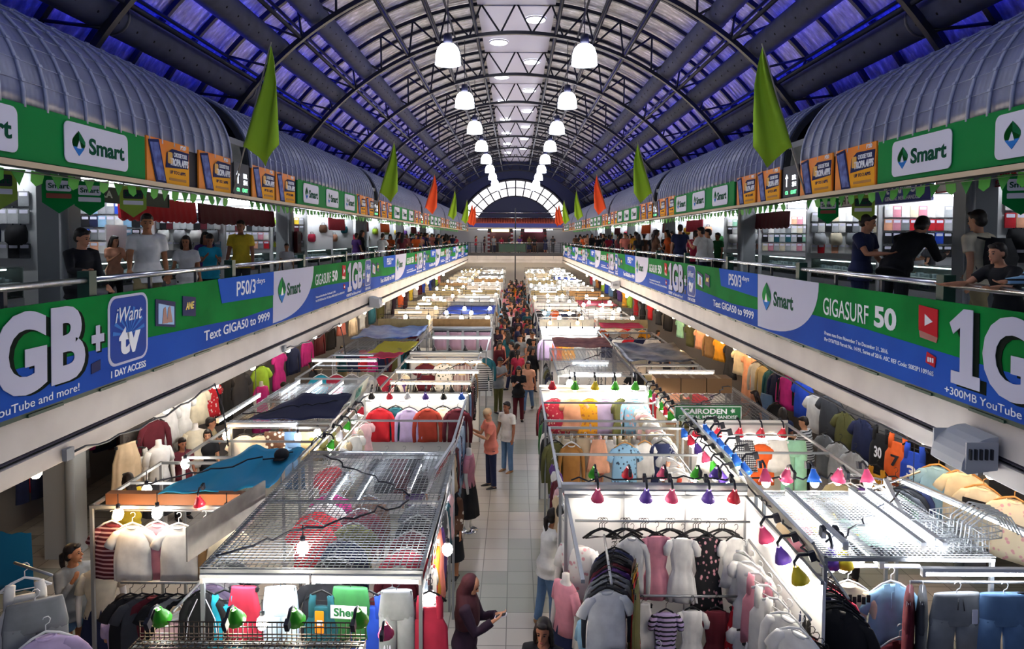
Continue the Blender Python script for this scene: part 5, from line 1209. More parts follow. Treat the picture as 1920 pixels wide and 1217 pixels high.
for i, (x, c) in enumerate(((1.0, 'green'), (1.42, 'red'), (1.86, 'pink'), (2.28, 'green'), (2.52, 'purple'))): clip_lamp((x, 8.42, 2.5), R(180), c, f'{nth(i + 1)} from the aisle, just behind the white board', -20, sc_=1.1)
rail((2.5, 8.6, 2.05), (2.5, 10.8, 2.05), 'lengthwise rail of white hangers behind the white board')
for i in range(9): garment(('blouse', 'tank', 'blouse')[i % 3], ('white', 'mustard', 'white', 'cream', 'rust', 'white', 'white', 'peach', 'white')[i], (2.45, 8.7 + .24 * i, 2.05), R(-50), f'{nth(i + 1)} from the near end on the white hangers behind the board', 'plain', 'white', 'white hangers behind the board')
for i in range(6): clip_lamp((2.66, 8.7 + .4 * i, 2.36), R(-90), ('purple', 'green', 'pink', 'purple', 'red', 'blue')[i], f'{nth(i + 1)} from the near end along the greenish strip', 20, sc_=1.1)
rail((.62, 8.3, 2.0), (.62, 10.8, 2.0), 'aisle-side rail behind the white board')
for i in range(8): garment(('long', 'dress', 'blouse', 'long')[i % 4], ('white', 'black', 'floral' if False else 'beige', 'pale pink', 'maroon', 'white', 'purple', 'olive')[i], (.64, 8.4 + .32 * i, 2.0), R(-75), f'{nth(i + 1)} from the front, aisle rail behind the white board', 'plain', 'white', 'aisle rail behind the white board')
# third: bright blouses
stall(.5, 2.75, 11.3, 13.85, 2.3, 'brightly lit stall with a row of coloured blouses', 'none', walls='b')
rail((.5, 13.7, 2.28), (2.7, 13.7, 2.28), 'rail carrying the coloured blouses')
for k, c, x, pat, h2 in (('long', 'crimson', .8, 'floral', '#e8c0b0'), ('blouse', 'peach', 1.2, 'plain', None), ('tee', 'amber', 1.52, 'floral', '#c47a40'), ('long', 'lavender', 1.83, 'plain', None), ('dress', 'olive', 2.1, 'plain', None), ('long', 'sky blue', 2.42, 'floral', '#e0a0a0')):
    garment(k, c, (x, 13.65, 2.28), 0 if c != 'olive' else R(60), 'in the brightly lit row of coloured blouses', pat, 'white', 'row of coloured blouses', h2=h2, sc_=1.15)
for i, (x, wm) in enumerate(((.75, 0), (1.2, 1), (1.6, 0), (2.0, 0), (2.4, 0))): clip_lamp((x, 13.45, 2.52), 0, ('red', 'green', 'yellow', 'green', 'green')[i], f'{nth(i + 1)} from the aisle above the coloured blouses', 20, bool(wm), sc_=1.3)
for i in range(7): clip_lamp((2.62, 11.5 + .33 * i, 2.42), R(-90), ('green', 'red', 'green', 'white', 'pink', 'green', 'white')[i], f'{nth(i + 1)} from the near end beside the coloured blouses', 20, sc_=1.1)
for i in range(7): garment('blouse', ('white', 'cream', 'pale pink')[i % 3], (2.55, 11.5 + .32 * i, 2.1), R(-55), f'{nth(i + 1)} from the near end beside the coloured blouses', 'plain', 'white', 'white blouses beside the coloured row')
for i in range(7): garment('tank', ('white', 'cream', 'beige', 'pale pink', 'white', 'cream', 'white')[i], (.75 + .28 * i, 13.2, 1.62), 0, f'{nth(i + 1)} from the aisle, low under the coloured blouses', 'plain', 'wood', 'low pale row under the coloured blouses', sc_=.8)
for i in range(8): garment(('jacket', 'long', 'jeans')[i % 3], ('black', 'white', 'navy', 'green', 'black', 'charcoal', 'teal', 'maroon')[i], (.56, 11.45 + .3 * i, 2.1), R(-75), f'{nth(i + 1)} from the near end on the aisle edge by the coloured blouses', 'plain', 'black', 'aisle edge by the coloured blouses')
# fourth: wire roof and tube
stall(.95, 2.72, 15.05, 18.7, 2.3, 'wire-roofed stall behind the coloured blouses', 'mesh', .09, M_zinc)
tube_light((1.8, 15.0, 2.34), 0, 1.15, 'tube along the front of the wire roof behind the coloured blouses')
tube_light((1.8, 16.2, 2.38), 0, .9, 'short tube on top of the wire roof behind the coloured blouses')
for i, c in enumerate(('mustard', 'navy', 'white', 'navy', 'amber', 'red')): garment('tee', c, (1.15 + .26 * i, 15.15, 2.2), 0, f'{nth(i + 1)} from the aisle under the further wire roof tube', 'plain', 'black', 'tees under the further wire roof')
bare_bulb((1.2, 14.75, 2.35), '', label='bright bulb at the aisle corner of the further wire roof', group=None, sc_=1.5)
cloth_sheet('canopy_cloth', [(1.1, 18.75, 2.36), (2.7, 18.75, 2.36), (2.7, 20.3, 2.4), (1.1, 20.3, 2.4)], mat('cloth_canopy_brick', '#8f5a52', .8, pattern='mottle', h2='#6a3c3a', scale=5), 'brick red cloth roof behind the further wire roof', 'cloth', .03)
for i in range(8): garment(('jacket', 'tee')[i % 2], ('teal', 'black', 'white', 'navy', 'black', 'olive', 'grey', 'black')[i], (.85, 15.2 + .45 * i, 2.1), R(-75), f'{nth(i + 1)} from the near end on the aisle edge of the further wire roof', 'plain', 'black', 'aisle edge of the further wire roof')
stall(.85, 2.75, 20.4, 22.5, 2.3, 'stall with orange and amber tees under bright tubes', 'none', walls='b')
rail((.85, 22.35, 2.22), (2.7, 22.35, 2.22), 'rail carrying the orange and amber tees')
for i, (k, c, pat) in enumerate((('long', 'lavender', 'plain'), ('tee', 'orange', 'plain'), ('tee', 'amber', 'printed'), ('long', 'pale grey', 'plain'), ('long', 'white', 'floral'))): garment(k, c, (1.05 + .36 * i, 22.3, 2.22), 0, 'in the row with the orange and amber tees', pat, 'white', 'row of orange and amber tees', sc_=1.12)
for i, x in enumerate((1.3, 2.3)): tube_light((x, 22.2, 2.42), 0, .95, f'{nth(i + 1)} tube from the aisle over the orange and amber tees')
for i in range(5): bare_bulb((1.0 + .38 * i, 21.6, 2.55), f'{nth(i + 1)} from the aisle over the orange and amber tees', sc_=1.4)

# ---- green sign side, inner column
stall(2.98, 4.62, 6.45, 8.1, 2.28, 'white wire roof with lengthwise tubes next to the sign strip', 'mesh', .045, M_wirew)
for i, x in enumerate((3.2, 3.55, 3.95, 4.15)): tube_light((x, 7.2, 2.38 if i != 1 else 2.2), R(90), 1.45, f'{nth(i + 1)} lengthwise tube from the sign strip on the white wire roof')
for i, (c, x, y, w_) in enumerate((('yellow', 3.55, 7.6, 'lime yellow'), ('mint', 3.9, 7.4, 'pale'), ('pale grey', 4.25, 7.5, 'grey'), ('cream', 3.3, 7.0, 'cream'))):
    cloth_sheet('folded_cloth', [(x - .2, y - .3, 2.12), (x + .2, y - .3, 2.12), (x + .2, y + .3, 2.14), (x - .2, y + .3, 2.14)], cloth(c), f'{w_} cloth spread under the white wire roof', 'cloth', .02, 6, .015)
rail((3.15, 6.7, 2.1), (4.05, 6.7, 2.1), 'white rod below the white wire roof', .02, M_vwhite)
for k, c, x, z, pat, lab in (('long', 'cream', 3.3, 2.1, 'plain', 'cream sweater with a dark patterned yoke'), ('polo', 'sky blue', 3.72, 2.1, 'plain', 'sky blue buttoned shirt'), ('polo', 'denim blue', 3.35, 1.62, 'plain', 'denim blue polo shirt hanging low'), ('jacket', 'maroon', 3.75, 1.6, 'plain', 'maroon jacket with white sleeve stripes')):
    o = garment(k, c, (x, 6.62 if z > 2 else 6.5, z), 0, '', pat, 'white', 'clothes on the white rod', label=f'{lab} at the white rod', sc_=1.05)
    if k == 'long':
        b = MB()
        for j in range(9): b.box((-.18 + .045 * j, -.078, NK - .1 - .02 * (j % 2)), (.035, .012, .07)); 
        put_on(o, b, 'yoke_pattern', mat('yoke_black', '#1c1c20', .8))
    if k == 'jacket': b = MB(); b.tube([(-.2, -.06, NK - .1), (-.26, -.07, NK - .3)], .012, 4); put_on(o, b, 'sleeve_stripe', M_vwhite)
for i, (c, x) in enumerate((('purple', 3.12), ('yellow', 3.25))): clip_lamp((x, 6.6, 2.32), 0, c, '', 10, label=f'{c} clip-on lamp with a big bulb at the end of the white rod', sc_=1.5)
for i in range(7): garment(('jacket', 'long')[i % 2], ('black', 'black', 'navy', 'black', 'crimson', 'black', 'grey')[i], (3.0 + .012 * i, 6.1 + .1 * i, 2.12), R(-35), f'{nth(i + 1)} from the near end of the black jacket rack', 'plain', 'black', 'black jacket rack', sc_=1.12)
rail((3.0, 6.0, 2.14), (3.1, 6.9, 2.14), 'short rail of black jackets beside the white rod')
tube_light((4.35, 6.3, 2.22), 0, 1.05, 'bright tube over the grey shorts at the near corner', rot=(0, 0, 0))
tube_light((4.45, 7.9, 2.3), R(70), 1.2, 'tube on a bracket over the dark jackets beside the white wire roof')
tube_light((5.3, 7.9, 2.2), R(105), 1.9, 'long tube slanting before the yellow-lit pocket shirts', up=.78)
rail((3.75, 6.35, 2.12), (4.95, 6.35, 2.12), 'rail carrying the grey shorts')
for k, c, x, lab in (('jeans', 'maroon', 3.72, 'maroon trousers'), ('jeans', 'charcoal', 3.84, 'charcoal trousers'), ('shorts', 'grey', 4.16, 'grey drawstring shorts with a white tag'), ('shorts', 'denim blue', 4.6, 'denim blue shorts'), ('shorts', 'navy', 4.95, 'navy shorts')):
    o = garment(k, c, (x, 6.3, 2.12), R(60) if k == 'jeans' else 0, '', 'plain', 'white', 'shorts at the near corner', label=f'{lab} under the bright near-corner tube', sc_=1.15)
    if c == 'grey': b = MB(); b.rrect(.1, -.3, .15, -.18, .006, -.1, .003); put_on(o, b, 'tag', M_vwhite); b = MB(); b.tube([(-.02, -.085, -.09), (-.03, -.1, -.18)], .006, 4); b.tube([(.02, -.085, -.09), (.03, -.1, -.19)], .006, 4); put_on(o, b, 'drawstring', M_dark)
for i, (k, c, x) in enumerate((('jeans', 'charcoal', 3.9), ('shorts', 'tan', 4.25), ('jeans', 'denim blue', 4.6), ('jeans', 'pale denim', 3.5))): garment(k, c, (x, 6.15, 1.42), 0, 'in the lowest row under the near-corner tube', 'plain', 'white', 'lowest row at the near corner')
def basket(loc, rz, d, label):
    b = MB(); w_, l_, h_ = d
    for z in (0, h_ * .5, h_):
        for q in ((-w_, -l_, w_, -l_), (w_, -l_, w_, l_), (w_, l_, -w_, l_), (-w_, l_, -w_, -l_)): b.tube([(q[0], q[1], z), (q[2], q[3], z)], .006, 4)
    n = 9
    for i in range(n + 1):
        x = -w_ + 2 * w_ * i / n; y = -l_ + 2 * l_ * i / n
        for s in (-1, 1): b.tube([(x, s * l_, 0), (x, s * l_, h_)], .004, 4); b.tube([(s * w_, y, 0), (s * w_, y, h_)], .004, 4)
        b.tube([(x, -l_, 0), (x, l_, 0)], .004, 4); b.tube([(-w_, y, 0), (w_, y, 0)], .004, 4)
    return tag(b.build('wire_basket', M_wirew, None, loc, rz), label, 'basket', 'white wire baskets at the near corner')
basket((4.35, 6.75, 2.3), 0, (.26, .22, .16), 'white wire basket standing above the grey shorts'); basket((4.75, 7.1, 2.3), R(15), (.2, .25, .14), 'white wire basket behind the one above the grey shorts')
b = MB()
for i in range(6): b.tube([(-.3 + .0 * i, .06 * i, 0), (-.28, .06 * i, .2), (-.1, .06 * i, .34), (.12, .06 * i, .3), (.25, .06 * i, .1)], .009, 5)
tag(b.build('wire_rack', M_wirew, None, (4.85, 6.75, 2.28)), 'curved white wire rack behind the baskets', 'rack')
for i in range(7): garment(('jacket', 'tee', 'long')[i % 3], ('black', 'navy', 'black', 'green', 'charcoal', 'black', 'navy')[i], (4.5 + .12 * i, 8.4 + .08 * i, 2.25), R(-30), f'{nth(i + 1)} from the wire roof in the dark heap below the jerseys', 'plain', 'black', 'dark heap below the jerseys')
rail((4.45, 8.36, 2.27), (5.4, 9.0, 2.27), 'rail of dark jackets below the jerseys')
stall(2.95, 4.6, 8.25, 11.4, 2.25, 'white stall with pink and blue lamps before the green shop sign', 'none', walls='b')
for i, (x, c) in enumerate(((3.12, 'pink'), (3.4, 'pink'), (3.72, 'blue'), (4.05, 'pink'), (4.38, 'pink'))): clip_lamp((x, 8.4, 2.5), R(180) * (i % 2), c, f'{nth(i + 1)} from the strip, back edge of the white wire roof', -15, sc_=1.3)
for i in range(6): clip_lamp((2.98, 8.8 + .36 * i, 2.45), R(-90), 'blue', f'{nth(i + 1)} from the near end in the row of blue lamps', 15, sc_=1.3)
rail((3.0, 10.9, 2.2), (4.6, 10.9, 2.2), 'rail carrying the white lace skirts')
for i, (k, c, pat) in enumerate((('skirt', 'white', 'plain'), ('tee', 'white', 'plain'), ('skirt', 'pale grey', 'plaid'), ('tee', 'orange', 'plain'), ('skirt', 'white', 'plain'), ('jeans', 'mint', 'plain'))): garment(k, c, (3.15 + .27 * i, 10.85, 2.2), 0, f'{nth(i + 1)} from the sign strip below the green shop sign', pat, 'white', 'clothes below the green shop sign')
for i, (k, c) in enumerate((('skirt', 'white'), ('jeans', 'white'), ('skirt', 'white'), ('skirt', 'beige'), ('long', 'pink'), ('long', 'khaki'), ('long', 'grey'))): garment(k, c, (3.2 + .22 * i, 9.6, 1.75), 0, f'{nth(i + 1)} in the mid row behind the pink and blue lamps', 'plain', 'white', 'mid row behind the pink and blue lamps', sc_=1.1)
for i in range(6): garment('long', ('khaki', 'grey', 'purple', 'black', 'black', 'pale pink')[i], (4.75 + .1 * i, 9.8 - .07 * i, 1.95), R(-50), f'{nth(i + 1)} on the white hanger rack below the polo shirts', 'plain' if i != 1 else 'striped', 'white', 'white hanger rack below the polo shirts')
rail((4.7, 9.85, 1.97), (5.4, 9.4, 1.97), 'rack rail of white hangers below the polo shirts')
e = empty('shop_sign', (2.72, 11.5, 2.28)); b = MB(); b.box((.56, 0, .12), (1.14, .04, .27)); b.build('panel', mat('sign_green', '#1c6a3c', .4), e)
b = MB(); 
for q in ((0, .56, .005, 1.14), (0, .56, .235, 1.14)): b.box((.56, -.022, q[2]), (1.12, .006, .012))
for x in (.0, 1.12): b.box((x, -.022, .12), (.012, .006, .24))
b.build('border', M_wink, e)
text('CAIRODEN', .14, .11, .88, .2, -.022, M_wink, e, .03); text('GENERAL MERCHANDISE', .06, .025, 1.06, .085, -.022, M_wink, e, .02)
b = MB(); b.poly([(.98 + .045 * cos(a * pi / 5) * (1 if a % 2 else .6), .165 + .045 * sin(a * pi / 5) * (1 if a % 2 else .6)) for a in range(10)], -.022, .004); b.build('emblem', M_wink, e)
tag(e, 'green shop sign with two lines of white lettering', 'sign')
for i in range(5): clip_lamp((3.05 + .36 * i, 11.3, 2.2), R(180) * 0, 'red', f'{nth(i + 1)} from the sign strip, red row by the green shop sign', 20, sc_=1.2)
stall(2.9, 4.6, 11.7, 14.3, 2.2, 'cluttered stall behind the green shop sign', 'mesh', .08)
stall(2.85, 4.55, 14.5, 16.6, 2.25, 'stall with warm tubes and brown boxes behind the green shop sign', 'none')
for i, y in enumerate((14.4, 15.3)): tube_light((3.75, y, 2.34), 0, 1.5, f'{nth(i + 1)} warm tube over the brown boxes', warm=True)
for i in range(3): b = MB(); b.box((0, 0, .15), (.5, .4, .3)); b.use(1).box((0, 0, .302), (.06, .41, .004)); tag(b.build('cardboard_box', [mat('cardboard', '#8a6a4a', .8), mat('packing_tape', '#a88a60', .4)], None, (3.1 + .52 * i, 13.9, 2.24)), f'{nth(i + 1)} brown carton from the sign strip before the warm tubes', 'box', 'brown cartons on a wire roof')
for i in range(7): garment(('tee', 'tank')[i % 2], ('red', 'cream', 'peach', 'olive', 'red', 'purple', 'white')[i], (3.0 + .23 * i, 14.6, 2.15), 0, f'{nth(i + 1)} under the warm tubes behind the cartons', 'plain', 'white', 'clothes under the warm tubes')
stall(2.85, 4.55, 16.75, 19.3, 2.25, 'stall under the silver sheet', 'none')
cloth_sheet('canopy_sheet', [(2.8, 16.75, 2.34), (4.5, 16.75, 2.34), (4.5, 19.3, 2.4), (2.8, 19.3, 2.4)], mat('foil_silver', '#8d9096', .3, .7, pattern='mottle', h2='#4a4c50', scale=3), 'dull silver foil sheet roof of a stall', 'sheet', .04, 12, .02)
for i, (k, c) in enumerate((('tee', 'black'), ('tee', 'khaki'), ('tee', 'navy'), ('tee', 'red'), ('tee', 'white'))): garment(k, c, (3.0 + .33 * i, 16.65, 2.2), 0, 'below the front edge of the silver sheet', 'plain', 'black', 'tees below the silver sheet')
stall(2.85, 4.55, 19.6, 22.5, 2.25, 'stall with a crimson cloth roof and sports tees', 'none')
cloth_sheet('canopy_cloth', [(2.9, 22.6, 2.4), (4.3, 22.6, 2.4), (4.3, 23.6, 2.44), (2.9, 23.6, 2.44)], mat('cloth_canopy_crimson', '#b02a44', .8), 'crimson cloth roof beyond the sports tees', 'cloth', .02)
rail((2.9, 22.3, 2.25), (4.6, 22.3, 2.25), 'rail carrying the sports tees')
for i, (k, c) in enumerate((('tee', 'navy'), ('tee', 'white'), ('tee', 'red'), ('tee', 'navy'), ('tee', 'white'))): garment(k, c, (3.05 + .36 * i, 22.25, 2.25), 0, f'in the sports row, {nth(i + 1)} from the sign strip side', 'plain', 'black', 'row of sports tees')

# ---- displays along the walls under the galleries
for s, nm in ((-1, 'left'), (1, 'right')):
    b = MB(); b.box((s * 7.12, 38.2, 1.3), (.06, 52, 2.6)); struct(b.build('partition', mat('display_wall', '#5a5654', .7)))
# green sign side wall, from the near end
for i, (y, k, c, pat, z, lab) in enumerate(((8.9, 'tee', 'cream', 'floral', 2.1, 'cream tee with small motifs'), (9.35, 'tee', 'cream', 'plain', 2.1, 'cream tee with a black chest band'), (9.9, 'tee', 'cream', 'plain', 2.12, 'cream tee with a red pocket'), (10.35, 'tee', 'sky blue', 'plain', 2.05, 'pale blue tee behind the pocket shirt'))):
    o = garment(k, c, (6.6 - .1 * (i % 2), y, z), R(-50), '', pat, 'wood', 'pocket shirts lit yellow', label=f'{lab} in the yellow light near the floodlight', sc_=1.25)
    if i == 2: b = MB(); b.rrect(.05, -.37, .14, -.27, .01, -.078, .006); put_on(o, b, 'pocket', cloth('maroon'))
    if i == 1: b = MB(); b.rrect(-.2, -.38, .2, -.28, .01, -.08, .006); put_on(o, b, 'chest_band', cloth('black'))
for i, y in enumerate((8.8, 9.6, 10.2)): bare_bulb((6.2, y, 2.45), '', True, None, f'{nth(i + 1)} warm bulb over the pocket shirts', 1.3, .53)
for i in range(9): garment(('polo', 'tee', 'long')[i % 3], ('amber', 'mustard', 'black', 'brown', 'khaki', 'black', 'amber', 'charcoal', 'olive')[i], (7.9, 8.6 + .26 * i, 2.3), R(-80), f'{nth(i + 1)} on the upper wall rail behind the pocket shirts', 'plain', 'wood', 'upper rail behind the pocket shirts')
rail((7.9, 8.4, 2.32), (7.9, 11.0, 2.32), 'wall rail behind the pocket shirts')
wallr = (('jersey', 'royal blue', 11.4, 2.1, 'royal blue basketball jersey numbered 3'), ('jersey', 'orange', 11.9, 2.12, 'orange basketball jersey'), ('jersey', 'black', 12.45, 2.1, 'black jersey with orange trim'), ('polo', 'navy', 13.1, 2.05, 'navy polo shirt'), ('polo', 'olive', 13.8, 2.0, 'olive polo shirt'), ('polo', 'charcoal', 14.5, 2.2, 'charcoal polo shirt'), ('tee', 'white', 15.2, 2.05, 'white tee under the wall tube'), ('polo', 'royal blue', 15.9, 2.25, 'royal blue polo shirt'), ('long', 'magenta', 16.8, 2.15, 'magenta raglan top'), ('jacket', 'navy', 17.4, 2.1, 'navy jacket'), ('jacket', 'teal', 17.8, 2.1, 'teal jacket'), ('long', 'khaki', 18.4, 2.1, 'khaki top'), ('long', 'pale grey', 18.9, 2.1, 'pale grey top'), ('dress', 'peach', 19.6, 2.2, 'peach dress'), ('blouse', 'cream', 20.4, 2.2, 'cream blouse'), ('dress', 'charcoal', 21.3, 2.2, 'charcoal dress'), ('blouse', 'amber', 22.4, 2.25, 'amber blouse'), ('long', 'tan', 23.6, 2.25, 'tan top'), ('blouse', 'peach', 24.8, 2.25, 'peach blouse'), ('tee', 'olive', 26.2, 2.25, 'olive tee'), ('blouse', 'mint', 27.8, 2.25, 'mint blouse'))
for k, c, y, z, lab in wallr:
    o = garment(k, c, (6.75, y, z), R(-72), '', 'plain', 'black', 'wall display under the green sign side gallery', label=f'{lab} on the wall display under the gallery', sc_=1.3)
    if k == 'jersey': text({'royal blue': '3', 'orange': '7', 'black': '30'}[c], -.07, -.58, .07, -.42, -.1, M_wink if c != 'orange' else M_black, o, .03)
    if c == 'magenta':
        b = MB()
        for s in (-1, 1): b.rings([[(s * .17, -.06, NK - .04), (s * .24, -.07, NK - .12), (s * .25, -.075, NK - .5), (s * .2, -.08, NK - .5)], [(s * .17, -.072, NK - .04), (s * .24, -.08, NK - .12), (s * .25, -.085, NK - .5), (s * .2, -.09, NK - .5)]], False)
        put_on(o, b, 'sleeve_panels', cloth('black'))
for i, (y, k, c) in enumerate(((13.0, 'polo', 'pale grey'), (13.6, 'polo', 'pale grey'), (14.2, 'polo', 'grey'), (12.2, 'jersey', 'mustard'), (11.6, 'jersey', 'white'), (16.9, 'tee', 'black'), (17.6, 'jeans', 'denim blue'))): garment(k, c, (6.55, y, 1.42), R(-70), f'low on the wall display, {nth(i + 1)} of the lower row', 'plain', 'black', 'lower row of the wall display', sc_=1.25)
for i, y in enumerate((11.6, 12.9, 14.2, 15.5)): tube_light((6.45, y, 2.42), R(90), 1.2, f'{nth(i + 1)} tube from the near end over the jerseys and polo shirts', up=.56)
for i, y in enumerate((18.2, 19.4, 20.6, 22.2, 24.5, 27.0, 30.0, 33.5)): bare_bulb((6.3, y, 2.45), f'{nth(i + 1)} from the jerseys along the gallery wall display', True, sc_=1.6, cord=.53)
rail((6.76, 11.0, 2.32), (6.76, 28.5, 2.32), 'long wall rail under the green sign side gallery')
# tarp side wall
wl = (('skirt', 'beige', 11.7, 1.75, 'dusty beige pleated skirt'), ('tank', 'white', 12.1, 1.6, 'white tank top beside the beige skirt'), ('long', 'maroon', 12.6, 2.0, 'maroon lace top'), ('blouse', 'white', 13.1, 2.1, 'white top with a red border print'), ('dress', 'white', 13.7, 2.2, 'white long dress'), ('blouse', 'cream', 14.4, 2.15, 'cream lace blouse'), ('blouse', 'red', 15.0, 2.15, 'red polka-dot blouse'), ('dress', 'black', 15.7, 2.15, 'black dress'), ('tee', 'charcoal', 16.6, 2.1, 'charcoal tee'), ('tee', 'lime', 18.0, 2.0, 'lime tee'), ('dress', 'magenta', 19.4, 2.1, 'magenta dress'), ('long', 'navy', 20.6, 2.1, 'navy top'), ('long', 'magenta', 22.0, 2.1, 'magenta top'), ('long', 'maroon', 23.4, 2.2, 'maroon top'), ('jacket', 'black', 24.8, 2.2, 'black jacket'), ('skirt', 'salmon', 26.4, 2.2, 'salmon skirt'), ('long', 'beige', 28.2, 2.2, 'beige top'))
for k, c, y, z, lab in wl:
    garment(k, c, (-6.75, y, z + .1), R(72), '', 'plain' if c != 'red' or k != 'blouse' else 'floral', 'black', 'wall display under the tarp side gallery', label=f'{lab} on the tarp side wall display', sc_=1.3, h2='#f0dcd8')
rail((-6.76, 11.6, 2.3), (-6.76, 29, 2.3), 'long wall rail under the tarp side gallery')
for i, y in enumerate((8.7, 12.0, 14.0, 16.0, 18.5, 21.0, 24.0, 28.0, 32.0)): bare_bulb((-6.2, y, 2.45), f'{nth(i + 1)} from the near column along the tarp side wall display', i % 3 == 0, sc_=1.5, cord=.53)
mannequin((-6.45, 12.2, 0), R(60), 'white', 'charcoal', 'mannequin in a white top and dark skirt beside the person in maroon', 1.1)
mannequin((-6.3, 13.3, 0), R(50), 'cream', None, 'mannequin in a cream top further along the tarp side wall', 1.1)
mannequin((-4.95, 8.0, 0), R(30), 'cream', 'navy', 'mannequin in a cream sweater and navy skirt beside the pastel shirts', .98)
mannequin((-6.6, 17.6, 0), R(70), 'magenta', 'magenta', 'mannequin in a magenta dress along the tarp side wall', 1.05)
for i, (c, pat) in enumerate((('white', 'plain'), ('grey', 'plain'), ('lavender', 'plain'))): garment(('tank', 'shorts', 'tee')[i], c, (-4.95 + .17 * i, 6.75 - .1 * i, 2.02 - .22 * i), R(30), f'{("highest", "middle", "lowest")[i]} at the bottom corner before the grey-topped person', pat, 'white', 'clothes at the bottom corner', sc_=1.2)
cloth_sheet('hanging_sheet', [(-6.75, 8.5, 1.6), (-6.1, 8.45, 1.6), (-6.08, 8.45, .85), (-6.75, 8.5, .85)], mat('sheet_blue', '#1878a8', .6), 'blue sheet hung up beyond the bottom corner clothes', 'sheet', 0)
for i in range(10): garment(('tee', 'jeans', 'tank', 'long')[i % 4], ('black', 'navy', 'red', 'charcoal', 'black', 'grey', 'magenta', 'black', 'navy', 'maroon')[i], (-8.2 + .1 * (i % 2), 10.9 + .32 * i, 2.2 - .12 * (i % 3)), R(70), f'{nth(i + 1)} from the near end in the dim shop beside the near column', 'plain', 'black', 'dark clothes in the dim shop by the near column', sc_=1.1)
rail((-8.2, 10.7, 2.22), (-8.2, 14.2, 2.22), 'rail in the dim shop beside the near column')
for i, c in enumerate(('red', 'yellow', 'royal blue', 'white', 'yellow', 'black', 'sky blue')):
    b = MB(); b.ball((0, 0, .045), (.1, .11, .085), 12, 6); b.tube([(0, -.08, .02), (0, -.17, .012)], [(.075, .012), (.06, .008)], 8)
    tag(b.build('cap', cloth(c), None, (-8.0 + .02 * (i % 2), 10.9 + .4 * i, 2.25), R(60)), f'{c} cap, {nth(i + 1)} from the near end on the rail in the dim shop', 'cap', 'caps in the dim shop by the near column')
bare_bulb((-7.6, 12.2, 2.2), '', False, None, 'bulb in the dim shop beside the near column', .8, .78)
rail((-5.05, 6.75, 2.05), (-4.5, 6.5, 2.05), 'short rail at the bottom corner before the grey-topped person')
# loose power cables over the stall tops
rq = random.Random(9)
for i, (x0, y0, x1, y1, w_) in enumerate(((-2.8, 6.3, -1.2, 7.6, 'the nearest wire roof'), (-1.2, 7.8, -2.6, 9.2, 'the back of the nearest wire roof'), (-2.9, 9.6, -2.8, 12.8, 'the inner rail by the knit tops'), (-4.6, 8.0, -3.1, 9.3, 'the blue tarp'), (-4.6, 11.4, -3.1, 12.4, 'the navy cloth'), (-2.6, 13.6, -1.0, 16.4, 'the warm tubes'), (2.8, 6.3, 2.85, 8.2, 'the silvery sign strip'), (3.1, 6.6, 4.5, 7.9, 'the white wire roof'), (3.0, 8.4, 4.5, 8.5, 'the pink and blue lamps'), (2.75, 8.5, 2.8, 11.2, 'the greenish strip'), (.7, 8.35, 2.7, 8.4, 'the white board top'), (3.1, 11.8, 4.5, 14.0, 'the cartons'), (1.0, 15.2, 2.6, 18.4, 'the further wire roof'))):
    n = 18; pts = [(x0 + (x1 - x0) * j / n + rq.uniform(-.05, .05), y0 + (y1 - y0) * j / n + rq.uniform(-.05, .05), 2.36 + rq.uniform(-.015, .05)) for j in range(n + 1)]
    tag(MB().tube(pts, .011, 5).build('power_cable', M_black), f'loose black cable lying along {w_}', 'cable', 'cables over the stalls')
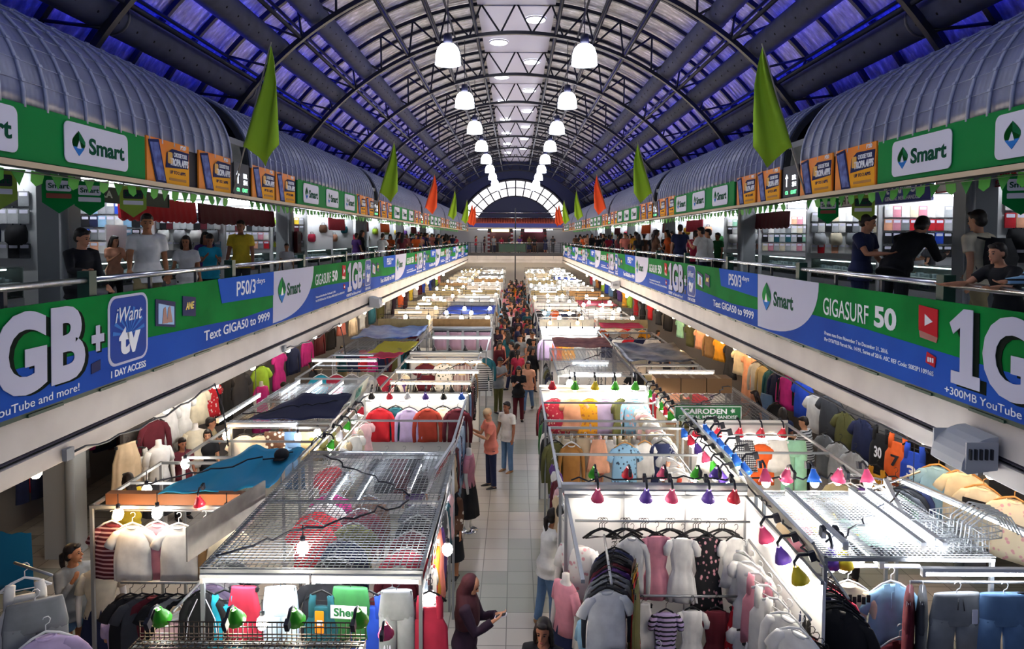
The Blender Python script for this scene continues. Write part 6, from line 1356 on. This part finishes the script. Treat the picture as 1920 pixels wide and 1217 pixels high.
# ------------------------------------------------------------------ further rows of stalls
rf = random.Random(21)
allc = list(COL)
rows = {(-1, 'A'): (-2.85, -.85), (-1, 'B'): (-4.75, -3.0), (1, 'A'): (.85, 2.75), (1, 'B'): (2.9, 4.6)}
for (s, cn), (x0, x1) in rows.items():
    y = 23.6; n = 0
    while y < 63.2:
        d = rf.uniform(2.9, 3.6); n += 1; nm = f'{nth(n)} {"aisle" if cn == "A" else "gallery-side"} stall past the {"pink towels" if s < 0 else "orange tees"}'
        roof = rf.choice(['mesh', 'none', 'none', 'mesh', 'cloth'])
        by = [y + rf.uniform(0, .4), y + d * .5]
        stall(x0, x1, y, y + d - .15, 2.25, f'{nm}, {"wire roof" if roof == "mesh" else "cloth roof" if roof == "cloth" else "open top"}', 'mesh' if roof == 'mesh' else 'none', .14, walls='b' if rf.random() < .6 else '', bars=by)
        if roof == 'cloth':
            c = rf.choice(['beige', 'grey', 'royal blue', 'crimson', 'white', 'khaki'])
            cloth_sheet('canopy_cloth', [(x0, y + .3, 2.36), (x1, y + .3, 2.36), (x1, y + d - .4, 2.4), (x0, y + d - .4, 2.4)], cloth(c), f'{c} cloth roof, {nm}', 'cloth', .03, 6)
        m = 5 if y < 40 else 4
        for i in range(m):
            k = rf.choice(['tee', 'long', 'blouse', 'tee', 'dress', 'polo', 'jacket']); c = rf.choice(['white', 'white', 'cream', 'red', 'navy', 'black', 'maroon', 'peach', 'amber', 'orange', 'grey', 'pink', 'charcoal', 'sky blue', 'lavender', 'olive', 'tan'])
            garment(k, c, (x0 + (x1 - x0) * (i + .5) / m, y + .05, 2.3), 0, f'{nth(i + 1)} across, {nm}', 'plain', 'white', 'clothes on the further stalls', parts=y < 36)
        if rf.random() < .4:
            c = rf.choice(['white', 'cream', 'khaki', 'grey', 'tan']); b = MB(); b.box((0, 0, 0), (x1 - x0, .03, .3)); o = b.build('fascia_board', cloth(c), None, ((x0 + x1) / 2, y - .02, 2.4)); o.rotation_euler.x = R(rf.uniform(-20, 5))
            tag(o, f'{c} board along the top edge of the {nm}', 'board', 'boards on the further stalls')
        for i in range(4):
            bare_bulb((x0 + (x1 - x0) * (i + rf.uniform(.2, .8)) / 4, by[i % 2], 2.56), f'{nth(i + 1)} across the {nm}', rf.random() < (.45 if s > 0 else .3), 'bulbs of the further stalls', sc_=1.5)
        if rf.random() < .42: tube_light(((x0 + x1) / 2 + rf.uniform(-.3, .3), y + d * .5, 2.59), R(rf.uniform(-3, 3)), rf.choice([.6, .9, 1.2]), f'tube across the {nm}', 'tubes of the further stalls', warm=rf.random() < .2)
        y += d
for s in (-1, 1):
    for i in range(16):
        y = 30 + 2.0 * i; c = rf.choice(allc)
        garment(rf.choice(['long', 'dress', 'tee', 'jacket']), c, (s * 6.75, y, 2.35), -s * R(75), f'{nth(i + 1)} further along the {SIDE[s]} wall', 'plain', 'white', 'clothes far along the gallery walls', sc_=1.3, parts=False)
    for i in range(5): bare_bulb((s * 5.9, 36 + 5.0 * i, 2.5), f'{nth(i + 1)} far along the {SIDE[s]} wall', rf.random() < .4, 'bulbs far along the gallery walls', sc_=1.6, cord=.48)
# ------------------------------------------------------------------ shops along the upper galleries
rs = random.Random(5)
M_glass = mat('case_glass', '#dff0ec', .05, trans=.9); M_case = mat('case_white', '#d8dcdc', .4); M_peg = mat('peg_wall', '#d9dcdd', .55)
b = MB(); b.rrect(-.09, -.27, .09, -.02, .015, .01, .02); b.use(1).rrect(-.07, -.1, .07, -.04, .01, -.011, .003); it_case = b.mesh('pack', [WH0, M_vwhite]); b = MB(); b.tube([(0, .03, .0), (0, -.01, 0), (0, -.012, .012)], .004, 4); it_peg = b.mesh('peg', M_steel)
b = MB(); b.rings([[(-.13, -.04, 0), (.13, -.04, 0), (.13, .03, 0), (-.13, .03, 0)], [(-.16, -.07, -.12), (.16, -.07, -.12), (.16, .04, -.12), (-.16, .04, -.12)], [(-.15, -.08, -.28), (.15, -.08, -.28), (.15, .04, -.28), (-.15, .04, -.28)], [(-.1, -.04, -.34), (.1, -.04, -.34), (.1, .02, -.34), (-.1, .02, -.34)]]); it_bag = b.mesh('bag', [WH0]); b = MB(); b.tube([(-.07, 0, -.01), (-.05, 0, .09), (.05, 0, .09), (.07, 0, -.01)], .01, 5); it_strap = b.mesh('strap', M_dark)
b = MB(); b.ball((0, 0, -.1), (.17, .05, .1), 12, 6); b.ball((-.15, 0, -.03), (.05, .04, .05), 8, 5); b.ball((.15, 0, -.03), (.05, .04, .05), 8, 5); it_plush = b.mesh('cushion', [WH0])
def goods(kind, loc, rz, c, label, group):
    if kind in ('case', 'phone_case'): o = put('phone_case_pack' if kind == 'case' else 'carded_phone_case', it_case, None, loc, rz, m=[cloth(c), M_vwhite]); put('peg', it_peg, o); cat = 'phone case' if kind == 'case' else 'phone_case'  # both kinds are the same phone case pack, only named apart
    elif kind == 'bag': o = put('hanging_bag', it_bag, None, loc, rz, m=cloth(c)); put('strap', it_strap, o); cat = 'bag'
    else: o = put('neck_cushion', it_plush, None, loc, rz, m=cloth(c)); cat = 'cushion'
    return tag(o, label, cat, group)
def case_meshes(L_):
    b = MB(); b.box((0, 0, .22), (.5, L_, .44)); lo = b.mesh('cabinet_base', M_case)
    b = MB(); b.box((0, 0, .93), (.5, L_, .02)); 
    for y in (-L_ / 2 + .01, L_ / 2 - .01): b.box((0, y, .68), (.48, .02, .48))
    for x in (-.24, .24): b.box((x, 0, .68), (.012, L_ - .04, .48))
    gl = b.mesh('glass', M_glass)
    b = MB(); b.box((0, 0, .455), (.46, L_ - .06, .02)); b.box((.0, 0, .68), (.4, L_ - .06, .012)); shl = b.mesh('shelf', M_case)
    b = MB(); b.tube([(0, -L_ / 2 + .06, .89), (0, L_ / 2 - .06, .89)], .014, 6); li = b.mesh('case_tube', mat('case_light', '#f4faff', .4, emit=9))
    b = MB(); r2 = random.Random(3)
    for i in range(int(L_ / .13)):
        for q in (0, 1): b.box((r2.uniform(-.1, .1), -L_ / 2 + .1 + .13 * i, (.5, .72)[q]), (.12, .07, r2.uniform(.04, .1)))
    it = b.mesh('small_goods', mat('case_goods', '#5f6c78', .5, pattern='mottle', h2='#b8c0c4', scale=7)); return lo, gl, shl, li, it
CS = case_meshes(2.9)
SHOP_Y = []
for s in (-1, 1):
    side = SIDE[s]; n = 0
    for k in range(0, 6):
        for j in range(3):
            y0 = k * PER + .42 + j * 3.69; y1 = y0 + 3.69
            if y0 < 4: continue
            n += 1; nm = f'{nth(n)} upper shop, {side}'
            b = MB(); b.box((s * 9.3, y1 - .04, 5.3), (2.6, .06, 2.75)); struct(b.build('partition', M_peg))
            e = empty('display_case', (s * 8.2, (y0 + y1) / 2 - .1, FL2))
            for m_, n_ in zip(CS, ('cabinet_base', 'glass', 'shelf', 'case_tube', 'small_goods')): 
                q = put(n_, m_, e)
                if n_ == 'small_goods': q['kind'] = 'stuff'
            tag(e, f'lit glass display counter of the {nm}', 'display case', 'glass counters of the upper shops')
            tube_light((s * 9.0, y1 - .5, 6.3), 0, 1.8, f'tube over the back of the {nm}', 'tubes of the upper shops')
            if n % 2: tube_light((s * 8.3, y0 + 1.6, 6.45), R(90), 2.4, f'tube along the front of the {nm}', 'tubes of the upper shops')
            near = y1 < 27
            if near:
                for r_ in range(4):
                    cols = 12
                    pal = rs.choice([['teal', 'grey', 'mint', 'white'], ['pink', 'red', 'peach', 'white'], ['navy', 'black', 'sky blue', 'royal blue'], ['yellow', 'amber', 'lime'], ['black', 'charcoal', 'maroon'], ['white', 'cream', 'pale grey', 'pink']])
                    kd = ('case', 'phone_case', 'bag' if n % 2 == 0 else 'phone_case', 'case')[r_]
                    for c_ in range(cols if kd != 'bag' else 5):
                        x = 8.1 + 2.25 * (c_ + .5) / (cols if kd != 'bag' else 5)
                        goods(kd, (s * x, y1 - .12 if kd != 'bag' else y1 - .115, 6.12 - .29 * r_), 0, rs.choice(pal + ['white', 'grey', 'black', 'pale grey']), f'{nth(c_ + 1)} from the corridor in {nth(r_ + 1)} row, {nm} wall', 'goods on the upper shop walls')
                for c_ in range(7): goods('bag', (s * 10.44, y0 + .35 + .45 * c_, 6.0), -s * R(90), rs.choice(['red', 'royal blue', 'orange', 'black', 'maroon', 'magenta', 'teal']), f'bag {nth(c_ + 1)} along the back wall, {nm}', 'bags on the upper shop back walls')
            else:
                for c_ in range(4): goods('bag', (s * (8.4 + .5 * c_), y1 - .115, 5.9 - .4 * (c_ % 2)), 0, rs.choice(allc), f'bag {nth(c_ + 1)} from the corridor, {nm} wall', 'bags in the further upper shops')
# shop fronts
def valance(s, y0, y1, c, label):
    b = MB(); n = 24; g = []
    for i in range(n + 1):
        y = y0 + (y1 - y0) * i / n; g.append([(s * 7.82, y, 6.18), (s * 7.78, y, 6.18), (s * (7.74 + .012 * (i % 2)), y, 5.72 - .05 * (i % 2)), (s * 7.8, y, 5.72 - .05 * (i % 2))])
    b.rings(g, False); o = b.build('valance', mat('valance_' + c, COL[c], .7))
    for y in (y0 + .2, y1 - .2): MB().tube([(s * 7.8, y, 6.1), (s * 7.8, y, 6.9)], .012, 5).build('support_rod', M_dark, o)
    return tag(o, label, 'valance', 'cloth valances over the upper shops')
valance(-1, 13.4, 16.6, 'red', 'long red valance over the upper shop behind the white V-neck person')
valance(-1, 16.8, 22.0, 'maroon', 'maroon valance with trim over the upper shop behind the yellow shirt')
valance(1, 19.5, 23.5, 'maroon', 'maroon valance over the upper shop behind the pair in white tees')
for s in (-1, 1):
    for i, y in enumerate((28.5, 33.5, 39.5, 45, 51)): valance(s, y, y + 2.6, ('crimson', 'maroon', 'orange', 'red', 'maroon')[i], f'{("crimson", "maroon", "orange", "red", "deep maroon")[i]} valance far along the upper shops, {SIDE[s]}')
def shop_sign(s, y0, y1, z0, z1, bg, lines, label, border=None):
    L_ = abs(y1 - y0); e = empty('shop_sign', (s * 7.72, y0 if s < 0 else y1, 0), -s * R(90))
    b = MB(); b.box((L_ / 2, .02, (z0 + z1) / 2), (L_, .04, z1 - z0)); b.build('panel', mat('signbg_' + bg[1:], bg, .5), e)
    b = MB()
    for z in (z0, z1): b.box((L_ / 2, 0, z), (L_, .03, .02))
    for x in (0, L_): b.box((x, 0, (z0 + z1) / 2), (.02, .03, z1 - z0))
    b.build('border', mat('signborder_' + (border or bg)[1:], border or bg, .5), e)
    for (t, a, b_, c, d, ink, bo) in lines: text(t, L_ * a, z0 + (z1 - z0) * c, L_ * b_, z0 + (z1 - z0) * d, -.002, mat('ink_' + ink[1:], ink, .5), e, bo)
    for x in (.15, L_ - .15): MB().box((x, .02, (z1 + 6.9) / 2), (.02, .02, 6.9 - z1)).build('hanger_strap', M_dark, e)
    return tag(e, label, 'sign', 'name boards of the upper shops')
shop_sign(-1, 12.0, 15.2, 6.0, 6.28, '#20382f', [('HUSKA', .04, .34, .3, .8, '#c9d6cc', .03)], 'dark green name board beside the near column over the tarp side gallery')
shop_sign(1, 14.9, 16.9, 6.12, 6.4, '#dcdad6', [('ALISAH TELECOM', .06, .94, .2, .8, '#3a1c20', .03)], 'white name board with dark bold letters over the green sign side gallery', '#6a6460')
shop_sign(1, 12.75, 14.85, 6.1, 6.55, '#1f2f86', [('A. LANECO', .2, .85, .42, .88, '#dfe4f4', .03), ('GENERAL MERCHANDISE', .24, .82, .12, .3, '#dfe4f4', .01)], 'royal blue name board with white letters over the green sign side gallery', '#8a90b8')
shop_sign(1, 10.2, 12.6, 6.22, 6.5, '#d9d6d6', [('INA', .68, .84, .42, .9, '#b01c2c', .04), ('ACCESSORIES', .5, .9, .1, .34, '#b01c2c', .02)], 'white name board with red letters and border behind the near column', '#9a2030')
b = MB(); b.box((0, 0, 0), (.12, .4, .7)); b.use(1).box((.062, 0, .1), (.01, .3, .3)); tag(b.build('fire_hose_cabinet', [mat('cabinet_red', '#5a1218', .4), M_glass], None, (-7.2, 22.55, 5.2)), 'dark red hose cabinet on the second column of the tarp side gallery', 'cabinet')
b = MB(); b.box((0, 0, .35), (.03, 2.0, .7)); tag(b.build('white_screen', M_peg, None, (-8.6, 15.3, 4.9)), 'plain white screen in the upper shop behind the white sleeveless top', 'screen')

for i, x in enumerate((-3, 0, 3)): tube_light((x, FAR + 4.5, 6.26), 0, 1.8, f'{nth(i + 1)} added fill tube from the tarp side under the far bridge ceiling', 'added fill tubes of the far bridge')  # tubes added only to brighten the wall behind the bridge
# ------------------------------------------------------------------ the people one can make out
P = person
P((-.55, 7.45, 0), R(80), 'phone', True, 'veil', 'veiled', 'skirt', 'plum', 'black', 'person in a dark wine veil and plum top with a phone at the aisle edge', 1.58, near=True, hairm=cloth('wine'), phone='phone held by the person in the dark wine veil')
P((.3, 6.55, 0), R(-15), 'stand', True, 'long', 'tee', 'trousers', 'black', 'navy', 'long-haired person whose head shows at the bottom of the aisle', 1.6, near=True)
P((.46, 9.25, 0), R(110), 'reach', True, 'tail', 'tee', 'trousers', 'white', 'denim blue', 'person in a white tee and jeans browsing at the aisle with a ponytail', 1.6, shoe='tan', near=True)
P((-.5, 14.5, 0), R(-70), 'phone', False, 'cap', 'tee', 'trousers', 'salmon', 'navy', 'person in a salmon polo shirt and pale cap at the knit tops', 1.68, near=True, hairm=cloth('beige'))
P((-.16, 15.5, 0), R(-40), 'stand', False, 'short', 'tee', 'trousers', 'white', 'denim blue', 'person in a white tee and jeans just behind the salmon polo shirt', 1.58, shoe='tan', near=True)
P((.11, 19.8, 0), R(5), 'phone', True, 'long', 'tee', 'trousers', 'black', 'maroon', 'person in a black top and maroon trousers walking down the aisle with a phone', 1.6, near=True, phone='phone held by the person in maroon trousers')
P((-.5, 20.8, 0), R(40), 'phone', False, 'short', 'tee', 'trousers', 'grey', 'olive', 'person in grey and olive looking down beside the one in maroon trousers', 1.68)
P((.42, 20.9, 0), R(-10), 'walk', True, 'long', 'tee', 'trousers', 'peach', 'denim blue', 'person in a peach top just behind the one in maroon trousers', 1.55)
P((.1, 22.6, 0), R(180), 'stand', True, 'tail', 'tee', 'trousers', 'crimson', 'black', 'person in a crimson top walking away in the middle of the aisle', 1.6)
P((-5.36, 8.1, 0), R(60), 'shade', True, 'tail', 'long', 'shorts', 'grey', 'denim blue', 'person in a loose grey top and denim shorts touching the chin', 1.6, near=True)
P((-4.4, 7.45, -.22), R(200), 'phone', True, 'tail', 'tee', 'trousers', 'lavender', 'navy', 'person with a ponytail in lavender at the bottom below the pastel shirts', 1.5, near=True)
P((-6.2, 10.8, 0), R(-120), 'stand', True, 'long', 'tee', 'trousers', 'yellow', 'black', 'long-haired seller in yellow with dark straps by the column', 1.52)
P((-6.3, 12.75, 0), R(50), 'stand', True, 'tail', 'tee', 'trousers', 'maroon', 'black', 'seller in maroon beside the mannequin in white', 1.52)
P((-6.3, 13.9, 0), R(100), 'armscross', False, 'short', 'tee', 'trousers', 'khaki', 'charcoal', 'person in khaki before the red polka-dot blouse', 1.6)
P((-6.1, 13.4, 0), R(20), 'stand', True, 'long', 'tee', 'trousers', 'black', 'black', 'person in a printed black tee before the khaki one', 1.5)
P((1.5, 12.4, 0), R(-50), 'stand', True, 'long', 'tee', 'skirt', 'salmon', 'peach', 'seller with dark hair behind the peach skirt', 1.5)
P((-1.0, 10.6, 0), R(-20), 'stand', True, 'veil', 'veiled', 'skirt', 'brown', 'black', 'seller in a black veil and brown print behind the red-stroked board', 1.52, hairm=cloth('black'), tpat='printed')
P((-1.75, 11.9, 0), R(10), 'stand', True, 'long', 'tee', 'skirt', 'purple', 'black', 'seller with dark hair behind the counter before the knit tops', 1.45)
P((6.1, 14.1, 0), R(-140), 'look', False, 'short', 'tee', 'trousers', 'pale grey', 'black', 'person in a striped tee looking at the polo shirts', 1.62, tpat='striped')
P((5.9, 14.9, 0), R(160), 'stand', True, 'long', 'tee', 'trousers', 'navy', 'navy', 'person in navy behind the striped tee', 1.62)
P((5.4, 10.6, 0), R(-120), 'stand', True, 'tail', 'tee', 'trousers', 'black', 'black', 'person in black beside the rack of white hangers', 1.55)
# upper galleries
Z2 = FL2
P((-5.35, 8.35, Z2), R(60), 'look', True, 'short', 'long', 'trousers', 'black', 'black', 'person in black looking down behind the nearest green railing post', 1.5, near=True)
P((-5.3, 9.8, Z2), R(35), 'walk', False, 'short', 'tee', 'shorts', 'white', 'khaki', 'tall person in a white V-neck tee walking along the tarp side gallery', 1.72, near=True)
P((-5.5, 11.4, Z2), R(15), 'walk', True, 'long', 'tee', 'trousers', 'white', 'black', 'person in a white sleeveless top with long hair on the tarp side gallery', 1.42, near=True)
P((-5.7, 12.7, Z2), R(30), 'phone', True, 'short', 'tee', 'trousers', 'turquoise', 'black', 'person in a turquoise and white top before the white screen', 1.46)
P((-6.1, 13.4, Z2), R(40), 'stand', True, 'long', 'tee', 'trousers', 'purple', 'black', 'person in purple half hidden by the turquoise top', 1.5)
P((-5.75, 14.3, Z2), R(5), 'stand', False, 'short', 'tee', 'trousers', 'yellow', 'charcoal', 'person in a bright yellow polo shirt at the railing', 1.74, near=True)
P((-7.9, 13.4, Z2 + .0), R(60), 'armscross', True, 'long', 'tee', 'trousers', 'peach', 'black', 'seller resting both arms on the counter beside the near column', 1.42)
P((-5.9, 17.6, Z2), R(10), 'stand', True, 'short', 'tee', 'trousers', 'white', 'navy', 'child in white near the second column of the tarp side gallery', 1.25)
P((5.3, 10.5, Z2), R(35), 'look', False, 'short', 'tee', 'trousers', 'navy', 'navy', 'bearded person in navy holding the railing', 1.8, near=True)
P((5.5, 9.9, Z2), R(118), 'bow', False, 'short', 'long', 'trousers', 'black', 'black', 'broad person in black hunched over a phone beside the bearded one', 1.98, near=True)
P((5.95, 8.75, Z2), R(200), 'walk', False, 'short', 'tee', 'trousers', 'cream', 'khaki', 'person in a pale yellow shirt with a dark backpack before the near column', 1.78, near=True)
o = MB(); o.rings([[(-.15, 0, 0), (.15, 0, 0), (.15, .16, 0), (-.15, .16, 0)], [(-.18, 0, .22), (.18, 0, .22), (.18, .2, .22), (-.18, .2, .22)], [(-.14, 0, .46), (.14, 0, .46), (.14, .12, .46), (-.14, .12, .46)]])
for s in (-1, 1): o.tube([(s * .1, .0, .44), (s * .12, -.13, .47), (s * .13, -.22, .3), (s * .14, -.1, .06)], .018, 5)
tag(o.build('backpack', mat('backpack_black', '#191b20', .7), None, (6.0, 8.6, Z2 + 1.0), R(200)), 'dark backpack on the pale yellow shirt', 'backpack')
P((4.93, 6.8, Z2), R(-78), 'rail', False, 'short', 'tee', 'trousers', 'black', 'black', 'smiling child in black leaning over the railing at the edge', 1.4, near=True)
P((5.08, 6.3, Z2), R(-60), 'rail', True, 'long', 'long', 'trousers', 'sky blue', 'black', 'person in a sky blue cuffed top beside the leaning child', 1.5, near=True, tpat='striped')
P((5.35, 22.2, Z2), R(170), 'stand', False, 'short', 'tee', 'trousers', 'navy', 'charcoal', 'tall person in navy seen from behind on the green sign side gallery', 1.86)
P((5.4, 19.8, Z2), R(-140), 'armscross', False, 'short', 'tee', 'trousers', 'white', 'navy', 'nearer of the pair in white tees with folded arms', 1.74, near=True)
P((5.75, 20.3, Z2), R(-120), 'armscross', False, 'short', 'tee', 'trousers', 'white', 'black', 'further of the pair in white tees, in profile', 1.7)
P((5.5, 20.9, Z2), R(150), 'stand', False, 'short', 'tee', 'trousers', 'crimson', 'black', 'person in crimson hidden behind the pair in white tees', 1.66)
P((7.0, 23.6, Z2), R(-60), 'stand', False, 'short', 'tee', 'trousers', 'green', 'black', 'seller in green facing the pair in white tees', 1.62)
P((8.75, 15.7, Z2 + .05), R(-70), 'look', True, 'long', 'tee', 'trousers', 'brown', 'black', 'seller bent over the counter under the dark-lettered board', 1.45)
P((8.8, 14.5, Z2 + .05), R(-110), 'look', True, 'tail', 'tee', 'trousers', 'charcoal', 'black', 'second seller beside the one bent over the counter', 1.42)
# ------------------------------------------------------------------ the crowd
rc = random.Random(11)
topsC = ['black', 'charcoal', 'black', 'navy', 'brown', 'black', 'plum', 'white', 'maroon', 'navy', 'grey', 'charcoal', 'crimson', 'peach', 'orange', 'teal', 'pink', 'black', 'brown', 'salmon', 'sky blue', 'olive', 'royal blue', 'mustard', 'cream', 'purple']
botsC = ['black', 'navy', 'denim blue', 'charcoal', 'maroon', 'khaki', 'brown', 'navy']
kinds = [('stand', 0, 'short', 'tee', 'trousers'), ('walk', 1, 'long', 'tee', 'trousers'), ('walk', 0, 'short', 'tee', 'trousers'), ('look', 1, 'long', 'long', 'trousers'), ('stand', 1, 'tail', 'tee', 'trousers'), ('phone', 1, 'long', 'tee', 'skirt'), ('stand', 1, 'long', 'long', 'trousers'), ('look', 0, 'short', 'tee', 'shorts')]
spots = []
y = 23.6
while y < 62:
    for _ in range(2):
        for t in range(8):
            x = rc.uniform(-.7, .72); yy = y + rc.uniform(-.3, .5)
            if all((x - a) ** 2 + (yy - b_) ** 2 >.27 for a, b_ in spots): spots.append((x, yy)); break
    y += .72 if y < 40 else .95
spots.sort(key=lambda p: p[1])
for i, (x, yy) in enumerate(spots):
    k = rc.choice(kinds); tc_, bc = rc.choice(topsC), rc.choice(botsC)
    P((x, yy, 0), R(rc.choice([0, 180, 10, -15, 170, 90, -90, 30])), *k[:3], k[3], k[4], tc_, bc, f'person in {tc_} and {bc}, {nth(i + 1)} back in the crowded aisle', rc.uniform(1.5, 1.72), group='crowd in the aisle', face=yy < 30)
def gallery_crowd(s, n, y0, y1, nm):
    got = []
    for i in range(n):
        for t in range(30):
            x = rc.uniform(5.05, 7.0); yy = rc.uniform(y0, y1)
            if all((x - a) ** 2 + (yy - b_) ** 2 > .38 for a, b_ in got): got.append((x, yy)); break
    got.sort(key=lambda p: p[1])
    for i, (x, yy) in enumerate(got):
        k = rc.choice(kinds); tc_, bc = rc.choice(topsC), rc.choice(botsC)
        P((s * x, yy, Z2), R(rc.choice([0, 180, 90, -90, 150, 20])), *k[:3], k[3], k[4], tc_, bc, f'person in {tc_} and {bc}, {nth(i + 1)} along the far {nm} gallery', rc.uniform(1.55, 1.76), group='people far along the galleries', face=yy < 28)
gallery_crowd(-1, 34, 23.5, 62, T_); gallery_crowd(1, 42, 24, 62, G_)
for i in range(10):
    k = rc.choice(kinds); tc_, bc = rc.choice(topsC), rc.choice(botsC); 
    P((-3.9 + .85 * i + rc.uniform(-.2, .2), FAR + rc.uniform(.9, 2.2), Z2), R(rc.choice([0, 180, 90])), *k[:3], k[3], k[4], tc_, bc, f'person in {tc_} and {bc}, {nth(i + 1)} from the tarp side on the far bridge', rc.uniform(1.55, 1.7), group='people on the far bridge', face=False)
for s in (-1, 1):
    for i in range(10):
        k = rc.choice(kinds); tc_, bc = rc.choice(topsC), rc.choice(botsC)
        P((s * rc.uniform(5.1, 6.1), 17 + 3.6 * i + rc.uniform(-.8, .8), 0), R(rc.choice([0, 180, 90, -90])), *k[:3], k[3], k[4], tc_, bc, f'person in {tc_} and {bc}, {nth(i + 1)} along the {SIDE[s]} side passage', rc.uniform(1.5, 1.7), group='people in the side passages', face=False)
